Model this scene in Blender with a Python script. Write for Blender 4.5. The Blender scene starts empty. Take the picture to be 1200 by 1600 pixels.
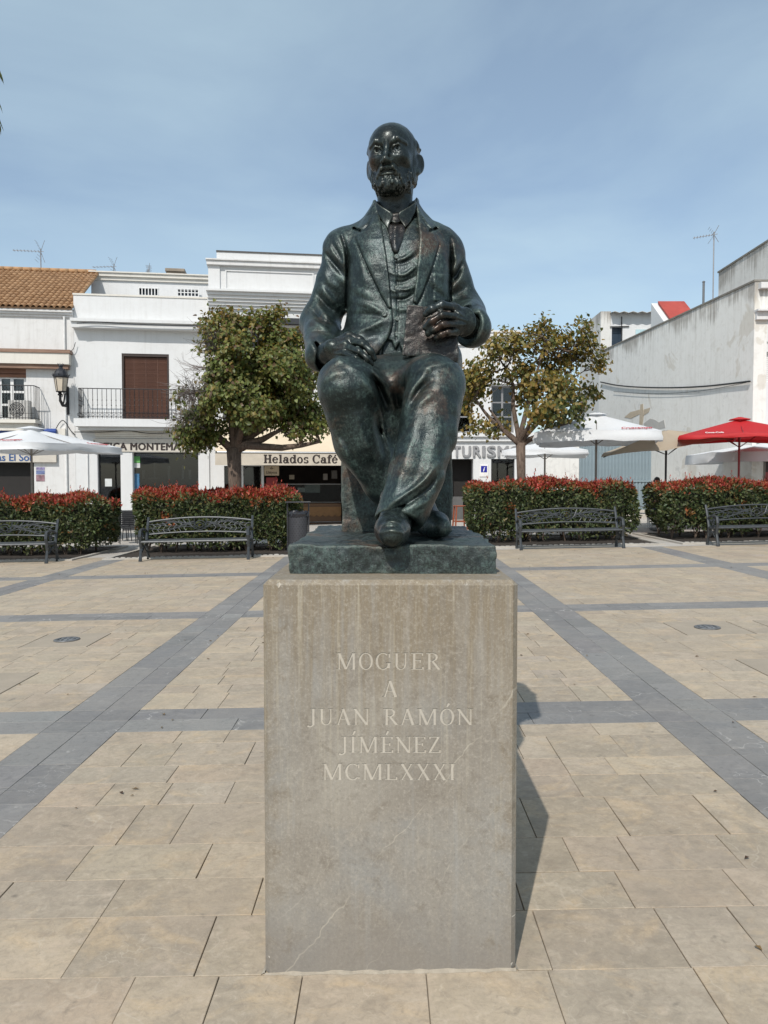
import bpy, bmesh, math, random
import numpy as np
from mathutils import Vector, Matrix, Euler

SC = bpy.context.scene
COL = SC.collection
R = math.radians

# ------------------------------------------------------------------ camera
CAM_Z = 1.55
PITCH = math.atan(45 / 1200.0)      # looks down a touch
YAW = math.atan(4 / 1200.0)
cam = bpy.data.cameras.new('camera')
cam.sensor_fit = 'VERTICAL'; cam.sensor_height = 36.0; cam.lens = 27.0
cam.clip_start = 0.05; cam.clip_end = 3000
cam_o = bpy.data.objects.new('camera', cam); COL.objects.link(cam_o)
cam_o.location = (0, 0, CAM_Z)
cam_o.rotation_euler = (math.pi / 2 - PITCH, 0, YAW)
SC.camera = cam_o
RM = np.array(Euler((math.pi / 2 - PITCH, 0, YAW)).to_matrix())

# ------------------------------------------------------------------ light
SUN_EL = R(46.6)
SUN_AZ = (-0.297, -0.955)           # horizontal direction towards the sun
SKY_STRENGTH = 0.14
SUN_STRENGTH = 3.9
SC.view_settings.view_transform = 'Standard'
SC.view_settings.look = 'None'
SC.view_settings.exposure = 0.0
SC.view_settings.gamma = 1.0
SC.view_settings.use_curve_mapping = False

sun = bpy.data.lights.new('sun', 'SUN'); sun.energy = SUN_STRENGTH; sun.angle = R(0.55)
sun.color = (1.0, 0.955, 0.89)
sun_o = bpy.data.objects.new('sun', sun); COL.objects.link(sun_o)
sdir = Vector((SUN_AZ[0] * math.cos(SUN_EL), SUN_AZ[1] * math.cos(SUN_EL), math.sin(SUN_EL)))
sun_o.rotation_euler = sdir.to_track_quat('Z', 'Y').to_euler()
sun_o.location = (-8, -20, 25)

world = bpy.data.worlds.new('World'); SC.world = world; world.use_nodes = True
_n = world.node_tree.nodes; _l = world.node_tree.links; _n.clear()
_out = _n.new('ShaderNodeOutputWorld'); _bg = _n.new('ShaderNodeBackground')
_sky = _n.new('ShaderNodeTexSky'); _sky.sky_type = 'NISHITA'; _sky.sun_disc = False
_sky.sun_elevation = SUN_EL
_sky.sun_rotation = math.atan2(SUN_AZ[0], SUN_AZ[1])
_sky.altitude = 50; _sky.air_density = 1.0; _sky.dust_density = 1.2; _sky.ozone_density = 0.7
_tc = _n.new('ShaderNodeTexCoord')
_sep = _n.new('ShaderNodeSeparateXYZ'); _l.new(_tc.outputs['Generated'], _sep.inputs[0])
# thin veil of high cloud, projected on a plane overhead
_zz = _n.new('ShaderNodeMath'); _zz.operation = 'ADD'; _zz.inputs[1].default_value = 0.22
_l.new(_sep.outputs['Z'], _zz.inputs[0])
_mx = _n.new('ShaderNodeMath'); _mx.operation = 'MAXIMUM'; _mx.inputs[1].default_value = 0.05
_l.new(_zz.outputs[0], _mx.inputs[0])
_dx = _n.new('ShaderNodeMath'); _dx.operation = 'DIVIDE'; _l.new(_sep.outputs['X'], _dx.inputs[0]); _l.new(_mx.outputs[0], _dx.inputs[1])
_dy = _n.new('ShaderNodeMath'); _dy.operation = 'DIVIDE'; _l.new(_sep.outputs['Y'], _dy.inputs[0]); _l.new(_mx.outputs[0], _dy.inputs[1])
_cb = _n.new('ShaderNodeCombineXYZ'); _l.new(_dx.outputs[0], _cb.inputs[0]); _l.new(_dy.outputs[0], _cb.inputs[1])
_mp = _n.new('ShaderNodeMapping'); _mp.inputs['Rotation'].default_value = (0, 0, R(-38)); _mp.inputs['Scale'].default_value = (0.8, 1.2, 1)
_mp.inputs['Location'].default_value = (3.1, 1.7, 0)
_l.new(_cb.outputs[0], _mp.inputs['Vector'])
_nz = _n.new('ShaderNodeTexNoise'); _nz.inputs['Scale'].default_value = 1.3; _nz.inputs['Detail'].default_value = 7
_nz.inputs['Roughness'].default_value = 0.52; _nz.inputs['Distortion'].default_value = 0.5
_l.new(_mp.outputs[0], _nz.inputs['Vector'])
_rp = _n.new('ShaderNodeMapRange'); _rp.inputs['From Min'].default_value = 0.34; _rp.inputs['From Max'].default_value = 0.74
_rp.inputs['To Min'].default_value = 0.22; _rp.inputs['To Max'].default_value = 0.62
_l.new(_nz.outputs['Fac'], _rp.inputs['Value'])
_cm = _n.new('ShaderNodeMix'); _cm.data_type = 'RGBA'
_l.new(_rp.outputs[0], _cm.inputs['Factor']); _l.new(_sky.outputs[0], _cm.inputs['A'])
_cm.inputs['B'].default_value = (4.75, 6.1, 6.6, 1)
_l.new(_cm.outputs['Result'], _bg.inputs['Color']); _bg.inputs['Strength'].default_value = SKY_STRENGTH
_l.new(_bg.outputs[0], _out.inputs['Surface'])

# ------------------------------------------------------------------ helpers
SLOPE = 0.02                        # the square rises gently from left to right
def G(x): return SLOPE * max(-22.0, min(22.0, x))

def ray(px, py):
    c = np.array([(px - 600) / 1200.0, (800 - py) / 1200.0, -1.0])
    return RM @ c
def W(px, py, Y):
    d = ray(px, py); t = Y / d[1]
    return np.array([d[0] * t, Y, CAM_Z + d[2] * t])
def ground_at(px, py):
    d = ray(px, py); t = -CAM_Z / (d[2] - SLOPE * d[0])
    return np.array([d[0] * t, d[1] * t, CAM_Z + d[2] * t])
def pix(P):
    q = (np.asarray(P) - np.array([0, 0, CAM_Z])) @ RM
    return 600 + 1200 * q[..., 0] / -q[..., 2], 800 - 1200 * q[..., 1] / -q[..., 2]

def link(name, me, parent=None, mat=None, smooth=False):
    o = bpy.data.objects.new(name, me); COL.objects.link(o)
    if mat is not None and len(me.materials) == 0: me.materials.append(mat)
    if parent is not None: o.parent = parent
    if smooth: me.polygons.foreach_set('use_smooth', [True] * len(me.polygons))
    return o
def empty(name, loc=(0, 0, 0), rz=0.0):
    o = bpy.data.objects.new(name, None); COL.objects.link(o)
    o.location = loc; o.rotation_euler = (0, 0, rz); o.empty_display_size = 0.2
    return o
def tag(o, label=None, cat=None, group=None, kind=None):
    if label: o['label'] = label
    if cat: o['category'] = cat
    if group: o['group'] = group
    if kind: o['kind'] = kind
    return o
def copy_tree(o, parent=None):
    c = o.copy(); COL.objects.link(c)
    if parent is not None: c.parent = parent
    for ch in list(o.children): copy_tree(ch, c)
    return c

class MB:
    """collects simple solids into one mesh"""
    def __init__(s): s.v = []; s.f = []; s.m = []; s.mi = 0
    def add(s, vs, fs):
        b = len(s.v); s.v += [tuple(v) for v in vs]; s.f += [tuple(b + i for i in f) for f in fs]; s.m += [s.mi] * len(fs); return s
    def box(s, x0, x1, y0, y1, z0, z1):
        return s.hexa([(x0,y0,z0),(x1,y0,z0),(x1,y1,z0),(x0,y1,z0),(x0,y0,z1),(x1,y0,z1),(x1,y1,z1),(x0,y1,z1)])
    def hexa(s, p):
        return s.add(p, [(0,3,2,1),(4,5,6,7),(0,1,5,4),(1,2,6,5),(2,3,7,6),(3,0,4,7)])
    def bbox(s, x0, x1, y0, y1, z0, z1, b=0.005):
        # chamfered box
        vs = []; idx = {}
        X = (x0, x1); Y = (y0, y1); Z = (z0, z1)
        for i in (0, 1):
            for j in (0, 1):
                for k in (0, 1):
                    sx = b if i == 0 else -b; sy = b if j == 0 else -b; sz = b if k == 0 else -b
                    idx[i,j,k,0] = len(vs); vs.append((X[i], Y[j]+sy, Z[k]+sz))
                    idx[i,j,k,1] = len(vs); vs.append((X[i]+sx, Y[j], Z[k]+sz))
                    idx[i,j,k,2] = len(vs); vs.append((X[i]+sx, Y[j]+sy, Z[k]))
        fs = []
        for a in range(3):
            o1, o2 = [q for q in range(3) if q != a]
            for e in (0, 1):
                cyc = []
                for (p, q) in ((0,0),(1,0),(1,1),(0,1)):
                    t = [0,0,0]; t[a] = e; t[o1] = p; t[o2] = q; cyc.append(idx[t[0],t[1],t[2],a])
                flip = (e == 0) ^ (a == 1)
                fs.append(tuple(cyc[::-1] if flip else cyc))
            for (p, q) in ((0,0),(1,0),(1,1),(0,1)):
                t0 = [0,0,0]; t1 = [0,0,0]; t0[a] = 0; t1[a] = 1
                t0[o1] = t1[o1] = p; t0[o2] = t1[o2] = q
                fs.append((idx[(*t0,o1)], idx[(*t0,o2)], idx[(*t1,o2)], idx[(*t1,o1)]))
        for i in (0,1):
            for j in (0,1):
                for k in (0,1):
                    fs.append((idx[i,j,k,0], idx[i,j,k,1], idx[i,j,k,2]))
        return s.add(vs, fs)
    def tube(s, pts, r, n=6, cap=True):
        pts = [Vector(p) for p in pts]; m = len(pts)
        rs = r if isinstance(r, (list, tuple)) else [r] * m
        vs = []; up = None
        for i, p in enumerate(pts):
            t = (pts[min(i+1, m-1)] - pts[max(i-1, 0)])
            if t.length < 1e-9: t = Vector((0,0,1))
            t.normalize()
            if up is None:
                up = Vector((0,0,1)) if abs(t.z) < 0.9 else Vector((1,0,0))
            a = t.cross(up)
            if a.length < 1e-6: a = t.orthogonal()
            a.normalize(); b = a.cross(t).normalized(); up = b
            for k in range(n):
                an = 2*math.pi*k/n
                vs.append(p + (a*math.cos(an) + b*math.sin(an))*rs[i])
        fs = []
        for i in range(m-1):
            for k in range(n):
                k2 = (k+1) % n
                fs.append((i*n+k, i*n+k2, (i+1)*n+k2, (i+1)*n+k))
        if cap:
            fs.append(tuple(range(n-1,-1,-1))); fs.append(tuple((m-1)*n+k for k in range(n)))
        return s.add(vs, fs)
    def lathe(s, prof, c=(0,0,0), n=16, flute=None):
        vs = []; fs = []
        for (r, z) in prof:
            for k in range(n):
                an = 2*math.pi*k/n
                rr = r*(1+flute*math.cos(an*8)) if flute else r
                vs.append((c[0]+rr*math.cos(an), c[1]+rr*math.sin(an), c[2]+z))
        for i in range(len(prof)-1):
            for k in range(n):
                k2 = (k+1)%n; fs.append((i*n+k, i*n+k2, (i+1)*n+k2, (i+1)*n+k))
        fs.append(tuple(range(n-1,-1,-1))); fs.append(tuple((len(prof)-1)*n+k for k in range(n)))
        return s.add(vs, fs)
    def extrude_x(s, prof, x0, x1):
        """closed profile of (y, z) run from x0 to x1"""
        n = len(prof); vs = [(x0,y,z) for y,z in prof] + [(x1,y,z) for y,z in prof]
        fs = [(i,(i+1)%n,n+(i+1)%n,n+i) for i in range(n)] + [tuple(range(n-1,-1,-1)), tuple(range(n,2*n))]
        return s.add(vs, fs)
    def prism(s, poly, y0, y1):
        """closed polygon of (x, z) run from y0 to y1"""
        n = len(poly); vs = [(x,y0,z) for x,z in poly] + [(x,y1,z) for x,z in poly]
        fs = [(i,(i+1)%n,n+(i+1)%n,n+i) for i in range(n)] + [tuple(range(n-1,-1,-1)), tuple(range(n,2*n))]
        return s.add(vs, fs)
    def mesh(s, name, mats):
        me = bpy.data.meshes.new(name); me.from_pydata([tuple(map(float, v)) for v in s.v], [], s.f)
        for m in (mats if isinstance(mats, (list, tuple)) else [mats]): me.materials.append(m)
        if any(s.m): me.polygons.foreach_set('material_index', s.m)
        bm = bmesh.new(); bm.from_mesh(me); bmesh.ops.recalc_face_normals(bm, faces=bm.faces); bm.to_mesh(me); bm.free()
        return me
    def build(s, name, mats, parent=None, smooth=False):
        return link(name, s.mesh(name, mats), parent, None, smooth)

# ------------------------------------------------------------------ materials
MATS = {}
class NT:
    def __init__(s, name):
        s.mat = bpy.data.materials.new(name); s.mat.use_nodes = True
        s.n = s.mat.node_tree.nodes; s.l = s.mat.node_tree.links
        s.b = s.n['Principled BSDF']; s._obj = None
    def coord(s, kind='Object', scale=(1,1,1), rot=(0,0,0), loc=(0,0,0)):
        t = s.n.new('ShaderNodeTexCoord'); m = s.n.new('ShaderNodeMapping')
        m.inputs['Scale'].default_value = scale; m.inputs['Rotation'].default_value = rot; m.inputs['Location'].default_value = loc
        s.l.new(t.outputs[kind], m.inputs['Vector']); return m.outputs[0]
    def world(s, scale=(1,1,1)):
        t = s.n.new('ShaderNodeNewGeometry'); m = s.n.new('ShaderNodeMapping'); m.inputs['Scale'].default_value = scale
        s.l.new(t.outputs['Position'], m.inputs['Vector']); return m.outputs[0]
    def noise(s, vec, scale, detail=4, rough=0.5, dist=0.0):
        t = s.n.new('ShaderNodeTexNoise'); t.inputs['Scale'].default_value = scale; t.inputs['Detail'].default_value = detail
        t.inputs['Roughness'].default_value = rough; t.inputs['Distortion'].default_value = dist
        s.l.new(vec, t.inputs['Vector']); return t.outputs['Fac']
    def voro(s, vec, scale, feature='F1', out='Distance'):
        t = s.n.new('ShaderNodeTexVoronoi'); t.feature = feature; t.inputs['Scale'].default_value = scale
        s.l.new(vec, t.inputs['Vector']); return t.outputs[out]
    def rng(s, v, a, b, c=0.0, d=1.0, smooth=False):
        t = s.n.new('ShaderNodeMapRange'); t.inputs['From Min'].default_value = a; t.inputs['From Max'].default_value = b
        t.inputs['To Min'].default_value = c; t.inputs['To Max'].default_value = d
        if smooth: t.interpolation_type = 'SMOOTHSTEP'
        s.l.new(v, t.inputs['Value']); return t.outputs[0]
    def math(s, op, a, b=None):
        t = s.n.new('ShaderNodeMath'); t.operation = op
        for i, q in enumerate((a, b)):
            if q is None: continue
            if isinstance(q, (int, float)): t.inputs[i].default_value = q
            else: s.l.new(q, t.inputs[i])
        return t.outputs[0]
    def mix(s, f, a, b, blend='MIX'):
        t = s.n.new('ShaderNodeMix'); t.data_type = 'RGBA'; t.blend_type = blend
        for key, q in (('Factor', f), ('A', a), ('B', b)):
            if isinstance(q, (int, float)): t.inputs[key].default_value = q
            elif isinstance(q, tuple): t.inputs[key].default_value = (*q[:3], 1)
            else: s.l.new(q, t.inputs[key])
        return t.outputs['Result']
    def attr(s, name, out='Color'):
        t = s.n.new('ShaderNodeAttribute'); t.attribute_name = name; return t.outputs[out]
    def objrand(s):
        t = s.n.new('ShaderNodeObjectInfo'); return t.outputs['Random']
    def set(s, **kw):
        for k, q in kw.items():
            k = k.replace('_', ' ')
            i = s.b.inputs[k]
            if isinstance(q, (int, float)): i.default_value = q
            elif isinstance(q, tuple): i.default_value = (*q[:3], 1)
            else: s.l.new(q, i)
        return s
    def bump(s, h, strength=0.3, dist=0.01, prev=None):
        t = s.n.new('ShaderNodeBump'); t.inputs['Strength'].default_value = strength; t.inputs['Distance'].default_value = dist
        s.l.new(h, t.inputs['Height'])
        if prev is not None: s.l.new(prev, t.inputs['Normal'])
        s.l.new(t.outputs[0], s.b.inputs['Normal']); return t.outputs[0]
def simple(name, col, rough=0.6, metal=0.0, var=0.12, scale=6.0, bump=0.0, bscale=60.0, spec=0.5):
    if name in MATS: return MATS[name]
    t = NT(name); v = t.coord('Object')
    n = t.noise(v, scale, 5, 0.6)
    dark = tuple(c * (1 - var) for c in col); lite = tuple(min(1, c * (1 + var)) for c in col)
    t.set(Base_Color=t.mix(t.rng(n, 0.3, 0.7), dark, lite), Roughness=rough, Metallic=metal)
    t.b.inputs['Specular IOR Level'].default_value = spec
    if bump: t.bump(t.noise(v, bscale, 4, 0.6), bump, 0.01)
    MATS[name] = t.mat; return t.mat
# ================================================================== statue
class Vox:
    """signed distance grid shaped by hand, turned into a surface"""
    def __init__(s, lo, hi, h):
        s.h = h; s.lo = np.array(lo, float)
        n = [int(math.ceil((b - a) / h)) + 1 for a, b in zip(lo, hi)]
        s.ax = [np.float32(lo[i]) + np.float32(h) * np.arange(n[i], dtype=np.float32) for i in range(3)]
        s.D = np.full(n, 0.15, np.float32)
    def sl(s, lo, hi):
        r = []
        for i in range(3):
            a = int(math.floor((lo[i] - s.lo[i]) / s.h)); b = int(math.ceil((hi[i] - s.lo[i]) / s.h)) + 1
            r.append(slice(max(a, 0), max(min(b, s.D.shape[i]), 0)))
        return tuple(r)
    def op(s, f, lo, hi, k=0.02, mode='u'):
        pad = k + 3 * s.h
        q = s.sl(np.array(lo) - pad, np.array(hi) + pad)
        x = s.ax[0][q[0]][:, None, None]; y = s.ax[1][q[1]][None, :, None]; z = s.ax[2][q[2]][None, None, :]
        if 0 in (x.size, y.size, z.size): return s
        d = f(x, y, z); a = s.D[q]
        if mode == 'u':
            hh = np.maximum(k - np.abs(a - d), 0) / k if k > 0 else 0
            s.D[q] = np.minimum(a, d) - (hh * hh * k * 0.25 if k > 0 else 0)
        elif mode == 's':
            d = -d; hh = np.maximum(k - np.abs(a - d), 0) / k
            s.D[q] = np.maximum(a, d) + hh * hh * k * 0.25
        elif mode == 'i':
            s.D[q] = np.maximum(a, d)
        return s
    def rc(s, a, b, ra, rb, k=0.02, mode='u', sq=None):
        a = np.asarray(a, float); b = np.asarray(b, float); ba = b - a; L = max(float(ba @ ba), 1e-9)
        def f(x, y, z):
            t = np.clip(((x - a[0]) * ba[0] + (y - a[1]) * ba[1] + (z - a[2]) * ba[2]) / L, 0, 1).astype(np.float32)
            return np.sqrt((x - a[0] - t*ba[0])**2 + (y - a[1] - t*ba[1])**2 + (z - a[2] - t*ba[2])**2) - (ra + (rb - ra) * t)
        m = max(ra, rb)
        return s.op(f, np.minimum(a, b) - m, np.maximum(a, b) + m, k, mode)
    def chain(s, pts, k=0.02, mode='u'):
        for (a, ra), (b, rb) in zip(pts[:-1], pts[1:]): s.rc(a, b, ra, rb, k, mode)
        return s
    def ell(s, c, r, k=0.02, mode='u', rot=None):
        c = np.asarray(c, float); M = np.array(Euler(rot).to_matrix()).T if rot is not None else np.eye(3)
        def f(x, y, z):
            X = x - c[0]; Y = y - c[1]; Z = z - c[2]
            u = (M[0,0]*X + M[0,1]*Y + M[0,2]*Z) / r[0]; v = (M[1,0]*X + M[1,1]*Y + M[1,2]*Z) / r[1]; w = (M[2,0]*X + M[2,1]*Y + M[2,2]*Z) / r[2]
            k0 = np.sqrt(u*u + v*v + w*w) + 1e-6
            k1 = np.sqrt((u/r[0])**2 + (v/r[1])**2 + (w/r[2])**2) + 1e-6
            return (k0 * (k0 - 1) / k1).astype(np.float32)
        m = max(r); return s.op(f, c - m, c + m, k, mode)
    def cut(s, c, n, rad, k=0.006):
        """cut away everything past the plane through c with normal n, within rad"""
        c = np.asarray(c, float); n = np.asarray(n, float); n = n / np.linalg.norm(n)
        def f(x, y, z):
            return np.maximum(-((x-c[0])*n[0] + (y-c[1])*n[1] + (z-c[2])*n[2]), np.sqrt((x-c[0])**2 + (y-c[1])**2 + (z-c[2])**2) - rad)
        return s.op(f, c - rad, c + rad, k, 's')
    def band(s, w):
        ii = np.nonzero(np.abs(s.D) < w)
        P = np.stack([s.ax[0][ii[0]], s.ax[1][ii[1]], s.ax[2][ii[2]]], 1).astype(np.float64)
        u, v = pix(P)
        return Band(s, ii, P, u, v)
    def mesh(s, name):
        return surface(s.D, s.lo, s.h, name)

def poly_dist(u, v, pts, closed=False):
    d2 = np.full(u.shape, 1e12); n = len(pts); inside = np.zeros(u.shape, bool)
    for i in range(n if closed else n - 1):
        ax, ay = pts[i]; bx, by = pts[(i+1) % n]
        ex, ey = bx-ax, by-ay; L = ex*ex + ey*ey + 1e-12
        t = np.clip(((u-ax)*ex + (v-ay)*ey) / L, 0, 1)
        d2 = np.minimum(d2, (u-ax-t*ex)**2 + (v-ay-t*ey)**2)
        if closed:
            c = ((ay > v) != (by > v)) & (u < (bx-ax) * (v-ay) / (by-ay + 1e-12) + ax)
            inside ^= c
    d = np.sqrt(d2)
    return np.where(inside, -d, d) if closed else d
def smooth_line(pts, n=6):
    pts = [np.array(p, float) for p in pts]
    if len(pts) < 3: return [tuple(p) for p in pts]
    out = []
    P = [2*pts[0]-pts[1]] + pts + [2*pts[-1]-pts[-2]]
    for i in range(1, len(P)-2):
        for k in range(n):
            t = k/n
            out.append(tuple(0.5*((2*P[i]) + (-P[i-1]+P[i+1])*t + (2*P[i-1]-5*P[i]+4*P[i+1]-P[i+2])*t*t + (-P[i-1]+3*P[i]-3*P[i+1]+P[i+2])*t**3)))
    out.append(tuple(pts[-1])); return out
def vnoise(P, freq, seed=0):
    rs = np.random.RandomState(seed); T = rs.rand(64, 64, 64).astype(np.float32)
    q = P * freq; i = np.floor(q).astype(int); f = q - i; f = f*f*(3-2*f)
    i0 = i & 63; i1 = (i+1) & 63
    def g(a, b, c): return T[a[:,0], b[:,1], c[:,2]]
    x, y, z = f[:,0], f[:,1], f[:,2]
    return ((g(i0,i0,i0)*(1-x)+g(i1,i0,i0)*x)*(1-y)+(g(i0,i1,i0)*(1-x)+g(i1,i1,i0)*x)*y)*(1-z) + \
           ((g(i0,i0,i1)*(1-x)+g(i1,i0,i1)*x)*(1-y)+(g(i0,i1,i1)*(1-x)+g(i1,i1,i1)*x)*y)*z - 0.5
class Band:
    def __init__(s, vox, ii, P, u, v):
        s.vx = vox; s.ii = ii; s.P = P; s.u = u; s.v = v; s.d = np.zeros(len(P)); s.m = np.ones(len(P))
    def near(s, ymax=9, ymin=0): s.m = ((s.P[:,1] < ymax) & (s.P[:,1] > ymin)).astype(float); return s
    def fold(s, pts, w, amp, taper=True):
        """ridge (amp > 0) or crease (amp < 0) along a drawn line; w in photograph pixels"""
        pts = smooth_line(pts)
        xs = [p[0] for p in pts]; ys = [p[1] for p in pts]; pad = 3*w
        sel = np.nonzero((s.u > min(xs)-pad) & (s.u < max(xs)+pad) & (s.v > min(ys)-pad) & (s.v < max(ys)+pad))[0]
        if len(sel) == 0: return s
        u = s.u[sel]; v = s.v[sel]; best = np.full(len(sel), 1e12); par = np.zeros(len(sel)); n = len(pts)-1
        for i in range(n):
            ax, ay = pts[i]; bx, by = pts[i+1]; ex, ey = bx-ax, by-ay; L = ex*ex+ey*ey+1e-12
            t = np.clip(((u-ax)*ex+(v-ay)*ey)/L, 0, 1); d2 = (u-ax-t*ex)**2+(v-ay-t*ey)**2
            c = d2 < best; best[c] = d2[c]; par[c] = (i+t[c])/n
        env = np.sin(np.pi*np.clip(par, 0.04, 0.96))**0.6 if taper else 1.0
        s.d[sel] -= amp*env*np.exp(-best/(w*w))*s.m[sel]; return s
    def step(s, poly, amt, e=1.2):
        """raise the surface inside a drawn outline"""
        sd = poly_dist(s.u, s.v, poly, True)
        t = np.clip((e - sd)/(2*e), 0, 1); s.d -= amt*t*t*(3-2*t)*s.m; return s
    def noise(s, freq, amp, seed=0, mask=None):
        n = vnoise(s.P, freq, seed)*2*amp
        s.d += n if mask is None else n*mask
        return s
    def apply(s): s.vx.D[s.ii] += s.d.astype(np.float32); s.d[:] = 0; return s

def surface(D, lo, h, name):
    ins = D < 0
    c = ins[:-1,:-1,:-1].astype(np.int8)
    for dx in (0,1):
        for dy in (0,1):
            for dz in (0,1):
                if dx+dy+dz: c = c + ins[dx:D.shape[0]-1+dx, dy:D.shape[1]-1+dy, dz:D.shape[2]-1+dz]
    mixed = (c > 0) & (c < 8)
    I = np.stack(np.nonzero(mixed), 1); n = len(I)
    ids = np.full(mixed.shape, -1, np.int64); ids[mixed] = np.arange(n)
    acc = np.zeros((n,3)); cnt = np.zeros(n)
    for a in range(3):
        o1, o2 = [q for q in range(3) if q != a]
        for p in (0,1):
            for q in (0,1):
                e0 = np.zeros(3,int); e0[o1] = p; e0[o2] = q; e1 = e0.copy(); e1[a] = 1
                A = I+e0; B = I+e1
                da = D[A[:,0],A[:,1],A[:,2]]; db = D[B[:,0],B[:,1],B[:,2]]
                m = (da < 0) != (db < 0)
                t = np.where(m, da/(da-db+1e-12), 0)
                pt = np.tile(e0.astype(float), (n,1)); pt[:,a] = t
                acc[m] += pt[m]; cnt[m] += 1
    V = (I + acc/np.maximum(cnt,1)[:,None])*h + lo
    F = []
    for a in range(3):
        o1, o2 = (a+1) % 3, (a+2) % 3
        s0 = [slice(1,-1)]*3; s1 = [slice(1,-1)]*3; s0[a] = slice(0,-1); s1[a] = slice(1,None)
        A = ins[tuple(s0)]; B = ins[tuple(s1)]
        for (m, flip) in ((A & ~B, False), (~A & B, True)):
            J = np.stack(np.nonzero(m), 1)
            if len(J) == 0: continue
            J = J + 1; J[:,a] -= 1
            quad = []
            for (p, q) in ((-1,-1),(0,-1),(0,0),(-1,0)):
                K = J.copy(); K[:,o1] += p; K[:,o2] += q
                quad.append(ids[K[:,0],K[:,1],K[:,2]])
            Q = np.stack(quad, 1)
            F.append(Q[:, ::-1] if flip else Q)
    F = np.concatenate(F); F = F[(F >= 0).all(1)]
    me = bpy.data.meshes.new(name)
    me.vertices.add(len(V)); me.vertices.foreach_set('co', V.astype(np.float32).ravel())
    me.loops.add(F.size); me.loops.foreach_set('vertex_index', F.astype(np.int32).ravel())
    me.polygons.add(len(F)); me.polygons.foreach_set('loop_start', np.arange(0, F.size, 4, dtype=np.int32))
    me.update(calc_edges=True)
    me.polygons.foreach_set('use_smooth', np.ones(len(F), bool))
    me.update(); return me

def bronze_material(name, base=(0.013,0.020,0.021), green=(0.060,0.105,0.092), brown=(0.055,0.030,0.020), pat=0.5, rough=0.36, fineb=0.55, midb=0.34):
    t = NT(name); v = t.world((1,1,1))
    big = t.noise(v, 4.5, 3, 0.55, 0.3); mid = t.noise(v, 8.0, 6, 0.68, 0.6); fine = t.noise(v, 85.0, 5, 0.72, 0.4)
    brush = t.noise(t.world((60,60,18)), 1.7, 5, 0.7, 1.4)
    g = t.n.new('ShaderNodeNewGeometry')
    pt = t.rng(g.outputs['Pointiness'], 0.44, 0.56, 0.0, 1.0)
    m1 = t.math('ADD', t.math('MULTIPLY', mid, 0.50), t.math('MULTIPLY', brush, 0.50))
    m1 = t.math('ADD', m1, t.math('MULTIPLY', t.math('SUBTRACT', fine, 0.5), 0.60))
    m1 = t.math('ADD', m1, t.math('MULTIPLY', t.math('SUBTRACT', pt, 0.5), 0.20))
    gf = t.rng(m1, 0.60 - 0.20*pat, 0.86 - 0.18*pat, 0.0, 0.95)
    bf = t.rng(t.math('ADD', big, t.math('MULTIPLY', t.math('SUBTRACT', fine, 0.5), 0.35)), 0.53, 0.70, 0.0, 0.85, True)
    c = t.mix(t.rng(mid, 0.35, 0.65), tuple(q*0.65 for q in base), base)
    c = t.mix(bf, c, brown)
    c = t.mix(gf, c, green)
    bl = t.noise(t.world((1,1,1)), 7.0, 4, 0.6)
    c = t.mix(t.rng(bl, 0.48, 0.70, 0, 0.40, True), c, (0.028,0.045,0.054))
    sp = t.rng(t.noise(v, 170.0, 3, 0.7), 0.60, 0.74, 0, 0.40)
    c = t.mix(sp, c, (0.11,0.14,0.125))
    c = t.mix(t.rng(pt, 0.60, 1.0, 0.0, 0.40), c, (0.12,0.12,0.10))
    r = t.math('ADD', t.rng(gf, 0, 1, rough, rough+0.22), t.math('MULTIPLY', t.math('SUBTRACT', fine, 0.5), 0.40))
    t.set(Base_Color=c, Metallic=0.45, Roughness=r)
    b1 = t.bump(t.noise(v, 34.0, 5, 0.62, 0.8), midb, 0.008)
    b2 = t.bump(brush, midb*.8, 0.003, b1)
    t.bump(t.noise(v, 150.0, 5, 0.72), fineb, 0.003, b2)
    return t.mat

BRONZE = bronze_material('bronze_patina', base=(0.023,0.034,0.033), green=(0.088,0.138,0.120), brown=(0.075,0.046,0.032), pat=0.58, rough=0.34, fineb=0.32)
BRONZE_BASE = bronze_material('bronze_patina_plinth', base=(0.040,0.050,0.048), green=(0.105,0.155,0.138), brown=(0.13,0.080,0.055), pat=0.60, rough=0.44, fineb=0.55, midb=0.5)
BRONZE_DARK = bronze_material('bronze_dark', base=(0.017,0.023,0.022), green=(0.052,0.080,0.068), pat=0.40, rough=0.30, fineb=0.10, midb=0.12)
BRONZE_BROWN = bronze_material('bronze_brown', base=(0.022,0.018,0.016), green=(0.042,0.062,0.053), brown=(0.044,0.028,0.020), pat=0.35, rough=0.32, fineb=0.28)

PLINTH_Z = 1.342
statue = empty('bronze_statue', (0.02, 3.1, 1.246))
tag(statue, 'weathered green bronze statue of a seated bearded man in a suit holding a book', 'statue')
def spart(name, me, mat, parent=statue):
    me.materials.append(mat)
    o = bpy.data.objects.new(name, me); COL.objects.link(o); o.parent = parent
    if parent is statue:
        o.matrix_parent_inverse = Matrix.Translation(-Vector(statue.location))
    return o

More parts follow.
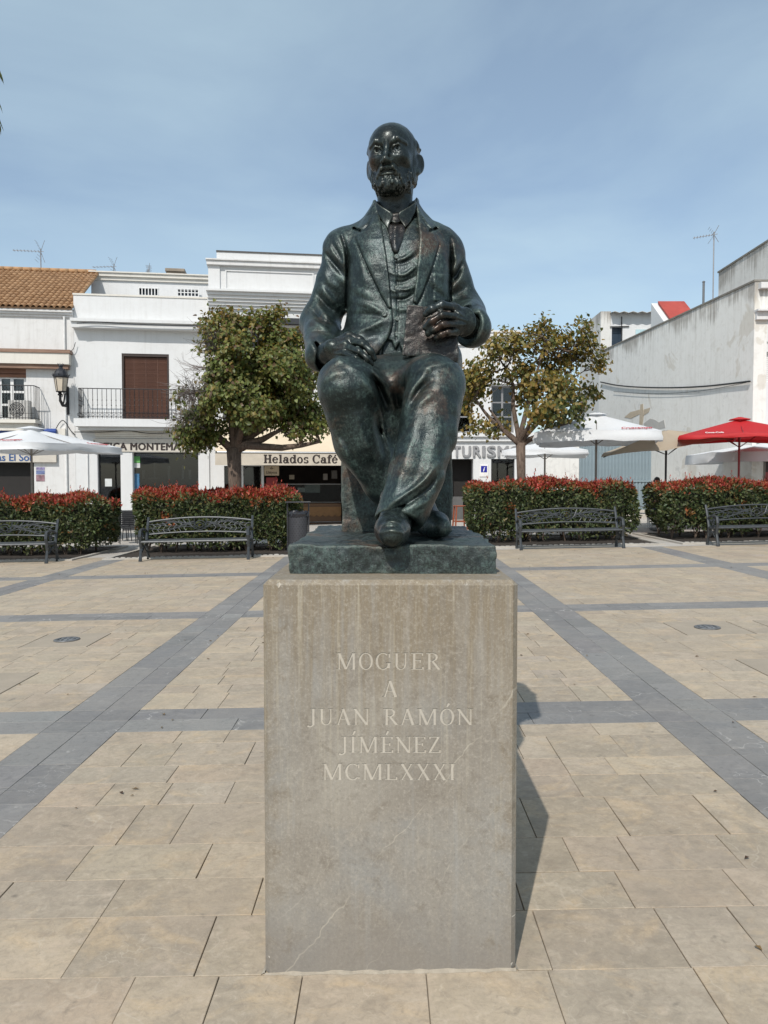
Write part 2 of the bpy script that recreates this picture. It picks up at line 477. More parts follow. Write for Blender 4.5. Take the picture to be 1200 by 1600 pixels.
# ---- torso sections (z, cx, cy, rx, ry)
SEC = np.array([
 (2.78, .040, 3.44, .085, .085), (2.70, .040, 3.43, .115, .105), (2.64, .045, 3.42, .185, .135), (2.56, .052, 3.40, .222, .158),
 (2.45, .054, 3.39, .222, .172), (2.30, .052, 3.375, .208, .170), (2.15, .048, 3.36, .212, .180), (2.00, .045, 3.36, .232, .195), (1.84, .045, 3.37, .24, .19)])[::-1]
def loft(off):
    def f(x, y, z):
        zz = z.ravel()
        cx, cy, rx, ry = [np.interp(zz, SEC[:,0], SEC[:,i]).astype(np.float32)[None,None,:] for i in (1,2,3,4)]
        rx = rx + off; ry = ry + off
        u = (x-cx)/rx; v = (y-cy)/ry
        q = (np.abs(u)**2.3 + np.abs(v)**2.3)**(1/2.3)
        d = (q-1)*np.minimum(rx, ry)*np.float32(0.95)
        return np.maximum(np.maximum(d, z-2.79), 1.80-z)
    return f

def build_waistcoat():
    V = Vox((-.2, 3.10, 1.95), (.32, 3.45, 2.78), 0.0045)
    V.op(loft(0.0), (-.2,3.1,1.95), (.32,3.6,2.78), 0.0)
    b = V.band(0.03).near(3.4)
    # wrinkles across the waistcoat
    for pts, w, a in [([(622,406),(634,402),(650,390)],3.2,.009), ([(612,412),(630,412),(652,400)],3.0,-.006), ([(620,430),(634,428),(652,414)],3.0,.011), ([(608,424),(616,428),(628,424)],2.6,.005),
                      ([(614,440),(630,441),(652,430)],3.0,-.008), ([(624,452),(636,452),(650,446)],2.8,.009), ([(610,452),(618,455),(626,452)],2.6,.006), ([(611,468),(632,468),(648,458)],3.5,-.012),
                      ([(612,480),(630,484),(646,478)],4,.007)]:
        b.fold(pts, w, a)
    b.fold([(617,392),(620,430),(621,480),(619,530)], 1.6, -.006, False)
    # raised edge of the V neck
    neck = [(598,318),(606,360),(617,392),(630,365),(652,318)]
    b.step([(590,318)]+neck[1:3]+[(630,365),(662,318),(662,300),(590,300)], -.018, 1.5)
    b.fold([(600,340),(607,365),(617,392)], 1.8, .006, False).fold([(617,392),(632,362),(648,335)], 1.8, .006, False)
    b.apply()
    # hem points
    b = V.band(0.03).near(3.4)
    b.step([(600,530),(612,532),(618,546),(624,536),(632,560),(632,600),(590,600)], -.012, 1.5).apply()
    return V.mesh('waistcoat')

OPEN = smooth_line([(583,300),(590,322),(598,362),(606,420),(612,478),(614,500),(608,525),(592,550),(572,572)]) + [(560,620),(740,620),(712,590)] + \
       smooth_line([(668,585),(638,560),(634,530),(637,498),(645,470),(652,420),(655,370),(650,322),(655,300)])
LAPEL_L = [(583,317),(590,322)] + smooth_line([(598,362),(606,420),(612,480)]) + [(607,482)] + smooth_line([(594,459),(575,419),(556,374)]) + [(561,363),(557,357),(566,345)]
LAPEL_R = [(650,317)] + smooth_line([(655,370),(652,420),(645,471)]) + [(652,475)] + smooth_line([(660,459),(674,422),(686,381)]) + [(678,364),(677,357),(667,345)]

def build_jacket():
    V = Vox((-.42, 3.0, 1.90), (.49, 3.66, 2.83), 0.0050)
    V.op(loft(0.016), (-.26,3.1,1.84), (.36,3.66,2.8), 0.0)
    for sx, jx, mx in ((-1, -.190, -.03), (1, .240, .115)):
        V.rc((mx,3.44,2.690), (jx,3.425,2.580), .060, .080, .05)
    # arms
    eR = W(499,505,3.43); cR = W(503,556,3.09)
    V.chain([((-.190,3.425,2.572), .086), (np.array([-.226,3.44,2.42]), .080), (eR, .076)], .05)
    V.chain([(eR, .077), (cR, .067)], .045)
    eL = W(730,490,3.44); cL = W(738,511,3.09)
    V.chain([((.243,3.425,2.572), .086), (np.array([.295,3.45,2.42]), .079), (eL, .073)], .05)
    V.chain([(eL, .074), (cL, .076)], .045)
    # jacket skirts over the hips
    V.ell((-.10,3.36,2.06), (.135,.215,.13), .05)
    V.ell((.20,3.38,2.06), (.13,.20,.13), .05)
    dR = np.array([.62,-.62,-.35]); dL = np.array([-.72,-.66,.05])
    V.cut(cR + dR/np.linalg.norm(dR)*.030, dR, .13); V.cut(cL + dL/np.linalg.norm(dL)*.022, dL, .14)
    V.rc(cR + dR*.0, cR + dR*.12, .050, .056, .008, 's'); V.rc(cL + dL*.03, cL + dL*.14, .054, .062, .008, 's')
    b = V.band(0.035).near(3.50)
    # lapels, collar, pocket
    b.step(LAPEL_L, .011, 1.1).step(LAPEL_R, .011, 1.1)
    b.fold([(556,374),(575,419),(594,459),(607,482)], 2.0, -.007, False).fold([(686,381),(674,422),(660,459),(652,475)], 2.0, -.007, False)
    b.fold([(561,363),(575,352),(583,336)], 1.6, -.006).fold([(677,362),(665,350),(656,336)], 1.6, -.006)
    b.fold([(553,357),(563,361)], 1.8, -.020, False).fold([(671,361),(682,357)], 1.8, -.020, False)
    b.fold([(600,370),(607,425),(611,470)], 3.0, .005).fold([(654,372),(651,425),(646,465)], 3.0, .005)
    b.step([(678,424),(704,427),(704,470),(678,470)], .004, .8).fold([(678,425),(704,428)], 1.4, -.005, False)
    # arm seams
    b.fold([(533,362),(541,395),(543,430),(541,480)], 2.6, -.018).fold([(704,372),(706,400),(704,440),(703,480)], 2.6, -.020)
    b.fold([(524,364),(536,385),(541,410)], 3.0, .008)
    # sleeve folds, viewer's left arm
    for pts, w, a in [([(511,380),(522,398),(540,420)],5,.014), ([(508,392),(520,410),(538,432)],4,-.014), ([(522,372),(532,392),(541,415)],4,.010),
                      ([(500,445),(512,462),(526,478)],5,.016), ([(496,458),(508,476),(524,490)],4,-.014), ([(492,470),(506,488),(522,498)],5,.013),
                      ([(488,482),(502,500),(520,508)],4,-.013), ([(480,500),(496,505),(515,512)],5,.010), ([(485,520),(498,518),(516,522)],4,-.009),
                      ([(503,420),(515,440),(530,452)],5,.007), ([(478,530),(490,545),(496,570)],4,.008), ([(486,525),(498,545),(502,570)],3,-.008)]:
        b.fold(pts, w, a)
    # viewer's right arm
    for pts, w, a in [([(712,395),(714,412),(704,430)],5,.014), ([(722,405),(716,425),(705,440)],4,-.014), ([(726,420),(720,436),(706,452)],5,.012),
                      ([(742,468),(730,474),(716,482)],4,.012), ([(748,478),(734,482),(722,484)],4,-.012), ([(752,486),(740,488),(728,490)],4,.010),
                      ([(730,440),(724,452),(710,462)],4,-.008)]:
        b.fold(pts, w, a)
    # pulls across the closed front
    for pts, w, a in [([(600,490),(580,478),(552,470)],5,.008), ([(600,496),(576,492),(548,492)],5,-.008), ([(602,500),(580,510),(552,520)],5,.009),
                      ([(548,440),(562,455),(590,470)],6,.006), ([(560,400),(568,430),(572,455)],6,.006), ([(598,520),(575,530),(552,545)],6,-.007),
                      ([(690,390),(694,420),(690,460)],6,.006), ([(668,440),(680,455),(700,470)],5,-.006)]:
        b.fold(pts, w, a)
    b.noise(9, .006, 3).noise(26, .0024, 5)
    b.apply()
    # open the front: the jacket is cut away between its edges, leaving a thick turned edge
    b = V.band(0.06)
    sd = poly_dist(b.u, b.v, OPEN, True)*3.3/1200
    ins = (b.P[:,1] < 3.36) & (b.P[:,2] < 2.80)
    D = V.D[b.ii]; cutd = np.where(ins, -sd, -9)
    k = .010; hh = np.maximum(k-np.abs(D-cutd), 0)/k
    V.D[b.ii] = np.where(ins, np.maximum(D, cutd) + hh*hh*k*.25, D).astype(np.float32)
    # everything deep inside the opening goes too
    x = V.ax[0][:,None,None]; y = V.ax[1][None,:,None]; z = V.ax[2][None,None,:]
    # neck hole
    V.rc((.040,3.40,2.60), (.036,3.36,2.95), .070, .105, .008, 's')
    return V.mesh('jacket')

def build_trousers():
    V = Vox((-.31, 2.52, 1.36), (.36, 3.62, 2.16), 0.0055)
    V.ell((.04,3.40,1.95), (.25,.20,.155), .04)
    hR = (-.085,3.34,1.955); hL = (.150,3.34,1.955)
    kR = W(543,608,2.90); kL = W(680,603,2.86)
    V.chain([(hR,.125), ((np.array(hR)+kR)/2+np.array([-.012,0,.012]), .120), (kR,.112)], .05)
    V.chain([(kR,.112), (W(563,690,2.94),.096), (W(599,750,3.0),.087), (W(650,798,3.04),.078), (W(664,815,3.04),.070)], .022)
    V.chain([(hL,.125), ((np.array(hL)+kL)/2+np.array([.008,0,.015]), .122), (kL,.113)], .05)
    V2 = [(kL,.113), (W(669,680,2.78),.107), (W(652,740,2.72),.095), (W(634,790,2.685),.087), (W(622,819,2.665),.083)]
    V.rc(W(592,625,3.03), W(612,700,3.04), .075, .070, .03)
    V.chain(V2, .010)
    V.ell((.03,3.25,1.97), (.17,.16,.09), .06)
    V.ell((.045,3.10,1.93), (.115,.17,.085), .06)
    V.ell(W(622,592,3.14), (.150,.130,.105), .05)
    V.rc(W(600,600,3.08), W(648,606,3.08), .055, .055, .05)
    # hems
    d = W(618,850,2.62)-W(632,790,2.69); V.cut(W(620,815,2.665), d, .14)
    V.rc(W(620,812,2.665), W(616,850,2.62), .066, .074, .006, 's')
    b = V.band(0.035).near(3.35)
    # folds from the crotch and at the knees
    for pts, w, a in [([(621,642),(620,625),(618,600)],5,-.012), ([(612,632),(600,600),(580,570)],6,.016), ([(606,640),(592,606),(572,578)],5,-.014),
                      ([(600,650),(584,615),(560,588)],6,.010), ([(632,632),(646,605),(668,580)],6,.016), ([(640,640),(655,612),(676,592)],5,-.012),
                      ([(628,615),(640,590),(655,572)],5,-.012), ([(646,640),(662,625),(684,612)],6,.008),
                      ([(634,600),(648,582),(672,570)],4,.010),
                      # long creases of the front shin
                      ([(650,632),(640,690),(622,752),(606,800)],9,.008), ([(668,640),(662,700),(645,760),(622,800)],8,-.007), ([(690,650),(684,700),(664,755),(640,795)],8,.007),
                      ([(706,650),(698,705),(678,765)],7,-.006), ([(690,715),(668,745),(640,768),(600,795)],4,.016), ([(690,735),(668,764),(640,785),(612,800)],4,-.016), ([(684,765),(666,784),(644,796)],3.5,.008), ([(700,690),(690,730),(676,770)],5,.008),
                      ([(612,700),(606,740),(594,790)],5,.006),
                      # rear shin
                      ([(512,640),(530,700),(560,750)],8,.007), ([(530,645),(548,700),(575,745)],7,-.007), ([(556,650),(570,690),(590,725)],7,.008), ([(585,640),(594,680),(603,712)],6,-.020), ([(540,690),(566,730),(590,752)],5,.008), ([(525,668),(552,712),(582,748)],4,-.008),
                      ([(500,600),(520,585),(548,580)],6,.006), ([(520,560),(545,570),(575,590)],5,.007),
                      ([(655,585),(680,570),(705,568)],5,.007), ([(520,575),(540,565),(560,568)],4,-.006)]:
        b.fold(pts, w, a)
    b.noise(9, .006, 8).noise(28, .0026, 9)
    b.apply()
    return V.mesh('trousers')

def build_shoe(path, toe, name, sole=PLINTH_Z+.001, k=1.0):
    pts = [np.array(p) for p in path]
    lo = np.min(pts, 0)-.16; hi = np.max(pts, 0)+.16; lo[2] = sole-.02
    V = Vox(lo, hi, 0.004)
    heel, ball, tip = pts[:3]
    V.chain([(heel,.052*k), (ball,.055*k), (tip,.044*k)], .03)
    V.rc((heel+ball)/2+np.array([0,0,.01]), heel+np.array([0,.0,.085]), .050*k, .056*k, .03)
    V.rc(ball*.6+heel*.4+np.array([0,0,.02]), heel+np.array([0,.01,.09]), .042*k, .050*k, .03)
    # welt and sole
    zs = sole+.010
    def f(x, y, z):
        best = None
        for a, b, ra, rb in ((heel,ball,.056*k,.060*k), (ball,tip,.060*k,.048*k)):
            ba = (b-a)[:2]; L = ba@ba
            t = np.clip(((x-a[0])*ba[0]+(y-a[1])*ba[1])/L, 0, 1)
            d = np.sqrt((x-a[0]-t*ba[0])**2+(y-a[1]-t*ba[1])**2)-(ra+(rb-ra)*t)
            best = d if best is None else np.minimum(best, d)
        return np.maximum(best, np.abs(z-zs)-.010)
    V.op(f, lo+.1, hi-.1, .006)
    V.op(lambda x, y, z: sole-z + 0*x + 0*y, lo, hi, 0, 'i')
    b = V.band(.03)
    return V, b

def build_head():
    H = .318
    M = np.array(Euler((R(3), R(-1.5), R(-13))).to_matrix())   # turned a little to the viewer's left
    C = W(613.5,248,3.345)
    lo = C-np.array([.21,.24,.33]); hi = C+np.array([.21,.22,.20])
    V = Vox(lo, hi, 0.0030)
    T = lambda p: C + M @ (np.array(p, float)*H)
    def E(c, r, k=.02, mode='u', rot=(0,0,0)):
        Mr = M @ np.array(Euler(rot).to_matrix()); e = Matrix(Mr.tolist()).to_euler()
        V.ell(T(c), tuple(q*H for q in r), k, mode, (e.x, e.y, e.z))
    def Cn(a, b, ra, rb, k=.01, mode='u'): V.rc(T(a), T(b), ra*H, rb*H, k, mode)
    E((0,.09,.108), (.325,.405,.322))
    E((0,-.03,.13), (.288,.365,.285), .03)            # forehead
    E((0,-.09,-.12), (.245,.285,.33), .05)           # face
    E((0,-.15,-.33), (.168,.205,.14), .04)          # jaw
    for s in (-1, 1):
        E((s*.175,-.235,-.095), (.080,.095,.062), .035)   # cheekbone
        Cn((s*.258,.02,-.12), (s*.135,-.20,-.40), .042, .058, .04)   # jaw line
        E((s*.134,-.410,-.004), (.112,.085,.072), .012, 's')            # eye socket
        Cn((s*.040,-.350,.072), (s*.145,-.362,.112), .020, .026, .009)   # brow
        Cn((s*.145,-.362,.112), (s*.245,-.265,.072), .026, .016, .009)
        E((s*.134,-.264,-.006), (.090,.088,.086), .002)                  # eyeball
        Cn((s*.050,-.330,-.020), (s*.092,-.360,.030), .009, .012, .003)     # upper lid
        Cn((s*.092,-.360,.030), (s*.155,-.354,.046), .012, .014, .003)
        Cn((s*.155,-.354,.046), (s*.226,-.286,-.004), .014, .010, .003)
        Cn((s*.050,-.330,-.024), (s*.100,-.358,-.058), .008, .011, .003)     # lower lid
        Cn((s*.100,-.358,-.058), (s*.165,-.345,-.060), .011, .011, .003)
        Cn((s*.165,-.345,-.060), (s*.224,-.286,-.014), .011, .009, .003)
        E((s*.134,-.356,.000), (.036,.014,.038), .002, 's')             # carved iris
        E((s*.134,-.338,.002), (.018,.014,.019), .002, 's')
        Cn((s*.085,-.325,-.105), (s*.180,-.278,-.102), .011, .011, .014)      # bag under the eye
        E((s*.050,-.415,-.178), (.036,.048,.034), .010)                   # nostril wing
        E((s*.026,-.448,-.202), (.016,.026,.014), .004, 's')
        # moustache
        Cn((s*.018,-.398,-.236), (s*.075,-.392,-.250), .017, .026, .008)
        Cn((s*.075,-.392,-.250), (s*.140,-.330,-.325), .026, .024, .009)
        Cn((s*.140,-.330,-.325), (s*.165,-.280,-.40), .026, .030, .012)
        # ear
        E((s*.350,.085,-.085), (.030,.092,.135), .008, 'u', (R(-14), 0, s*R(-30)))
        E((s*.376,.060,-.075), (.020,.056,.086), .006, 's', (R(-14), 0, s*R(-30)))
        E((s*.320,.040,-.200), (.026,.036,.042), .014)
        E((s*.300,.000,-.085), (.022,.030,.040), .012)
    # nose
    Cn((0,-.345,.040), (0,-.415,-.070), .024, .027, .018)
    Cn((0,-.415,-.070), (0,-.468,-.155), .027, .036, .010)
    E((0,-.466,-.172), (.040,.044,.034), .010)
    Cn((0,-.385,-.20), (0,-.390,-.236), .016, .016, .010)
    # lips
    E((0,-.350,-.300), (.090,.030,.040), .010)
    E((0,-.372,-.320), (.080,.034,.022), .005)
    Cn((-.075,-.395,-.294), (.075,-.395,-.294), .011, .011, .005, 's')
    # beard
    E((0,-.312,-.410), (.112,.092,.080), .010)
    E((0,-.290,-.462), (.104,.098,.074), .018)
    for s in (-1, 1):
        Cn((s*.09,-.27,-.43), (s*.185,-.12,-.35), .058, .036, .025)
        Cn((s*.185,-.12,-.35), (s*.255,.02,-.20), .036, .026, .025)
    # neck
    V.rc(T((0,.08,-.28)), np.array([.040,3.41,2.64]), .205*H, .245*H, .045)
    for s in (-1, 1): V.rc(T((s*.18,.10,-.30)), np.array([.040+s*.03,3.335,2.68]), .018, .020, .04)
    b = V.band(.02)
    L = ((b.P-C) @ M)/H       # local head coordinates
    sm = lambda a, e0, e1: np.clip((a-e0)/(e1-e0), 0, 1)
    beard = sm(-L[:,2], .335, .37)*sm(-L[:,1], .02, .12)*(L[:,2] > -.53)*(1-(L[:,1] > -.14)*(L[:,2] < -.44))
    lips = (np.abs(L[:,0]) < .085)*(np.abs(L[:,2]+.312) < .030)
    beard = np.maximum(beard, sm(-L[:,2], .225, .25)*sm(-L[:,1], .28, .33)*(np.abs(L[:,0]) < .2)*(L[:,2] > -.36)*(1-lips)*.6)
    beard = np.maximum(beard, sm(np.abs(L[:,0]), .19, .23)*sm(-L[:,2], .18, .26)*sm(-L[:,1], -.02, .04)*(L[:,2] > -.48))
    hair = sm(L[:,1], -.10, .02)*sm(-L[:,2], -.24, -.14)*(L[:,2] > -.35)*(np.abs(L[:,0]) > .22)
    hair = hair*(1-sm(np.abs(L[:,0]), .30, .33)*sm(-L[:,2], -.12, -.06))
    S = b.P*np.array([1.0,1.0,.38])
    b.d += beard*(vnoise(S, 130, 1)*.010 + vnoise(S, 260, 2)*.006) - beard*.002
    b.d += hair*(vnoise(S, 90, 3)*.010 + vnoise(S, 180, 4)*.006) - hair*.010
    # lines of the brow and cheeks
    fl = lambda a: [tuple(np.array(pix(T(p))).tolist()) for p in a]
    b.near(C[1]-.02)
    b.fold(fl([(-.028,-.37,.04),(-.03,-.37,.105)]), 1.0, -.003).fold(fl([(.028,-.37,.04),(.03,-.37,.105)]), 1.0, -.003)
    for s in (-1, 1):
        b.fold(fl([(s*.065,-.40,-.17),(s*.12,-.35,-.22),(s*.16,-.30,-.28)]), 1.3, -.004)
        b.fold(fl([(s*.17,-.25,-.15),(s*.20,-.19,-.22),(s*.185,-.17,-.30)]), 6, -.006)
    b.noise(60, .0007, 6)
    b.apply()
    return V

def hand_vox(lo, hi): return Vox(lo, hi, 0.0028)
def finger(V, pts, r, k=.008):
    P = [W(*p) for p in pts]; n = len(P)
    V.chain([(p, r[i]) for i, p in enumerate(P)], k)

def build_hand_book():
    V = hand_vox(W(655,545,2.90)-np.array([0,0,0]), W(775,455,3.22)+np.array([.02,0,0]))
    wr = W(737,513,3.09)
    V.rc(W(738,512,3.17), wr, .048, .046, .02)
    V.ell(W(724,503,3.025), (.052,.026,.058), .03, 'u', (0, R(-8), R(-22)))
    V.rc(wr, W(716,498,3.02), .045, .030, .025)
    kn = [(712,482,2.990), (713,495,2.978), (714,507,2.980), (713,518,2.990)]
    for (a, r) in zip(kn, (.0185,.0195,.0185,.0165)): V.rc(W(730,505,3.05), W(*a), .024, r, .018)
    finger(V, [kn[0], (690,477,2.944), (675,483,2.938), (665.5,491,2.948)], (.0175,.0170,.0150,.0125))
    finger(V, [kn[1], (690,492,2.930), (675,502,2.930), (665,512,2.945)], (.0185,.0175,.0155,.0130))
    finger(V, [kn[2], (692,507,2.932), (679,514,2.934), (669,521,2.946)], (.0175,.0165,.0150,.0125))
    finger(V, [kn[3], (699,519,2.944), (690,523,2.942), (682,527,2.950)], (.0155,.0145,.0130,.0115))
    finger(V, [(722,492,3.06), (706,480,3.075), (690,482,3.075)], (.022,.020,.016))     # thumb behind the book
    b = V.band(.015)
    for p in ((690,479),(690,494),(693,508),(700,520)): b.fold([(p[0]-1,p[1]-4),(p[0]+1,p[1]+4)], 2.5, .0025)
    for p in ((667,490),(667,511),(671,520),(684,526)): b.fold([(p[0]-1.5,p[1]-3),(p[0]+2,p[1]+2)], 1.6, -.0025)
    for l in ([(728,496),(712,484)], [(730,501),(714,496)], [(730,507),(714,508)]): b.fold(l, 2, .003)
    b.fold([(714,489),(692,486),(672,497)], 1.6, -.006).fold([(715,501),(692,500),(672,516)], 1.6, -.006).fold([(715,513),(697,514),(680,521)], 1.6, -.006)
    b.noise(45, .0012, 4).apply()
    return V.mesh('hand')

def build_hand_lap():
    V = hand_vox(W(488,590,2.86), W(600,515,3.16)+np.array([.02,0,.02]))
    wr = W(512,552,3.05)
    V.rc(W(500,556,3.14), wr, .044, .037, .02)
    V.rc(wr, W(535,545,2.98), .037, .030, .03)
    V.ell(W(528,546,3.00), (.058,.042,.036), .03, 'u', (R(20), R(18), R(30)))
    kn = [(544,532,2.968), (541,542,2.950), (537,552,2.945), (533,561,2.950)]
    for (a, r) in zip(kn, (.0190,.0195,.0185,.0165)): V.rc(W(522,548,3.03), W(*a), .026, r, .018)
    finger(V, [kn[0], (566,538,2.925), (578,549,2.915), (584,560,2.925)], (.0175,.0170,.0150,.0130))
    finger(V, [kn[1], (561,550,2.900), (573,560,2.895), (579,568,2.905)], (.0185,.0175,.0155,.0130))
    finger(V, [kn[2], (556,560,2.895), (567,568,2.890), (572,574,2.898)], (.0175,.0165,.0150,.0125))
    finger(V, [kn[3], (549,568,2.905), (557,574,2.900), (561,578,2.905)], (.0155,.0145,.0130,.0115))
    finger(V, [(524,538,3.03), (545,527,3.00), (562,532,2.985), (572,539,2.98)], (.024,.021,.018,.014))
    b = V.band(.015)
    b.fold([(544,537),(566,544),(580,562)], 1.6, -.006).fold([(541,547),(561,556),(575,570)], 1.6, -.006).fold([(537,557),(556,564),(568,576)], 1.6, -.006)
    for p in ((566,537),(561,549),(556,559)): b.fold([(p[0]-2,p[1]+3),(p[0]+2,p[1]-3)], 2.5, .0025)
    for l in ([(524,540),(543,532)], [(522,545),(540,542)], [(520,552),(536,552)]): b.fold(l, 2, .003)
    b.noise(45, .0012, 7).apply()
    return V.mesh('hand')

def join_meshes(meshes, name):
    bm = bmesh.new()
    for m in meshes: bm.from_mesh(m); bpy.data.meshes.remove(m)
    me = bpy.data.meshes.new(name); bm.to_mesh(me); bm.free()
    me.polygons.foreach_set('use_smooth', [True]*len(me.polygons)); return me

# ================================================================== ground, paving, pedestal
def stone_tex(t, v, c, vein_col, vein_amt, blot=0.2):
    n1 = t.noise(v, 1.7, 5, 0.6, 0.5); n2 = t.noise(v, 9.0, 6, 0.65, 0.8); n3 = t.noise(v, 60.0, 4, 0.7)
    c = t.mix(t.rng(n1, 0.3, 0.7, 0, blot), c, (0.30,0.27,0.235))
    c = t.mix(t.rng(n2, 0.35, 0.72, 0.0, 0.30), c, (0.50,0.42,0.32) if vein_col[0] < 0.6 else (0.16,0.165,0.175))
    return c, n1, n2, n3
def warp(t, v, scale, amt):
    nz = t.n.new('ShaderNodeTexNoise'); nz.inputs['Scale'].default_value = scale; nz.inputs['Detail'].default_value = 3
    t.l.new(v, nz.inputs['Vector'])
    s1 = t.n.new('ShaderNodeVectorMath'); s1.operation = 'SUBTRACT'; t.l.new(nz.outputs['Color'], s1.inputs[0]); s1.inputs[1].default_value = (.5,.5,.5)
    s2 = t.n.new('ShaderNodeVectorMath'); s2.operation = 'SCALE'; t.l.new(s1.outputs[0], s2.inputs[0]); s2.inputs['Scale'].default_value = amt
    s3 = t.n.new('ShaderNodeVectorMath'); s3.operation = 'ADD'; t.l.new(v, s3.inputs[0]); t.l.new(s2.outputs[0], s3.inputs[1])
    return s3.outputs[0]

def paver_material(name, slate):
    t = NT(name); v0 = t.world()
    tint = t.attr('tint'); off = t.n.new('ShaderNodeVectorMath'); off.operation = 'MULTIPLY_ADD'
    t.l.new(t.attr('shift', 'Vector'), off.inputs[0]); off.inputs[1].default_value = (9,9,9); t.l.new(v0, off.inputs[2])
    v = off.outputs[0]
    n1 = t.noise(v, 2.2, 5, 0.6, 0.6); n2 = t.noise(v, 11.0, 6, 0.68, 0.9); n3 = t.noise(v, 70.0, 4, 0.7)
    ve = t.rng(t.voro(warp(t, v, 3.0, 0.55), 2.0 if slate else 1.6, 'DISTANCE_TO_EDGE'), 0.0, 0.012 if slate else 0.010, 1.0, 0.0)
    msk = t.rng(t.noise(v, 2.6, 2, 0.5), 0.52, 0.64, 0, 1)
    ve2 = t.rng(t.voro(warp(t, v, 6.0, 0.35), 5.0, 'DISTANCE_TO_EDGE'), 0.0, 0.012, 1.0, 0.0)
    msk2 = t.rng(t.noise(v, 4.6, 2, 0.5), 0.58, 0.66, 0, 1)
    vein = t.math('MAXIMUM', t.math('MULTIPLY', ve, msk), t.math('MULTIPLY', ve2, msk2))
    if slate:
        c = t.mix(t.rng(n1, 0.3, 0.7, 0, 0.5), tint, (0.140,0.137,0.134))
        c = t.mix(t.rng(n2, 0.4, 0.7, 0, 0.40), c, (0.255,0.243,0.228))
        lines = t.noise(t.world((3.0,45.0,3.0)), 1.0, 4, 0.6, 0.5)
        c = t.mix(t.rng(lines, 0.55, 0.75, 0, 0.40), c, (0.32,0.312,0.295))
        c = t.mix(t.math('MULTIPLY', vein, 0.75), c, (0.52,0.50,0.47))
    else:
        c = t.mix(t.rng(n1, 0.40, 0.62, 0, 0.70), tint, (0.285,0.240,0.180))
        oc = t.rng(t.noise(v, 3.0, 5, 0.62, 1.4), 0.52, 0.66, 0, 0.65)
        c = t.mix(oc, c, (0.50,0.375,0.235))
        c = t.mix(t.rng(n2, 0.46, 0.72, 0, 0.45), c, (0.50,0.42,0.325))
        c = t.mix(t.rng(n2, 0.30, 0.46, 0.40, 0), c, (0.255,0.216,0.172))
        strk = t.noise(t.world((2.0,14.0,2.0)), 1.2, 5, 0.65, 0.8)
        c = t.mix(t.rng(strk, 0.54, 0.72, 0, 0.40), c, (0.245,0.212,0.170))
        c = t.mix(t.math('MULTIPLY', vein, 0.45), c, (0.54,0.47,0.37))
        scr = t.rng(t.voro(t.coord('Object', (9,2.2,1)), 2.0), 0.0, 0.035, 0.8, 0.0)
        c = t.mix(t.math('MULTIPLY', scr, t.rng(n1, .45, .6)), c, (0.58,0.53,0.45))
    pl_ = t.rng(t.noise(v0, 0.55, 4, 0.6, 0.4), 0.46, 0.62, 0, 0.30); c = t.mix(pl_, c, (0.46,0.395,0.305) if not slate else (0.25,0.24,0.225))
    # grain, scuffs and grime at several sizes
    g1 = t.noise(v, 26.0, 6, 0.72, 0.9); g2 = t.noise(warp(t, v, 9.0, 0.12), 5.5, 7, 0.74, 0.6); g3 = t.noise(v0, 1.1, 5, 0.62, 0.8)
    if not slate:
        c = t.mix(t.rng(g1, 0.50, 0.68, 0, 0.42), c, (0.205,0.168,0.130)); c = t.mix(t.rng(g1, 0.30, 0.44, 0.45, 0), c, (0.54,0.455,0.36))
        c = t.mix(t.rng(g2, 0.54, 0.66, 0, 0.42), c, (0.26,0.205,0.150)); c = t.mix(t.rng(g2, 0.34, 0.44, 0.34, 0), c, (0.50,0.40,0.31))
        c = t.mix(t.rng(g3, 0.52, 0.66, 0, 0.32), c, (0.295,0.245,0.195))
    else:
        c = t.mix(t.rng(g1, 0.50, 0.68, 0, 0.45), c, (0.10,0.098,0.098)); c = t.mix(t.rng(g2, 0.54, 0.68, 0, 0.45), c, (0.30,0.285,0.265)); c = t.mix(t.rng(g3, 0.48, 0.62, 0, 0.35), c, (0.27,0.25,0.225))
    # trodden-in dirt and dark spots
    sp = t.rng(t.noise(v0, 6.5, 4, 0.6), 0.66, 0.74, 0, 0.60)
    c = t.mix(sp, c, (0.10,0.09,0.075) if not slate else (0.07,0.07,0.07))
    dt = t.rng(t.voro(v0, 3.6), 0.0, 0.060, 0.75, 0.0)
    c = t.mix(t.math('MULTIPLY', dt, t.rng(t.noise(v0, 1.3, 2), 0.44, 0.56)), c, (0.07,0.06,0.05))
    c = t.mix(t.rng(n3, 0.3, 0.7, 0, 0.22), c, (0.18,0.16,0.135))
    t.set(Base_Color=c, Roughness=t.rng(n2, 0.3, 0.7, 0.62, 0.85))
    t.b.inputs['Specular IOR Level'].default_value = 0.3
    b = t.bump(n2, 0.35, 0.006); t.bump(n3, 0.25, 0.003, b)
    return t.mat
PAV = paver_material('paver_limestone', False); SLATE = paver_material('paver_slate', True)
def mortar():
    t = NT('mortar_joint'); v = t.world(); n = t.noise(v, 3.0, 5, 0.6); n2 = t.noise(v, 0.5, 3, 0.5)
    c = t.mix(t.rng(n, 0.30, 0.48), (0.07,0.058,0.046), (0.30,0.25,0.195)); t.set(Base_Color=c, Roughness=0.95); return t.mat
MORTAR = mortar()
def concrete(name, a, b, sc=1.0):
    t = NT(name); v = t.world(); n = t.noise(v, 1.2*sc, 6, 0.65, 0.4); n2 = t.noise(v, 40*sc, 4, 0.7)
    c = t.mix(t.rng(n, 0.3, 0.7), a, b); c = t.mix(t.rng(n2, 0.3, 0.7, 0, 0.25), c, tuple(q*.6 for q in a))
    t.set(Base_Color=c, Roughness=0.85); t.bump(n2, 0.3, 0.004); return t.mat
GROUND = concrete('ground_concrete', (0.24,0.225,0.205), (0.33,0.31,0.285))
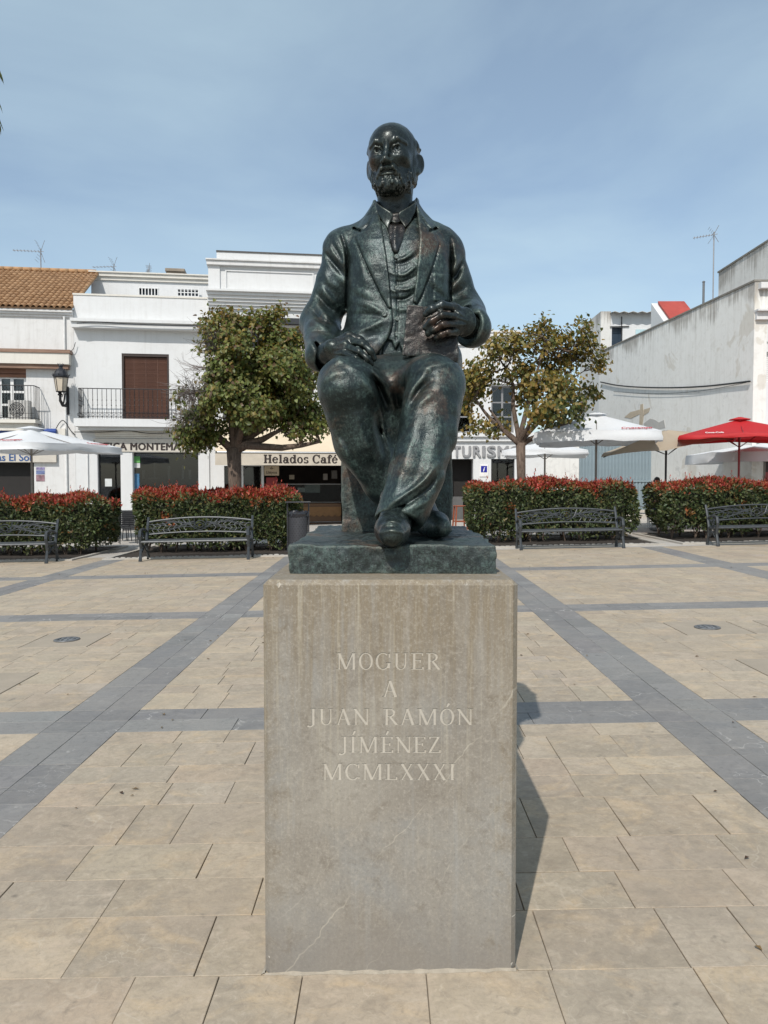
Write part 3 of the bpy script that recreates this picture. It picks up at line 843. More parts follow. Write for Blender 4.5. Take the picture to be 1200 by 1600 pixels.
STREET = concrete('street_paving', (0.36,0.335,0.30), (0.46,0.43,0.39))
KERB = concrete('kerb_stone', (0.36,0.33,0.29), (0.47,0.44,0.39), 2)
SOIL = concrete('dark_soil', (0.022,0.017,0.013), (0.045,0.033,0.024), 6)

def sheet(name, x0, x1, y0, y1, dz, mat, parent=None, nx=8):
    m = MB(); xs = [x0 + (x1-x0)*i/nx for i in range(nx+1)]
    vs = [(x, y, G(x)+dz) for x in xs for y in (y0, y1)]
    m.add(vs, [(2*i, 2*i+2, 2*i+3, 2*i+1) for i in range(nx)])
    return m.build(name, mat, parent)
def sheet_x(name, xs, y0, y1, dz, mat):
    m = MB(); vs = [(x, y, G(x)+dz) for x in xs for y in (y0, y1)]
    m.add(vs, [(2*i, 2*i+2, 2*i+3, 2*i+1) for i in range(len(xs)-1)]); return m.build(name, mat)
tag(sheet_x('ground', [-900,-60,-22,-10,0,10,22,60,900], -400, 1500, -0.035, GROUND), kind='structure')
tag(sheet_x('street', [-30,-22,-10,0,10,22,30], 16.60, 60, -0.010, STREET), kind='structure')
plaza = tag(sheet_x('plaza', [-22,-10,0,10,22], -9, 17.4, -0.0085, MORTAR), kind='structure')

rnd = random.Random(7)
BX = [(-10.15,-9.66), (-6.19,-5.70), (-2.215,-1.725), (1.725,2.215), (5.70,6.19), (9.66,10.15)]
BY = [(-3.53,-3.04), (0.65,1.14), (4.83,5.32), (9.01,9.50), (13.19,13.68)]
TRAYS = [(-3.64,-2.95,7.50,8.20), (2.95,3.64,7.50,8.20), (-3.64,-2.95,5.78,6.48), (2.95,3.64,5.78,6.48), (3.92,4.61,7.50,8.20)]
PED = (-.386,.410,2.378,3.80)
tiles = []      # x0, x1, y0, y1, slate
def cuts(a, b, sizes, forced=()):
    pts = sorted(set([a, b] + [f for f in forced if a < f < b])); out = [a]
    for p, q in zip(pts[:-1], pts[1:]):
        L = q-p; s = []
        while sum(s) < L-0.16: s.append(rnd.choice(sizes)*rnd.uniform(.94,1.06))
        if not s: s = [L]
        k = L/sum(s); x = p
        for w in s: x += w*k; out.append(x)
        out[-1] = q
    return out
def field(x0, x1, y0, y1):
    tr = [r for r in TRAYS if r[0] < x1 and r[1] > x0 and r[2] < y1 and r[3] > y0]
    ys = cuts(y0, y1, (.24,.28,.28,.36,.42), [q for r in tr for q in r[2:4]] + ([PED[2]] if x0 < 0 < x1 and y0 < PED[2] < y1 else []))
    long = [x0 + (x1-x0)*f for f in (.27,.53,.78)]      # joints that run through several rows
    for i, (a, b) in enumerate(zip(ys[:-1], ys[1:])):
        rr = [r for r in tr if r[2] <= a+.01 and r[3] >= b-.01]
        fx = [q for r in rr for q in r[:2]] + [q+rnd.uniform(-.004,.004) for q in long if rnd.random() < .55]
        xs = cuts(x0, x1, (.24,.30,.40,.42,.52), fx)
        for c, d in zip(xs[:-1], xs[1:]):
            if any(r[0]-.01 <= c and d <= r[1]+.01 for r in rr): continue
            if d-c > .36 and b-a > .35 and rnd.random() < .14:      # two small slabs in place of one
                m_ = c+(d-c)*rnd.choice((.4,.5,.6)); tiles.append((c,m_,a,b,0)); tiles.append((m_,d,a,b,0))
            else: tiles.append((c,d,a,b,0))
ex = [-10.15-3.46, -10.15] ; XF = [(-9.66,-6.19),(-5.70,-2.215),(-1.725,1.725),(2.215,5.70),(6.19,9.66)]
YF = [(-3.04,.65),(1.14,4.83),(5.32,9.01),(9.50,13.19),(13.68,17.30)]
for (x0,x1) in XF:
    for (y0,y1) in YF: field(x0,x1,y0,y1)
for (x0,x1) in BX:
    mx = (x0+x1)/2
    for (a,b) in ((x0,mx),(mx,x1)):
        for (y0,y1) in YF:
            q = cuts(y0,y1,(.42,.55,.62,.36))
            for c, d in zip(q[:-1],q[1:]): tiles.append((a,b,c,d,1))
for (y0,y1) in BY:
    my = (y0+y1)/2
    for (a,b) in ((y0,my),(my,y1)):
        for (x0,x1) in XF:
            q = cuts(x0,x1,(.55,.8,1.0,.7))
            for c, d in zip(q[:-1],q[1:]): tiles.append((c,d,a,b,1))
        for (x0,x1) in BX:
            m_ = (x0+x1)/2; tiles.append((x0,m_,a,b,1)); tiles.append((m_,x1,a,b,1))
tiles = [q for q in tiles if not (q[0] > PED[0]-.01 and q[1] < PED[1]+.01 and q[2] > PED[2]-.01 and q[3] < PED[3]+.01)]
def tile_area(q):
    c = np.array([[q[0],q[2],G(q[0])],[q[1],q[2],G(q[1])],[q[1],q[3],G(q[1])],[q[0],q[3],G(q[0])]])
    if c[:,1].min() < .8: return 0
    u, v = pix(c); u = np.clip(u,0,1200); v = np.clip(v,0,1600)
    # hidden behind the pedestal
    if u.min() > 413 and u.max() < 806 and v.max() < 1520: return 0
    return 0.5*abs(np.dot(u,np.roll(v,1))-np.dot(v,np.roll(u,1)))
areas = [tile_area(q) for q in tiles]; order = sorted(range(len(tiles)), key=lambda i: -areas[i]); near = set(order[:300])
BEIGE = [(.405,.328,.235),(.435,.350,.243),(.372,.302,.218),(.418,.342,.250),(.365,.308,.232),(.470,.382,.268),(.410,.318,.226),(.380,.318,.246),(.345,.284,.208),(.445,.368,.272),(.430,.328,.225),(.390,.330,.262)]
GREY = [(.190,.188,.185),(.150,.150,.152),(.175,.173,.172),(.205,.195,.188),(.265,.262,.250),(.225,.222,.215),(.165,.166,.170)]
def tile_geo(q):
    g = rnd.uniform(.0008,.0022); x0,x1,y0,y1 = q[0]+g, q[1]-g, q[2]+g, q[3]-g; b = .0016
    h = rnd.uniform(-.0007,.0007); tx = rnd.uniform(-.0006,.0006); ty = rnd.uniform(-.0006,.0006); vs = []
    j = lambda: rnd.uniform(-.0016,.0016)
    for (x,y,sx,sy) in ((x0,y0,1,1),(x1,y0,-1,1),(x1,y1,-1,-1),(x0,y1,1,-1)):
        x += j(); y += j(); z = G(x)+h+tx*(1 if sx < 0 else -1)+ty*(1 if sy < 0 else -1)
        vs.append(((x,y,z-.018),(x,y,z-b),(x+sx*b,y+sy*b,z)))
    v = [p[0] for p in vs]+[p[1] for p in vs]+[p[2] for p in vs]
    f = [(8,9,10,11)]+[(i,(i+1)%4,4+(i+1)%4,4+i) for i in range(4)]+[(4+i,4+(i+1)%4,8+(i+1)%4,8+i) for i in range(4)]
    pal = GREY if q[4] else BEIGE; c = rnd.choice(pal); k = rnd.uniform(.93,1.07); c = tuple((e*.68+m_*.32)*k*rnd.uniform(.985,1.015) for e, m_ in zip(c, (.185,.182,.180) if q[4] else (.415,.336,.250)))
    return v, f, c, (rnd.random(),rnd.random(),rnd.random())
def set_attr(me, name, cols, vec=False):
    a = me.attributes.new(name, 'FLOAT_VECTOR' if vec else 'FLOAT_COLOR', 'POINT')
    a.data.foreach_set('vector' if vec else 'color', np.asarray(cols, np.float32).ravel())
far = {0: ([],[],[],[]), 1: ([],[],[],[])}
for i, q in enumerate(tiles):
    v, f, c, s = tile_geo(q)
    if i in near:
        me = bpy.data.meshes.new('paver'); me.from_pydata(v, [], f); me.materials.append(SLATE if q[4] else PAV)
        set_attr(me, 'tint', [(*c,1)]*12); set_attr(me, 'shift', [s]*12, True)
        link('paver', me, plaza)
    else:
        V_, F_, C_, S_ = far[q[4]]; b0 = len(V_); V_ += v; F_ += [tuple(b0+k for k in ff) for ff in f]; C_ += [(*c,1)]*12; S_ += [s]*12
for k, nm in ((0,'limestone_paving'),(1,'slate_paving')):
    V_, F_, C_, S_ = far[k]; me = bpy.data.meshes.new(nm); me.from_pydata(V_, [], F_); me.materials.append(SLATE if k else PAV)
    set_attr(me, 'tint', C_); set_attr(me, 'shift', S_, True); o = link(nm, me, plaza); o['kind'] = 'stuff'

# in-ground lights set in plain square slabs with open joints at their sides
METAL_GREY = simple('brushed_steel', (.32,.33,.34), .38, .9, .15, 30)
COVER = simple('dull_cover_metal', (.16,.16,.16), .6, .5, .3, 30)
LENS = simple('frosted_lens', (.14,.145,.15), .45, 0, .4, 12)
SLAB = concrete('tray_slab', (0.30,0.255,0.195), (0.365,0.305,0.235), 3)
IRON = simple('dark_iron', (.012,.012,.013), .55, .3, .2, 20)
for i, r in enumerate(TRAYS):
    cx, cy = (r[0]+r[1])/2, (r[2]+r[3])/2
    o = empty('ground_light', (cx, cy, G(cx)))
    o.rotation_euler = (0, -math.atan(SLOPE), 0)
    m = MB(); m.bbox(-.345+.012,.345-.012,-.348,.348,-.02,.001,.003); m.build('slab', SLAB, o)
    m = MB(); m.lathe([(.085,.0005),(.128,.0005),(.128,.010),(.118,.014),(.090,.014),(.085,.008)], (0,0,0), 32); rim = m.build('rim', COVER, o, True)
    m = MB(); m.lathe([(.086,.002),(.084,.009),(.05,.012),(.001,.013)], (0,0,0), 32); m.build('lens', LENS, o, True)
    m = MB()
    for k in range(4): m.tube([(-.08+.053*k,-.07,.0135),(-.08+.053*k,.07,.0135)], .004, 5)
    m.build('guard', COVER, o)
    lab = ['round steel floor light in a square slab, left of the statue and fully in view',
           'round steel floor light in a square slab, right of the statue and fully in view',
           'square floor-light slab cut off by the left edge, nearer than the round light',
           'square floor-light slab cut off by the right edge, nearer than the round light',
           'floor-light slab cut off by the right edge, level with the round light'][i]
    tag(o, lab, 'floor light', 'in-ground lights of the square')

# ------------------------------------------------------------------ planting beds
BEDS = [(-10.9,-6.95,16.75,20.2), (-6.10,-2.15,16.75,20.2), (1.90,6.35,17.85,21.3), (6.95,11.6,17.85,21.3)]
COBBLE = concrete('edging_cobble', (0.30,0.28,0.25), (0.42,0.39,0.35), 6)
for bi, (x0,x1,y0,y1) in enumerate(BEDS):
    o = sheet('planting_bed', x0, x1, y0, y1, .006, SOIL); tag(o, kind='structure')
    m = MB(); zz = lambda x: G(x)
    for (a,b,c,d) in ((x0-.10,x1+.10,y0-.10,y0),(x0-.10,x1+.10,y1,y1+.10)):
        m.hexa([(a,c,zz(a)-.02),(b,c,zz(b)-.02),(b,d,zz(b)-.02),(a,d,zz(a)-.02),(a,c,zz(a)+.03),(b,c,zz(b)+.03),(b,d,zz(b)+.03),(a,d,zz(a)+.03)])
    for (a,b) in ((x0-.10,x0),(x1,x1+.10)):
        m.hexa([(a,y0,zz(a)-.02),(b,y0,zz(b)-.02),(b,y1,zz(b)-.02),(a,y1,zz(a)-.02),(a,y0,zz(a)+.03),(b,y0,zz(b)+.03),(b,y1,zz(b)+.03),(a,y1,zz(a)+.03)])
    m.build('kerb', KERB, o)
    me0 = None
    m = MB(); m.bbox(-.05,.05,-.045,.045,0,.035,.012); me0 = m.mesh('cobble', COBBLE)
    x = x0+.06
    while x < x1-.06:
        c = link('cobble', me0, o); c.location = (x, y0+.055, G(x)+.004); c.rotation_euler = (0,0,rnd.uniform(-.2,.2)); s = rnd.uniform(.8,1.1); c.scale = (s,rnd.uniform(.8,1.1),rnd.uniform(.7,1.2))
        x += .125

# ------------------------------------------------------------------ pedestal with carved letters
def pedestal_stone(name, pale):
    t = NT(name); v = t.world()
    n1 = t.noise(v, 3.0, 5, 0.6, 0.4); n2 = t.noise(v, 14.0, 6, 0.7, 0.5); n3 = t.noise(v, 120.0, 4, 0.75)
    run = t.noise(t.world((26,26,1.1)), 1.0, 5, 0.65, 0.15); run2 = t.noise(t.world((75,75,2.2)), 1.0, 4, 0.7)
    g = t.n.new('ShaderNodeNewGeometry'); sp = t.n.new('ShaderNodeSeparateXYZ'); t.l.new(g.outputs['Position'], sp.inputs[0])
    c = t.mix(t.rng(n1, 0.34, 0.66), (0.220,0.196,0.163), (0.280,0.255,0.215))
    c = t.mix(t.rng(t.noise(v, 2.2, 4, 0.6, 0.6), 0.48, 0.66, 0, 0.7), c, (0.235,0.230,0.215))
    # brown water stain under the top and down the edges
    top = t.rng(t.math('ADD', sp.outputs['Z'], t.rng(run, 0.3, 0.7, -0.40, 0.34)), 0.70, 1.22, 0, 0.95, True)
    edge = t.rng(t.math('ADD', t.math('ABSOLUTE', t.math('SUBTRACT', sp.outputs['X'], .0125)), t.rng(n2, .3, .7, -.07, .05)), 0.31, 0.40, 0, 0.95, True)
    st = t.math('MAXIMUM', top, t.math('MULTIPLY', edge, t.rng(sp.outputs['Z'], 0.05, 1.1, 0.30, 1.0)))
    c = t.mix(t.math('MULTIPLY', st, t.rng(run2, 0.3, 0.7, 0.40, 1.0)), c, (0.185,0.140,0.082))
    c = t.mix(t.math('MULTIPLY', t.rng(run2, 0.54, 0.70, 0, 0.70), t.rng(sp.outputs['Z'], 0.3, 1.2, 0.25, 1.0)), c, (0.36,0.325,0.255))
    c = t.mix(t.rng(run, 0.56, 0.75, 0, 0.5), c, (0.30,0.30,0.285))
    c = t.mix(t.rng(n2, 0.54, 0.70, 0, 0.55), c, (0.150,0.125,0.095))
    c = t.mix(t.rng(t.noise(v, 38.0, 5, 0.7, 0.8), 0.54, 0.70, 0, 0.45), c, (0.36,0.325,0.27))
    c = t.mix(t.rng(n3, 0.52, 0.72, 0, 0.50), c, (0.40,0.37,0.32))
    c = t.mix(t.rng(n3, 0.30, 0.44, 0.45, 0), c, (0.13,0.115,0.10))
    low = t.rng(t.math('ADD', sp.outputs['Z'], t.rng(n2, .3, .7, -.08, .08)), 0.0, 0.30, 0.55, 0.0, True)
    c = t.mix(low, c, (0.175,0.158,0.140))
    # one long calcite vein falling from the right edge towards the lower left, and faint companions
    wv = t.math('MULTIPLY', t.math('SUBTRACT', t.noise(v, 6.0, 3, 0.6), 0.5), 0.10)
    for (k0, wd_, am) in ((0.03,.0030,.40), (-.27,.002,.20), (.22,.002,.15)):
        ln_ = t.math('ABSOLUTE', t.math('ADD', t.math('SUBTRACT', t.math('MULTIPLY', sp.outputs['X'], .785), t.math('MULTIPLY', t.math('SUBTRACT', sp.outputs['Z'], .37+k0), .620)), wv))
        f_ = t.math('MULTIPLY', t.rng(ln_, 0.0, wd_, 1.0, 0.0), t.rng(t.noise(v, 9.0, 3), 0.36, 0.56, 0.15*am, am)); c = t.mix(f_, c, (0.52,0.475,0.385))
    if pale: c = t.mix(0.58, c, (0.55,0.51,0.44))
    t.set(Base_Color=c, Roughness=0.72); t.b.inputs['Specular IOR Level'].default_value = 0.35
    b = t.bump(n2, 0.18, 0.004); t.bump(n3, 0.30, 0.002, b)
    return t.mat
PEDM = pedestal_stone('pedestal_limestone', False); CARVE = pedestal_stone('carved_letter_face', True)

# roman capitals drawn as strokes; unit = cap height
S, H_, SR = .130, .078, .055        # stem, hairline, serif thickness
def bar(x0, y0, x1, y1, w):
    dx, dy = x1-x0, y1-y0; L = math.hypot(dx, dy); nx, ny = -dy/L*w/2, dx/L*w/2
    return [(x0+nx,y0+ny),(x0-nx,y0-ny),(x1-nx,y1-ny),(x1+nx,y1+ny)]
def vb(x, w, y0=0, y1=1): return [(x,y0),(x+w,y0),(x+w,y1),(x,y1)]
def hb(x0, x1, y, h): return [(x0,y),(x1,y),(x1,y+h),(x0,y+h)]
def foot(xc, w=.30): return hb(xc-w/2, xc+w/2, 0, SR)
def head(xc, w=.30): return hb(xc-w/2, xc+w/2, 1-SR, SR)
def arc(cx, cy, rx, ry, a0, a1, thick, thin, n=14, power=1.0):
    out = []; inn = []
    for i in range(n+1):
        a = R(a0+(a1-a0)*i/n); k = abs(math.cos(a))**power; w = thin+(thick-thin)*k
        out.append((cx+rx*math.cos(a), cy+ry*math.sin(a))); inn.append((cx+(rx-w)*math.cos(a), cy+(ry-min(w, thin*1.2))*math.sin(a)))
    return [[out[i],out[i+1],inn[i+1],inn[i]] for i in range(n)]
def acute(x): return [[(x-.04,1.09),(x+.04,1.06),(x+.20,1.30),(x+.06,1.36)]]
def glyph(ch):
    if ch == 'M': return [vb(.10,H_), bar(.125,1,.48,.02,S), bar(.84,1,.48,.02,H_*1.1), vb(.80,S), foot(.12,.26), foot(.86,.30), hb(0,.22,1-SR,SR), hb(.80,1.0,1-SR,SR)], 1.02
    if ch == 'O': return arc(.36,.5,.36,.52,0,360,S,H_,22), .74
    if ch == 'G': return arc(.38,.5,.38,.52,48,330,S,H_,18)+[vb(.60,S,.08,.42), hb(.52,.80,.42-SR,SR), vb(.655,H_,.70,.98)], .80
    if ch == 'C': return arc(.38,.5,.38,.52,45,318,S,H_,18)+[vb(.63,H_,.70,.98), vb(.64,H_,.06,.2)], .74
    if ch == 'U': return [vb(.10,S,.29,1), vb(.573,.075,.29,1), head(.16,.30), head(.61,.26)]+arc(.374,.31,.274,.33,180,360,.10,.075,10), .78
    if ch == 'E': return [vb(.10,S), hb(.0,.60,0,H_), hb(.0,.58,1-H_,H_), hb(.2,.46,.5,H_), vb(.57,H_,0,.20), vb(.545,H_,.82,1), vb(.43,H_,.41,.62)], .66
    if ch == 'R': return [vb(.10,S), foot(.155,.28), hb(.0,.36,1-H_,H_), hb(.18,.36,.48,H_), bar(.33,.5,.66,.02,S), hb(.58,.76,0,SR)]+arc(.34,.745,.26,.255,-90,90,S,H_,10), .74
    if ch == 'A': return [bar(.36,1.0,.09,.0,H_), bar(.34,1.0,.64,.0,S), hb(.19,.54,.33,H_), foot(.09,.22), foot(.64,.28)], .74
    if ch == 'J': return [vb(.24,S,.08,1), head(.305,.30)]+arc(.13,.10,.24,.24,262,360,.12,.085,8)+[[(.0,-.13),(.14,-.15),(.14,-.06),(.04,-.03)], [(.0,-.13),(.09,-.12),(.09,.0),(.0,.0)]], .46
    if ch == 'N': return [vb(.10,H_), bar(.08,.98,.68,.02,S), vb(.66,H_), foot(.12,.26), head(.68,.26), hb(0,.16,1-SR,SR)], .80
    if ch == 'Z': return [hb(.05,.58,1-H_,H_), hb(.02,.60,0,H_), bar(.53,.97,.07,.03,S), vb(.05,H_,.82,1), vb(.56,H_,0,.2)], .64
    if ch == 'L': return [vb(.10,S), head(.155,.30), hb(.0,.56,0,H_), vb(.525,H_,0,.22)], .62
    if ch == 'X': return [bar(.10,1,.60,0,S), bar(.58,1,.10,0,H_), foot(.10,.22), foot(.60,.26), head(.11,.26), head(.58,.22)], .70
    if ch == 'I': return [vb(.10,S), foot(.157,.30), head(.157,.30)], .34
    if ch == 'Í': g, w = glyph('I'); return g+acute(.15), w
    if ch == 'É': g, w = glyph('E'); return g+acute(.28), w
    if ch == 'Ó': g, w = glyph('O'); return g+acute(.34), w
    return [], .50
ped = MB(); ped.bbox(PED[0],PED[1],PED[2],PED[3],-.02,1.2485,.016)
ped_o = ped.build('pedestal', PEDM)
tag(ped_o, 'tall square limestone pedestal with five carved lines of lettering, under the bronze statue', 'pedestal')
cut_m = MB(); cut_bm = []
LINES = [('MOGUER',525.4,688.5,1019.5,1046), ('A',597.8,621.5,1062.5,1089), ('JUAN RAMÓN',479.6,738.7,1106.5,1132.5), ('JÍMÉNEZ',529,688.5,1150,1176), ('MCMLXXXI',503,712,1192.5,1218.5)]
TR = .10
for txt, xa, xb, yt, yb in LINES:
    p0 = W(xa, yb, PED[2]); p1 = W(xb, yb, PED[2]); ch = W(xa, yt, PED[2])[2]-p0[2]
    adv = [glyph(c) for c in txt]; tot = sum(w for g, w in adv)+TR*(len(txt)-1); k = (p1[0]-p0[0])/tot; x = p0[0]
    for g, w in adv:
        for poly in g:
            n = len(poly); pts = [(x+px_*k, p0[2]+py_*ch) for px_, py_ in poly]
            ar = sum(pts[i][0]*pts[(i+1)%n][1]-pts[(i+1)%n][0]*pts[i][1] for i in range(n))
            if ar < 0: pts = pts[::-1]
            d = .0024+rnd.uniform(0,.0006)
            cut_m.prism(pts, PED[2]-.004-rnd.uniform(0,.002), PED[2]+d)
        x += (w+TR)*k
# knocks along the edges of the block
for (cx_, cy_, cz_, r_) in [(PED[1]-.003,PED[2]+.004,1.243,.016),(PED[0]+.05,PED[2]+.001,1.240,.011),(PED[0]+.31,PED[2]+.002,1.244,.009),(PED[1]-.16,PED[2]+.001,1.242,.010),(PED[0]+.001,PED[2]+.002,.42,.010),(PED[1]-.001,PED[2]+.003,.18,.014),(PED[0]+.002,PED[2]+.001,.05,.016),(PED[1]-.002,PED[2]+.001,.77,.008),(PED[0]+.002,PED[2]+.002,1.02,.008),(PED[1]-.001,PED[2]+.001,.03,.018),(PED[0]+.56,PED[2]+.001,1.245,.007)]:
    rr_ = random.Random(int(cz_*1000)+int(r_*1e4)); vs_ = []
    for a_ in ((1,0,0),(-1,0,0),(0,1,0),(0,-1,0),(0,0,1),(0,0,-1)): vs_.append((cx_+a_[0]*r_*rr_.uniform(.7,1.5), cy_+a_[1]*r_*rr_.uniform(.6,1.0), cz_+a_[2]*r_*rr_.uniform(.7,1.9)))
    cut_m.add(vs_, [(0,2,4),(2,1,4),(1,3,4),(3,0,4),(2,0,5),(1,2,5),(3,1,5),(0,3,5)])
cm = cut_m.mesh('cut', CARVE); co = link('cut', cm)
bo = ped_o.modifiers.new('carve', 'BOOLEAN'); bo.operation = 'DIFFERENCE'; bo.object = co; bo.solver = 'EXACT'; bo.use_self = True; bo.material_mode = 'TRANSFER'
bpy.context.view_layer.update()
dg = bpy.context.evaluated_depsgraph_get()
nm = bpy.data.meshes.new_from_object(ped_o.evaluated_get(dg)); old = ped_o.data
ped_o.modifiers.clear(); ped_o.data = nm; bpy.data.objects.remove(co); bpy.data.meshes.remove(cm)

# lime mortar squeezed out at the foot of the block
m = MB(); rr_ = random.Random(4)
def skirt(a, b, nx, ny, n=26):
    P = [(a[0]+(b[0]-a[0])*i/n, a[1]+(b[1]-a[1])*i/n) for i in range(n+1)]; vs = []
    for (x, y) in P:
        w = rr_.uniform(.002,.011); h = rr_.uniform(.003,.010); vs += [(x,y,G(x)+h+.002),(x+nx*w,y+ny*w,G(x)+.0016),(x+nx*w,y+ny*w,G(x)-.01)]
    return vs, [(3*i,3*i+1,3*i+4,3*i+3) for i in range(n)]+[(3*i+1,3*i+2,3*i+5,3*i+4) for i in range(n)]
for a_, b_, nx_, ny_ in (((PED[0],PED[2]),(PED[1],PED[2]),0,-1), ((PED[0],PED[2]),(PED[0],PED[3]),-1,0), ((PED[1],PED[2]),(PED[1],PED[3]),1,0)): m.add(*skirt(a_, b_, nx_, ny_))
m.build('mortar_joint', concrete('lime_mortar', (.26,.225,.175),(.40,.35,.28),20), ped_o)
# ================================================================== buildings
def plaster(name, col, dirt=0.35, dirtcol=(0.34,0.31,0.27), streak=0.5, z_top=None, patch=0.0):
    t = NT(name); v = t.world()
    n1 = t.noise(v, 0.7, 5, 0.6, 0.3); n2 = t.noise(v, 4.0, 6, 0.7, 0.5); n3 = t.noise(v, 45.0, 4, 0.7)
    run = t.noise(t.world((4.5,4.5,0.35)), 1.0, 5, 0.7, 0.2); run2 = t.noise(t.world((14,14,0.6)), 1.0, 4, 0.7, 0.1)
    c = t.mix(t.rng(n1, 0.3, 0.7), tuple(q*.95 for q in col), col)
    c = t.mix(t.math('MULTIPLY', t.rng(n2, 0.5, 0.75), dirt), c, dirtcol)
    c = t.mix(t.math('MULTIPLY', t.rng(t.math('ADD', t.math('MULTIPLY', run, 0.5), t.math('MULTIPLY', run2, 0.5)), 0.50, 0.70), streak), c, tuple(q*.8 for q in dirtcol))
    if z_top is not None:       # soot washed down from the coping
        g = t.n.new('ShaderNodeNewGeometry'); sp = t.n.new('ShaderNodeSeparateXYZ'); t.l.new(g.outputs['Position'], sp.inputs[0])
        zt = z_top
        if isinstance(z_top, tuple):
            zt = t.math('ADD', t.math('MULTIPLY', sp.outputs['Y'], z_top[1]), z_top[0])
            dz = t.math('SUBTRACT', zt, sp.outputs['Z'])
        else: dz = t.math('SUBTRACT', z_top, sp.outputs['Z'])
        k = t.rng(t.math('ADD', dz, t.math('ADD', t.rng(run2, 0.3, 0.7, 0.55, -0.35), t.rng(t.noise(v, 0.9, 3, .5), .3, .7, .5, -.5))), 0.0, 0.9, 0.70, 0.0, True)
        c = t.mix(k, c, (0.20,0.175,0.145))
    if patch:
        p = t.rng(t.noise(v, 0.55, 4, 0.6, 0.6), 0.60, 0.63, 0, patch); c = t.mix(p, c, (0.42,0.36,0.27))
        p2 = t.rng(t.noise(v, 1.4, 5, 0.7, 0.5), 0.62, 0.70, 0, patch); c = t.mix(p2, c, (0.30,0.30,0.30))
    t.set(Base_Color=c, Roughness=0.9); t.b.inputs['Specular IOR Level'].default_value = 0.2
    b = t.bump(n2, 0.15, 0.02); t.bump(n3, 0.15, 0.004, b); return t.mat
WHITE = plaster('white_plaster', (.645,.648,.645), .14, streak=.14)
WHITE2 = plaster('white_plaster_stained', (.645,.64,.63), .25, streak=.32)
CREAMW = plaster('cream_plaster', (.66,.63,.57), .2, streak=.2)
OLDWALL = plaster('weathered_wall', (.73,.72,.685), .42, (0.47,0.44,0.38), .30, z_top=7.9, patch=.34)
OLDWALL2 = plaster('weathered_upper_wall', (.66,.645,.61), .4, (0.38,0.35,0.31), .4, z_top=9.55)
GREYW = plaster('grey_weathered_plaster', (.64,.63,.60), .4, (0.38,0.36,0.33), .4, z_top=10.1)
STAINW = plaster('damp_white_wall', (.70,.69,.66), .5, (0.28,0.27,0.26), .2)
def pane_glass(name, refl=.16, tint=.75):
    t = NT(name); gl = t.n.new('ShaderNodeBsdfGlossy'); gl.inputs['Roughness'].default_value = .03; gl.inputs['Color'].default_value = (.9,.95,1,1)
    tr = t.n.new('ShaderNodeBsdfTransparent'); tr.inputs['Color'].default_value = (tint,tint*1.02,tint*1.02,1); lw = t.n.new('ShaderNodeLayerWeight'); lw.inputs['Blend'].default_value = .25
    f = t.rng(lw.outputs['Fresnel'], 0.0, 1.0, refl*.6, 1.0); mx = t.n.new('ShaderNodeMixShader'); t.l.new(f, mx.inputs[0]); t.l.new(tr.outputs[0], mx.inputs[1]); t.l.new(gl.outputs[0], mx.inputs[2]); t.l.new(mx.outputs[0], t.n['Material Output'].inputs['Surface']); return t.mat
DARKGLASS = pane_glass('shop_glass', .045, .55)
DARKIN = simple('room_shade', (.014,.012,.011), .8)  # near-black colour puts the shade of unlit rooms onto flat backing panels
FRAMEW = simple('white_frame_paint', (.66,.66,.65), .5)
BLACKIRON = simple('black_wrought_iron', (.010,.010,.012), .5, .2, .2, 30)
BROWNBLIND = None
def wood(name, a, b, rough=.6, vert=False):
    t = NT(name); v = t.coord('Object', (1,1,1)); n = t.noise(t.coord('Object', (40,40,2) if vert else (2,40,40)), 1.0, 5, 0.65, 0.4); n2 = t.noise(v, 1.5, 4)
    c = t.mix(t.rng(n, .3, .7), a, b); c = t.mix(t.rng(n2, .4, .7, 0, .4), c, tuple(q*.6 for q in a)); t.set(Base_Color=c, Roughness=rough); t.bump(n, .2, .004); return t.mat
BLIND = wood('brown_slat_blind', (.085,.038,.026), (.15,.07,.045))
EAVEWOOD = wood('rotten_eave_wood', (.16,.075,.045), (.30,.20,.14))
LETTER_DARK = simple('dark_brown_letter', (.025,.015,.012), .5)
LETTER_GREY = simple('grey_letter', (.24,.24,.245), .5)
LETTER_BLUE = simple('blue_letter', (.02,.075,.22), .5)
LETTER_RED = simple('red_letter', (.42,.02,.03), .5)
LETTER_WHITE = simple('white_letter', (.72,.70,.68), .5)
SIGN_CREAM = simple('sign_fascia', (.52,.48,.42), .6, 0, .06)
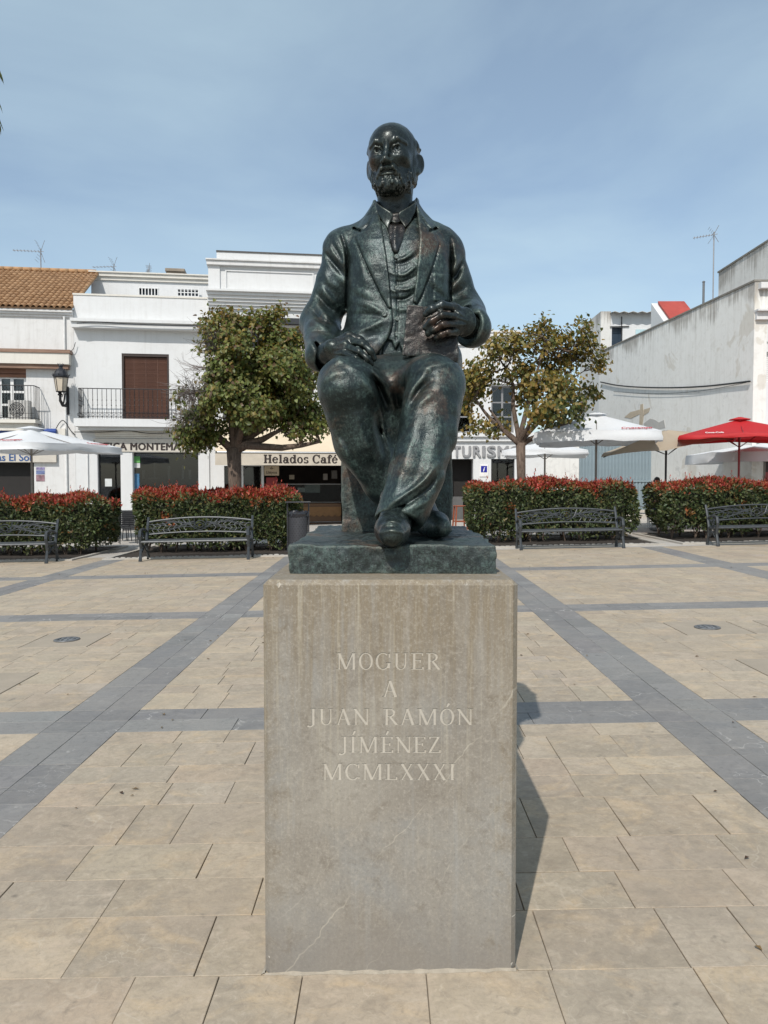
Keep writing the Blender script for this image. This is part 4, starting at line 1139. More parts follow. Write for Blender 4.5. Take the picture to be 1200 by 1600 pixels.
def text_obj(name, s, mat, parent, loc, width=None, height=1.0, bold=0.0, depth=.008, shear=0.0, rx=math.pi/2, rz=0.0, spacing=1.0, center=False):
    cu = bpy.data.curves.new(name, 'FONT'); cu.body = s; cu.size = 1.0; cu.extrude = .5; cu.shear = shear; cu.resolution_u = 3; cu.space_character = spacing
    tmp = bpy.data.objects.new(name, cu); COL.objects.link(tmp); bpy.context.view_layer.update()
    me = bpy.data.meshes.new_from_object(tmp.evaluated_get(bpy.context.evaluated_depsgraph_get())); bpy.data.objects.remove(tmp); bpy.data.curves.remove(cu)
    n = len(me.vertices); co = np.empty(n*3); me.vertices.foreach_get('co', co); co = co.reshape(-1,3); F = [tuple(p.vertices) for p in me.polygons]
    x0, x1 = co[:,0].min(), co[:,0].max(); cap = .70; sy = height/cap; sx = (width/(x1-x0)) if width else sy
    co[:,0] = (co[:,0]-(x0 if not center else (x0+x1)/2))*sx; co[:,1] *= sy
    VV, FF = [], []
    sh = [(0,0)] if not bold else [(a*bold, b*bold*.55) for a, b in ((0,0),(1,.0),(-1,.0),(.6,1),(-.6,-1))]
    for k, (a, b) in enumerate(sh):       # thicker strokes: shifted copies at slightly different depth
        c = co.copy(); c[:,0] += a*sy; c[:,1] += b*sy; c[:,2] *= depth*(1+.07*k); FF += [tuple(q+k*n for q in f) for f in F]; VV.append(c)
    bpy.data.meshes.remove(me); me = bpy.data.meshes.new(name); me.from_pydata(np.concatenate(VV).tolist(), [], FF); me.materials.append(mat); me.update()
    o = bpy.data.objects.new(name, me); COL.objects.link(o); o.parent = parent; o.location = loc; o.rotation_euler = (rx, 0, rz); return o
def slab_glyph(c):
    """heavy slab-serif letters; unit = cap height, x-height .72"""
    T, t, sl, X = .22, .10, .11, .72
    st = lambda x, y1=1.0: [vb(x,T,0,y1), hb(x-.07,x+T+.07,0,sl)]
    ring = lambda cx, rx: arc(cx, X/2, rx, X/2+.02, 0, 360, T*.9, t, 20)
    if c == 'H': return st(.08)+st(.58)+[hb(.01,.37,1-sl,sl), hb(.51,.87,1-sl,sl), hb(.2,.7,.45,t*1.1)], .90
    if c == 'l': return st(.08)+[hb(.01,.2,1-sl,sl)], .42
    if c == 'o': return ring(.33,.33), .70
    if c == 'e': return arc(.33,X/2,.33,X/2+.02,35,330,T*.9,t,18)+[hb(.1,.62,.36,t*.9), vb(.52,.13,.38,.56)], .70
    if c == 'é': g, w = slab_glyph('e'); return g+[[(.26,.80),(.36,.78),(.52,1.0),(.36,1.02)]], w
    if c == 'a': return arc(.26,.22,.26,.24,20,340,T*.85,t,14)+[vb(.38,T,0,.56), hb(.38,.70,0,sl)]+arc(.34,.52,.26,.22,0,160,T*.8,t,10)+[vb(.08,.17,.50,.64)], .72
    if c == 'd': return arc(.30,X/2,.30,X/2+.02,30,330,T*.9,t,16)+[vb(.46,T,0,1.0), hb(.46,.76,0,sl), hb(.38,.6,1-sl,sl)], .78
    if c == 's': return arc(.27,.53,.25,.21,30,255,T*.8,t*1.1,12)+arc(.29,.19,.27,.21,-150,85,T*.8,t*1.1,12)+[vb(.43,.08,.52,.72), vb(.03,.08,.0,.2)], .58
    if c == 'C': return arc(.45,.5,.45,.53,42,320,T,t,20)+[vb(.72,.11,.62,1.0)], .88
    if c == 'f': return st(.10,.80)+[hb(.0,.46,X-.10,.10)]+arc(.32,.78,.22,.24,30,180,T*.95,t,10)+[vb(.42,.13,.78,.92)], .48
    return [], .34
def slab_text(name, s, mat, parent, loc, width, height, depth=.01):
    gl = [slab_glyph(c) for c in s]; tot = sum(w for g, w in gl)+.04*(len(s)-1); k = width/tot; m = MB(); x = 0; i = 0
    for g, w in gl:
        for p in g:
            pts = [(x+a*k, b*height) for a, b in p]; n = len(pts)
            if sum(pts[q][0]*pts[(q+1)%n][1]-pts[(q+1)%n][0]*pts[q][1] for q in range(n)) < 0: pts = pts[::-1]
            i += 1; m.prism(pts, -depth-.0006*(i % 9), 0)
        x += (w+.04)*k
    o = m.build(name, mat, parent); o.location = loc; return o

class Fac:
    """a building standing on a facade line: local x along it, y into it, z up"""
    def __init__(s, name, x, y, ang, label, cat='building'):
        s.o = empty(name, (x, y, 0), ang); tag(s.o, label, cat); s.p = np.array([x, y]); s.a = ang
        s.dx = np.array([math.cos(ang), math.sin(ang)]); s.dy = np.array([-math.sin(ang), math.cos(ang)])
    def q(s, px, py, v=0.0):
        d = ray(px, py); org = s.p + s.dy*v
        t = (org @ s.dy)/(d[:2] @ s.dy); P = d*t
        return float((P[:2]-s.p) @ s.dx), float(CAM_Z+d[2]*t)
    def u(s, px, v=0.0): return s.q(px, 700, v)[0]
    def z(s, px, py, v=0.0): return s.q(px, py, v)[1]
    def rect(s, px0, py0, px1, py1, v=0.0):
        u0, z1 = s.q(px0, py0, v); u1, z0 = s.q(px1, py1, v); return u0, u1, z0, z1
def wall_with_holes(m, u0, u1, z0, z1, v0, v1, holes):
    us = sorted(set([u0,u1]+[q for h in holes for q in h[:2] if u0 < q < u1])); zs = sorted(set([z0,z1]+[q for h in holes for q in h[2:4] if z0 < q < z1]))
    for a, b in zip(us[:-1], us[1:]):
        run = None
        for c, d in zip(zs[:-1], zs[1:]):
            mu, mz = (a+b)/2, (c+d)/2
            hole = any(h[0] < mu < h[1] and h[2] < mz < h[3] for h in holes)
            if hole:
                if run: m.box(a,b,v0,v1,*run); run = None
            else: run = (run[0], d) if run else (c, d)
        if run: m.box(a,b,v0,v1,*run)
    return m
def moulding(m, u0, u1, z0, z1, v_face, proj, steps=3, up=True):
    """stepped cornice that grows outwards towards its top"""
    h = (z1-z0)/steps
    for i in range(steps):
        k = (i+1)/steps if up else 1-i/steps
        m.box(u0-proj*k*.0, u1, v_face-proj*k, v_face+.02, z0+h*i+(.002 if i else 0), z0+h*(i+1))
def railing(o, u0, u1, v, z0, z1, n, mat=BLACKIRON, knots=True, sides=0.0, r=.011):
    b = empty('railing', (0,0,0)); b.parent = o
    m = MB(); m.tube([(u0,v,z1),(u1,v,z1)], .018, 6); m.tube([(u0,v,z0+.06),(u1,v,z0+.06)], .012, 5); m.tube([(u0,v,z0+.22),(u1,v,z0+.22)], .008, 5)
    if sides:
        for u in (u0, u1): m.tube([(u,v,z1),(u,v+sides,z1)], .018, 6); m.tube([(u,v,z0+.06),(u,v+sides,z0+.06)], .012, 5)
    m.build('rail', mat, b)
    mb = MB(); mb.tube([(0,0,0),(0,0,z1-z0)], r, 5)
    if knots:
        for zz in (.45,.62): mb.lathe([(.008,(z1-z0)*zz-.03),(.022,(z1-z0)*zz),(.008,(z1-z0)*zz+.03)], (0,0,0), 6)
        for s in (-1,1): mb.tube([(s*.005,0,.08),(s*.055,0,.11),(s*.055,0,.17),(s*.004,0,.20)], .007, 4)
    me = mb.mesh('baluster', mat)
    for i in range(n+1):
        c = link('baluster', me, b); c.location = (u0+(u1-u0)*i/n, v, z0)
    if sides:
        for u in (u0, u1):
            for k in (1,2,3,4):
                c = link('baluster', me, b); c.location = (u, v+sides*k/4.5, z0)
    return b
TH = R(8)
# ---- tile-roofed house
A = Fac('tile_roofed_house', -14.0, 27.8, TH, 'white two-storey house with orange tiled roof and iron balcony, cut off by the left edge', 'house')
o = A.o
uR = A.u(118); zE = A.z(60,482)
win = A.rect(-46,572,42,657); shop = A.rect(-70,722,55,840)
m = MB(); wall_with_holes(m, -4.5, uR-.005, -.6, zE, 0, .35, [(win[0],win[1],win[2],win[3]), (shop[0],shop[1],-.5,shop[3])])
m.box(-4.5,uR-.005,.36,8.4,-.6,zE-.1); m.build('wall', WHITE2, o)
for q_ in ((win[0],win[1],win[2],win[3]),(shop[0],shop[1],-.5,shop[3])): m = MB(); m.box(q_[0],q_[1],.30,.358,q_[2],q_[3]); m.build('room_backing', DARKIN, o)  # thin panels behind the openings, coloured dark as room shade
# roof deck and tiles
VR, ZR = 4.1, A.z(100,424,4.1)
sl = math.atan2(ZR-zE-.05, VR+.25)
m = MB(); m.hexa([(-4.5,-.22,zE-.06),(uR,-.22,zE-.06),(uR,VR,ZR-.10),(-4.5,VR,ZR-.10),(-4.5,-.22,zE+.0),(uR,-.22,zE+.0),(uR,VR,ZR-.04),(-4.5,VR,ZR-.04)])
roof = m.build('roof', simple('roof_mortar', (.34,.22,.14), .9), o)
def tile_mat():
    t = NT('orange_roof_tile'); rnd_ = t.objrand(); v = t.world()
    n = t.noise(v, 2.5, 5, .65); n2 = t.noise(v, 18, 4, .6)
    c = t.mix(rnd_, (.295,.160,.072), (.41,.245,.125)); c = t.mix(t.rng(n, .4, .7, 0, .5), c, (.24,.140,.075)); c = t.mix(t.rng(n2, .6, .75, 0, .4), c, (.16,.11,.08))
    t.set(Base_Color=c, Roughness=.85); t.bump(n2, .3, .006); return t.mat
TILE = tile_mat()
PW, PL = .205, .345; seg = 9; vs = []; fs = []
for j, (yy, zz) in enumerate(((-.02,.030),(PL+.055,.0))):
    for i in range(seg+1):
        f = i/seg; x = -.02+f*(PW+.03)
        hump = .062*max(0.0, math.sin(math.pi*min(1, max(0, (f-.30)/.70))))**.8 - .018*math.sin(math.pi*min(1, f/.32)) if True else 0
        vs.append((x, yy, hump*(1.06 if j == 0 else .96)+zz)); vs.append((x, yy, hump*(1.06 if j == 0 else .96)+zz-.014))
for i in range(seg):
    a = 2*i; b = 2*(seg+1)+2*i
    fs += [(a, a+2, b+2, b), (a+1, b+1, b+3, a+3), (a, a+1, a+3, a+2), (b, b+2, b+3, b+1)]
mm = MB(); mm.add(vs, fs); tme = mm.mesh('roof_tile', TILE)
nr = int((VR+.3)/math.cos(sl)/PL)+1; nc = 19
for rI in range(nr):
    for cI in range(nc):
        s = rI*PL-.04; u = uR-.20-cI*PW
        t_ = link('roof_tile', tme, roof)
        t_.location = (u, -.22+s*math.cos(sl), zE+.012+s*math.sin(sl)); t_.rotation_euler = (sl+R(.2)+rnd.uniform(-.012,.012), rnd.uniform(-.02,.02), rnd.uniform(-.02,.02))
m = MB()
for i in range(12): m.tube([(uR-.10-i*.36,VR,ZR+.02),(uR-.10-(i+1)*.36-.03,VR,ZR+.035)], [.10,.085], 8)
m.build('ridge', TILE, roof, True)
m = MB(); moulding(m, -4.5, uR-.005, zE-.30, zE-.065, 0, .20, 3); m.build('eave_cornice', WHITE2, o)
zl, zh = A.z(60,577), A.z(60,549)
m = MB(); m.box(-4.5,uR-.05,-.38,0.0,zh-.10,zh+.02); m.box(-4.5,uR-.16,-.26,0,zl,zl+.15); m.build('old_ledge_boards', EAVEWOOD, o)
m = MB(); m.box(-4.5,uR-.10,-.34,0.0,zl+.152,zh-.102); m.build('ledge', CREAMW, o)
# French window
def panes(o, u0, u1, z0, z1, v, nu, nz, fw=.09, mat=FRAMEW, gl=DARKGLASS, bar_w=.04, name='window'):
    w = empty(name, (0,0,0)); w.parent = o
    m = MB(); m.box(u0,u0+fw,v-.03,v+.04,z0,z1); m.box(u1-fw,u1,v-.03,v+.04,z0,z1); m.box(u0+fw,u1-fw,v-.028,v+.04,z0,z0+fw); m.box(u0+fw,u1-fw,v-.028,v+.04,z1-fw,z1)
    iu, iz = (u1-u0-2*fw)/nu, (z1-z0-2*fw)/nz
    for i in range(1,nu): m.box(u0+fw+iu*i-bar_w,u0+fw+iu*i+bar_w,v-.034,v+.036,z0+fw,z1-fw)
    for j in range(1,nz): m.box(u0+fw,u1-fw,v-.026,v+.034,z0+fw+iz*j-bar_w*.7,z0+fw+iz*j+bar_w*.7)
    m.build('frame', mat, w)
    for i in range(nu):
        for j in range(nz):
            g = MB(); g.box(u0+fw+iu*i+.002,u0+fw+iu*(i+1)-.002,v+.005,v+.012,z0+fw+iz*j+.002,z0+fw+iz*(j+1)-.002); g.build('pane', gl, w)
    return w
zb_ = A.z(20,587)
w = panes(o, win[0]+.02, win[1]-.02, win[2], zb_, .16, 4, 3, .10, bar_w=.055)
CURT = simple('white_curtain', (.62,.62,.61), .9)
for s_ in (0,1):
    uu = A.u(22); m = MB(); e = .42
    if s_: m.prism([(uu+.05,zb_-.12),(uu+e,zb_-.12),(uu+.05,zb_-.75)], .18, .185)
    else: m.prism([(uu-.05,zb_-.12),(uu-e,zb_-.12),(uu-.05,zb_-.75)], .18, .185)
    m.build('curtain', CURT, w)
m = MB(); m.tube([(win[0],.10,zb_+.02),(win[1],.10,zb_+.02)], .075, 8); m.box(win[0],win[1],.04,.16,zb_+.09,win[3]); m.build('roller_blind', wood('red_brown_blind', (.16,.07,.04),(.26,.13,.08)), o)
zf = A.z(20,656)
bu = A.u(57,-.7)
m = MB(); m.box(A.u(-60),bu,-.78,0,zf-.16,zf-.04); m.box(A.u(-60),bu-.10,-.62,0,zf-.42,zf-.162); m.build('balcony_slab', CREAMW, o)
railing(o, A.u(-50,-.72), bu-.05, -.72, zf-.04, A.z(20,602,-.72), 22, knots=False, sides=.68, r=.009)
# air conditioner on the balcony
ac = empty('air_conditioner', (0,0,0)); ac.parent = o
r_ = A.rect(12,625,46,653,-.45)
m = MB(); m.bbox(r_[0],r_[1],-.45,-.15,zf-.03,r_[3],.02); m.build('case', simple('ac_grey', (.42,.41,.39), .5), ac)
m = MB(); cu_ = r_[0]+(r_[1]-r_[0])*.42; cz_ = (zf+r_[3])/2
for k in range(5): m.tube([(cu_+(.05+.05*k)*math.cos(a*math.pi/10), -.456, cz_+(.05+.05*k)*math.sin(a*math.pi/10)) for a in range(21)], .012, 4)
m.build('fan_grille', BLACKIRON, ac)
# shop front under the balcony
rs = A.rect(-70,710,88,722,-.12); 
m = MB(); m.box(rs[0],rs[1],-.14,-.005,A.z(30,722,-.14),A.z(30,704,-.14)); sg = m.build('sign_board', SIGN_CREAM, o)
text_obj('lettering', 'Golosinas El Sol', LETTER_BLUE, sg, (A.u(-56,-.15), -.147, A.z(30,720,-.15)), width=A.u(48,-.15)-A.u(-56,-.15), height=.26, bold=.02)
m = MB(); m.tube([(A.u(-60,-.25),-.22,A.z(60,674,-.22)),(A.u(88,-.25),-.22,A.z(88,674,-.22))], .10, 10); m.build('awning_roll', simple('blue_awning', (.018,.055,.24), .7), o)
POST = [(.22,.19,.34),(.12,.15,.28),(.24,.14,.16),(.35,.33,.30)]
for k, (a, b_) in enumerate(((730,734),(735,741),(742,752))):
    r_ = A.rect(56.5,a,70,b_); m = MB(); m.box(r_[0],r_[1],-.012,-.002,r_[2],r_[3]); m.build('poster', simple('poster_%d' % k, POST[k], .4, 0, .6, 9), o)
m = MB(); m.tube([(A.u(104),-.06,-.3),(A.u(104),-.06,zE-.25)], .035, 6); m.tube([(A.u(137),-.05,-.3),(A.u(137),-.05,A.z(137,690))], .02, 6); m.build('downpipe', FRAMEW, o)
m = MB(); m.box(A.u(90),A.u(104),-.16,0,A.z(97,695),A.z(97,670)); m.build('junction_box', CREAMW, o)

# ---- optician's building
uB0 = A.u(118); uB1 = A.u(328)
B = Fac('balcony_building', *(A.p+A.dx*(uB0+.001)), TH, 'white two-storey building with brown slatted balcony blind above the optician\'s shop', 'building'); o = B.o
UW = uB1-uB0-.005; zT = B.z(220,464); zc0, zc1 = B.z(220,514), B.z(220,504)
dw = B.rect(190,552,265,657); sd = B.rect(152,707,190,850); sw = B.rect(208,707,311,850)
m = MB(); wall_with_holes(m, 0, UW, -.6, zT, 0, .35, [(dw[0],dw[1],dw[2],dw[3]), (sd[0],sd[1],-.4,sd[3]), (sw[0],sw[1],.75,sw[3])])
m.box(0,UW,.352,7,-.6,zc0-.3); m.build('wall', WHITE, o)
m = MB(); m.box(-.02,UW,-.03,.38,zT,zT+.06); m.build('coping', CREAMW, o)
m = MB(); m.box(-.02,UW-.01,-.44,0,zc1-.09,zc1+.02); m.box(0,UW-.01,-.36,0,zc0-.06,zc1-.092); m.build('cornice', WHITE, o)
# slatted blind
bl = empty('slat_blind', (0,0,0)); bl.parent = o
m = MB(); m.box(dw[0],dw[0]+.07,.02,.16,dw[2],dw[3]); m.box(dw[1]-.07,dw[1],.02,.16,dw[2],dw[3]); m.box(dw[0]+.07,dw[1]-.07,.02,.16,dw[3]-.10,dw[3]); m.build('frame', simple('dark_brown_frame', (.03,.018,.014), .5), bl)
sm_ = MB(); sm_.box(dw[0]+.075,dw[1]-.075,-.012,.012,0,.040); sme = sm_.mesh('slat', BLIND)
k = 0; zz = dw[2]+.03
while zz < dw[3]-.14:
    c = link('slat', sme, bl); c.location = (0,.12+rnd.uniform(-.004,.004),zz); c.rotation_euler = (R(22)+rnd.uniform(-.06,.06),0,rnd.uniform(-.0015,.0015)); zz += .046
m = MB()
for f in (.25,.5,.75): m.box(dw[0]+(dw[1]-dw[0])*f-.008,dw[0]+(dw[1]-dw[0])*f+.008,.09,.10,dw[2]+.02,dw[3]-.1)
m.build('cord', BLIND, bl)
m = MB(); m.box(dw[0],dw[1],.30,.352,dw[2],dw[3]); m.build('room_backing', DARKIN, o)
zf = B.z(160,656); zs = B.z(160,668)
m = MB(); m.box(.10,UW-.25,-.62,0,zs,zf); m.box(.20,UW-.35,-.40,0,zs-.12,zs-.002); m.build('balcony_slab', WHITE, o)
railing(o, B.u(124,-.58), UW-.35, -.58, zf, B.z(150,607,-.58), 26, sides=.54)
m = MB(); moulding(m, B.u(150), UW-.05, B.z(220,685), zs-.125, 0, .22, 4); m.build('ledge', CREAMW, o)
# sign and shop front
fz0, fz1 = B.z(220,706), B.z(220,685.5)
m = MB(); m.box(B.u(147),UW-.15,-.10,0,fz0,fz1-.01); sg = m.build('sign_board', SIGN_CREAM, o)
text_obj('lettering', 'ÓPTICA MONTEMAYOR', LETTER_DARK, sg, (B.u(141,-.1), -.108, B.z(220,703,-.1)), width=B.u(313,-.1)-B.u(141,-.1), height=.255, bold=.045, spacing=1.08)
w = panes(o, sw[0], sw[1], .75, sw[3], .22, 1, 1, .04, simple('dark_aluminium', (.02,.02,.022), .4), name='shop_window')
m = MB(); m.box(sw[0]+.05,sw[1]-.05,.30,.33,1.30,1.36); m.build('display_shelf', wood('shelf_wood', (.28,.17,.08),(.36,.23,.12)), w)
STK = [((208.6,713,219,723),(.10,.32,.08)), ((209,723.5,219,731),(.55,.56,.56)), ((210,740,218,764),(.05,.16,.30))]
for k, (rr, cc) in enumerate(STK):
    r_ = B.rect(*rr, .19); m = MB(); m.box(r_[0],r_[1],.182,.186,r_[2],r_[3]); m.build('sticker', simple('sticker_%d' % k, cc, .5, 0, .25, 8), w)
for q_ in ((sw[0],sw[1],.75,sw[3]),(sd[0],sd[1],-.39,sd[3])): m = MB(); m.box(q_[0],q_[1],.335,.350,q_[2],q_[3]); m.build('room_backing', DARKIN, o)
for k, (a, b_, c, d, col) in enumerate(((222,226,735,748,(.30,.30,.28)),(232,250,746,749,(.22,.20,.18)),(262,266,728,749,(.34,.34,.33)),(284,288,727,749,(.30,.31,.31)),(295,299,734,749,(.36,.35,.33)),(240,243,724,749,(.2,.2,.2)))): r_ = B.rect(a,c,b_,d,.3); m = MB(); m.bbox(r_[0],r_[1],.28,.32,r_[2],r_[3],.006); m.build('display_stand', simple('display_stand_%d' % k, col, .5), w)
w2 = panes(o, sd[0], sd[1], -.35, sd[3], .25, 1, 1, .05, simple('dark_aluminium', (.02,.02,.022), .4), name='shop_door')
r_ = B.rect(164,748,175,760,.22); m = MB(); m.box(r_[0],r_[1],.212,.216,r_[2],r_[3]); m.build('notice', simple('notice_white', (.55,.57,.56), .6), w2)
for a, b_ in ((191,207),(312.5,327)): m = MB(); m.box(B.u(a),B.u(b_),-.06,0,.55,fz0-.002); m.build('pilaster', WHITE, o)
for a, b_ in ((190,208),(312,327.5)): m = MB(); m.box(B.u(a),B.u(b_),-.09,0,-.4,.548); m.build('pilaster_base', simple('dark_dado', (.05,.05,.052), .6), o)
# set-back storey on the roof
uo0, zz1 = B.q(158,428,4.2); zz0 = zc0-1.0; zt2 = B.z(240,430,4.2)
h1 = B.rect(217,449,247,463,4.2); h2 = B.rect(278,452,311,466,4.2)
up = empty('upper_storey', (0,0,0)); up.parent = o
m = MB(); wall_with_holes(m, B.u(146,4.2), UW+.3, zz0, zt2, 4.2, 4.5, [h1, h2]); m.box(B.u(146,4.2),UW+.3,4.502,8,zz0,zt2-.2); m.build('wall', WHITE, up)
m = MB(); moulding(m, B.u(145,4.2), UW+.3, zt2-.28, zt2-.002, 4.2, .16, 2); m.box(B.u(144,4.2),UW+.3,3.98,4.6,zt2,zt2+.05); m.build('cornice', CREAMW, up)
for h in (h1, h2):
    w = empty('barred_window', (0,0,0)); w.parent = up
    m = MB(); m.box(h[0],h[1],4.42,4.45,h[2],h[3]); m.build('pane', simple('window_glass_blue', (.03,.045,.065), .12), w)
    m = MB(); n = 6; pr = .0 if h is h1 else .18
    for i in range(n+1): m.box(h[0]+(h[1]-h[0])*i/n-.02,h[0]+(h[1]-h[0])*i/n+.02,4.17-pr,4.20-pr,h[2],h[3])
    for f in (.05,.5,.95):
        if h is h2 or f != .5: m.box(h[0]-.02,h[1]+.02,4.168-pr,4.202-pr,h[2]+(h[3]-h[2])*f-.018,h[2]+(h[3]-h[2])*f+.018)
    m.build('bars', FRAMEW, w)
c0 = B.rect(258,419,289,434,5.0)
m = MB(); m.bbox(c0[0]+.06,c0[1]-.06,5.0,5.7,c0[2]-.4,c0[3]-.14,.02); m.bbox(c0[0],c0[1],4.94,5.76,c0[3]-.138,c0[3],.02); m.build('chimney', concrete('old_chimney', (.20,.165,.125),(.30,.25,.20),3), up)

# ---- building with the tall parapet, ice-cream parlour below
uC0 = A.u(328); C_ = Fac('parapet_building', *(A.p+A.dx*(uC0+.001)), TH, 'tall white building with panelled parapet and stepped cornice above the cream ice-cream parlour awning', 'building'); o = C_.o
UC = C_.u(548); zt = C_.z(420,395); zq0, zq1 = C_.z(400,418), C_.z(400,410); zp0 = C_.z(400,461); zk = C_.z(400,484)
wn = C_.rect(347,508,474,668); sh = C_.rect(412,727,540,850); s1 = C_.rect(350,728,363,850); s2 = C_.rect(380,728,409,850)
m = MB(); wall_with_holes(m, 0, UC, -.6, zk, 0, .35, [wn, (sh[0],sh[1],-.35,sh[3]), (s1[0],s1[1],.7,s1[3]), (s2[0],s2[1],.7,s2[3])])
m.box(0,UC,2.6,7,-.6,zk-.1); m.box(-.0,.05,.352,2.598,-.6,zk-.1); m.box(UC-.05,UC,.352,2.598,-.6,zk-.1); m.box(.052,UC-.052,.352,2.598,4.2,4.4)
m.box(0,UC,-.02,.5,zk+.002,zp0); m.build('wall', WHITE, o)
m = MB(); k_ = 5; hh = (zp0-zk)/k_
for i in range(k_): m.box(-.02,UC,-.10-.075*i,.0-.022,zk+hh*i+(.002 if i else .0),zk+hh*(i+1))
m.box(-.06,UC,-.50,.5,zp0+.002,zp0+.07); m.build('cornice', WHITE, o)
m = MB(); m.box(0,UC,-.05,.5,zp0+.072,zq0); m.box(.0,C_.u(346),-.11,-.052,zp0+.074,zq0-.002); m.build('parapet', WHITE, o)
m = MB(); pz0, pz1 = C_.z(420,455), C_.z(420,425)
for (a,b_,c,d) in ((C_.u(354),C_.u(491),pz1-.04,pz1),(C_.u(354),C_.u(491),pz0,pz0+.04),(C_.u(354),C_.u(354)+.05,pz0+.042,pz1-.042),(C_.u(491)-.05,C_.u(491),pz0+.042,pz1-.042)): m.box(a,b_,-.09,-.053,c,d)
m.build('panel_frame', WHITE, o)
m = MB(); m.box(-.05,UC,-.22,.5,zq0+.002,zq1-.03); m.box(-.08,UC,-.28,.5,zq1-.028,zq1+.02); m.build('upper_cornice', WHITE2, o)
m = MB(); m.box(C_.u(341),UC,-.05,.5,zq1+.022,zt-.05); m.build('attic', WHITE, o)
m = MB(); m.box(C_.u(340.4),UC,-.08,.52,zt-.048,zt); m.build('coping', simple('dark_coping', (.07,.065,.06), .7), o)
w = panes(o, wn[0], wn[1], wn[2], wn[3], .25, 3, 2, .08, simple('beige_frame', (.34,.30,.25), .6))
m = MB(); m.bbox(C_.u(345),C_.u(477),-.20,-.005,C_.z(400,507),C_.z(400,497),.02); m.build('shutter_box', simple('dark_shutter_box', (.02,.022,.028), .5), o)
# interior of the parlour
par = empty('parlour_interior', (0,0,0)); par.parent = o
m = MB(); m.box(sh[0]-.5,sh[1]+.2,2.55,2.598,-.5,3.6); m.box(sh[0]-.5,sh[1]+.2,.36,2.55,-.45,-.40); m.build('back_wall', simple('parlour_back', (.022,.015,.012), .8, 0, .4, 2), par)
m = MB(); m.box(sh[0]+.1,sh[1]-.1,.9,1.5,-.38,.75); m.build('counter', wood('counter_wood', (.12,.06,.027),(.17,.09,.042)), par)
m = MB(); n = 12; L = sh[1]-sh[0]-.2; vs = [(sh[0]+.1,.62)]
for i in range(n*6+1):
    f = i/(n*6); vs.append((sh[0]+.1+L*f, .30-.07*abs(math.sin(math.pi*f*n))))
vs.append((sh[1]-.1,.62)); m.prism(vs[::-1], .86, .895); m.build('scalloped_valance', simple('brown_valance', (.24,.13,.055), .8), par)
m = MB(); m.tube([(sh[0]+.1,.88,1.52),(sh[1]-.1,.88,1.52)], .022, 6); m.tube([(sh[0]+.1,.84,.02),(sh[1]-.1,.84,.02)], .02, 6); m.tube([(sh[0]+.1,.88,.80),(sh[1]-.1,.88,.80)], .016, 6); m.build('chrome_rail', METAL_GREY, par)
m = MB(); m.box(sh[0]+.12,sh[1]-.12,.895,.903,.78,1.50); 
gl = NT('counter_glass'); gl.set(Base_Color=(.02,.025,.025), Roughness=.05); gl.b.inputs['Alpha'].default_value = .20; m.build('display_glass', gl.mat, par)
for k, (a, b_, c, d, col) in enumerate(((465,477,762,769,(.20,.26,.24)),(476,500,757,770,(.10,.14,.13)),(452,460,742,749,(.40,.34,.26)),(505,512,740,750,(.25,.22,.2)),(518,527,735,748,(.12,.11,.10)))):
    r_ = C_.rect(a,c,b_,d,1.2); m = MB(); m.bbox(r_[0],r_[1],1.2,1.35,r_[2],r_[3],.01); m.build('display_box', simple('display_%d' % k, col, .5), par)
for q_ in (s1, s2):
    m = MB(); m.box(q_[0],q_[1],.28,.30,.7,q_[3]); m.build('side_window', DARKGLASS, o); m = MB(); m.box(q_[0]-.1,q_[1]+.1,.56,.60,.6,q_[3]+.1); m.build('room_backing', DARKIN, o)
m = MB(); m.box(wn[0]-.1,wn[1]+.1,.80,.84,wn[2]-.1,wn[3]+.1); m.build('room_backing', simple('curtain_beige', (.20,.17,.13), .9), o)
r_ = C_.rect(413,728,436,743); m = MB(); m.bbox(r_[0],r_[1],-.06,-.002,r_[2],r_[3],.012); sg = m.build('sign_board', simple('cream_sign', (.46,.38,.27), .5), o)
text_obj('lettering', 'Lleyoa', LETTER_DARK, sg, (r_[0]+.08,-.066,r_[2]+.07), width=r_[1]-r_[0]-.16, height=.10)
m = MB(); cu_ = (r_[0]+r_[1])/2; m.tube([(cu_-.05,-.066,r_[2]+.24),(cu_,-.066,r_[2]+.31),(cu_+.05,-.066,r_[2]+.26),(cu_-.01,-.066,r_[2]+.235)], .012, 4); m.build('emblem', LETTER_DARK, sg)
r_ = C_.rect(416,746,433,760); m = MB(); m.bbox(r_[0],r_[1],-.05,-.002,r_[2]-.3,r_[3],.01); m.build('red_panel', simple('red_panel_paint', (.22,.018,.02), .5), o)
# awning
AWN = NT('cream_awning_cloth'); v = AWN.world(); n = AWN.noise(v, 1.5, 4, .6); AWN.set(Base_Color=AWN.mix(AWN.rng(n,.3,.7), (.56,.46,.335), (.62,.52,.385)), Roughness=.9); AWN = AWN.mat
VAL = simple('cream_valance', (.50,.44,.36), .9, 0, .12, 2)
aw = empty('awning', (0,0,0)); aw.parent = o
ua0, ua1 = C_.u(336,-1.6), C_.u(546,-1.6); za1 = C_.z(440,660,-.05); za0 = C_.z(440,707,-1.6); zv = C_.z(440,727,-1.6)
m = MB(); m.hexa([(ua0,-1.6,za0-.012),(ua1,-1.6,za0-.012),(ua1,-.02,za1-.012),(ua0,-.02,za1-.012),(ua0,-1.6,za0),(ua1,-1.6,za0),(ua1,-.02,za1),(ua0,-.02,za1)]); m.build('canopy', AWN, aw)
m = MB(); m.box(ua0,ua1,-1.615,-1.602,zv,za0-.02); vl = m.build('valance', VAL, aw)
m = MB(); m.tube([(ua0,-1.61,za0),(ua1,-1.61,za0)], .035, 8); m.build('front_bar', METAL_GREY, aw)
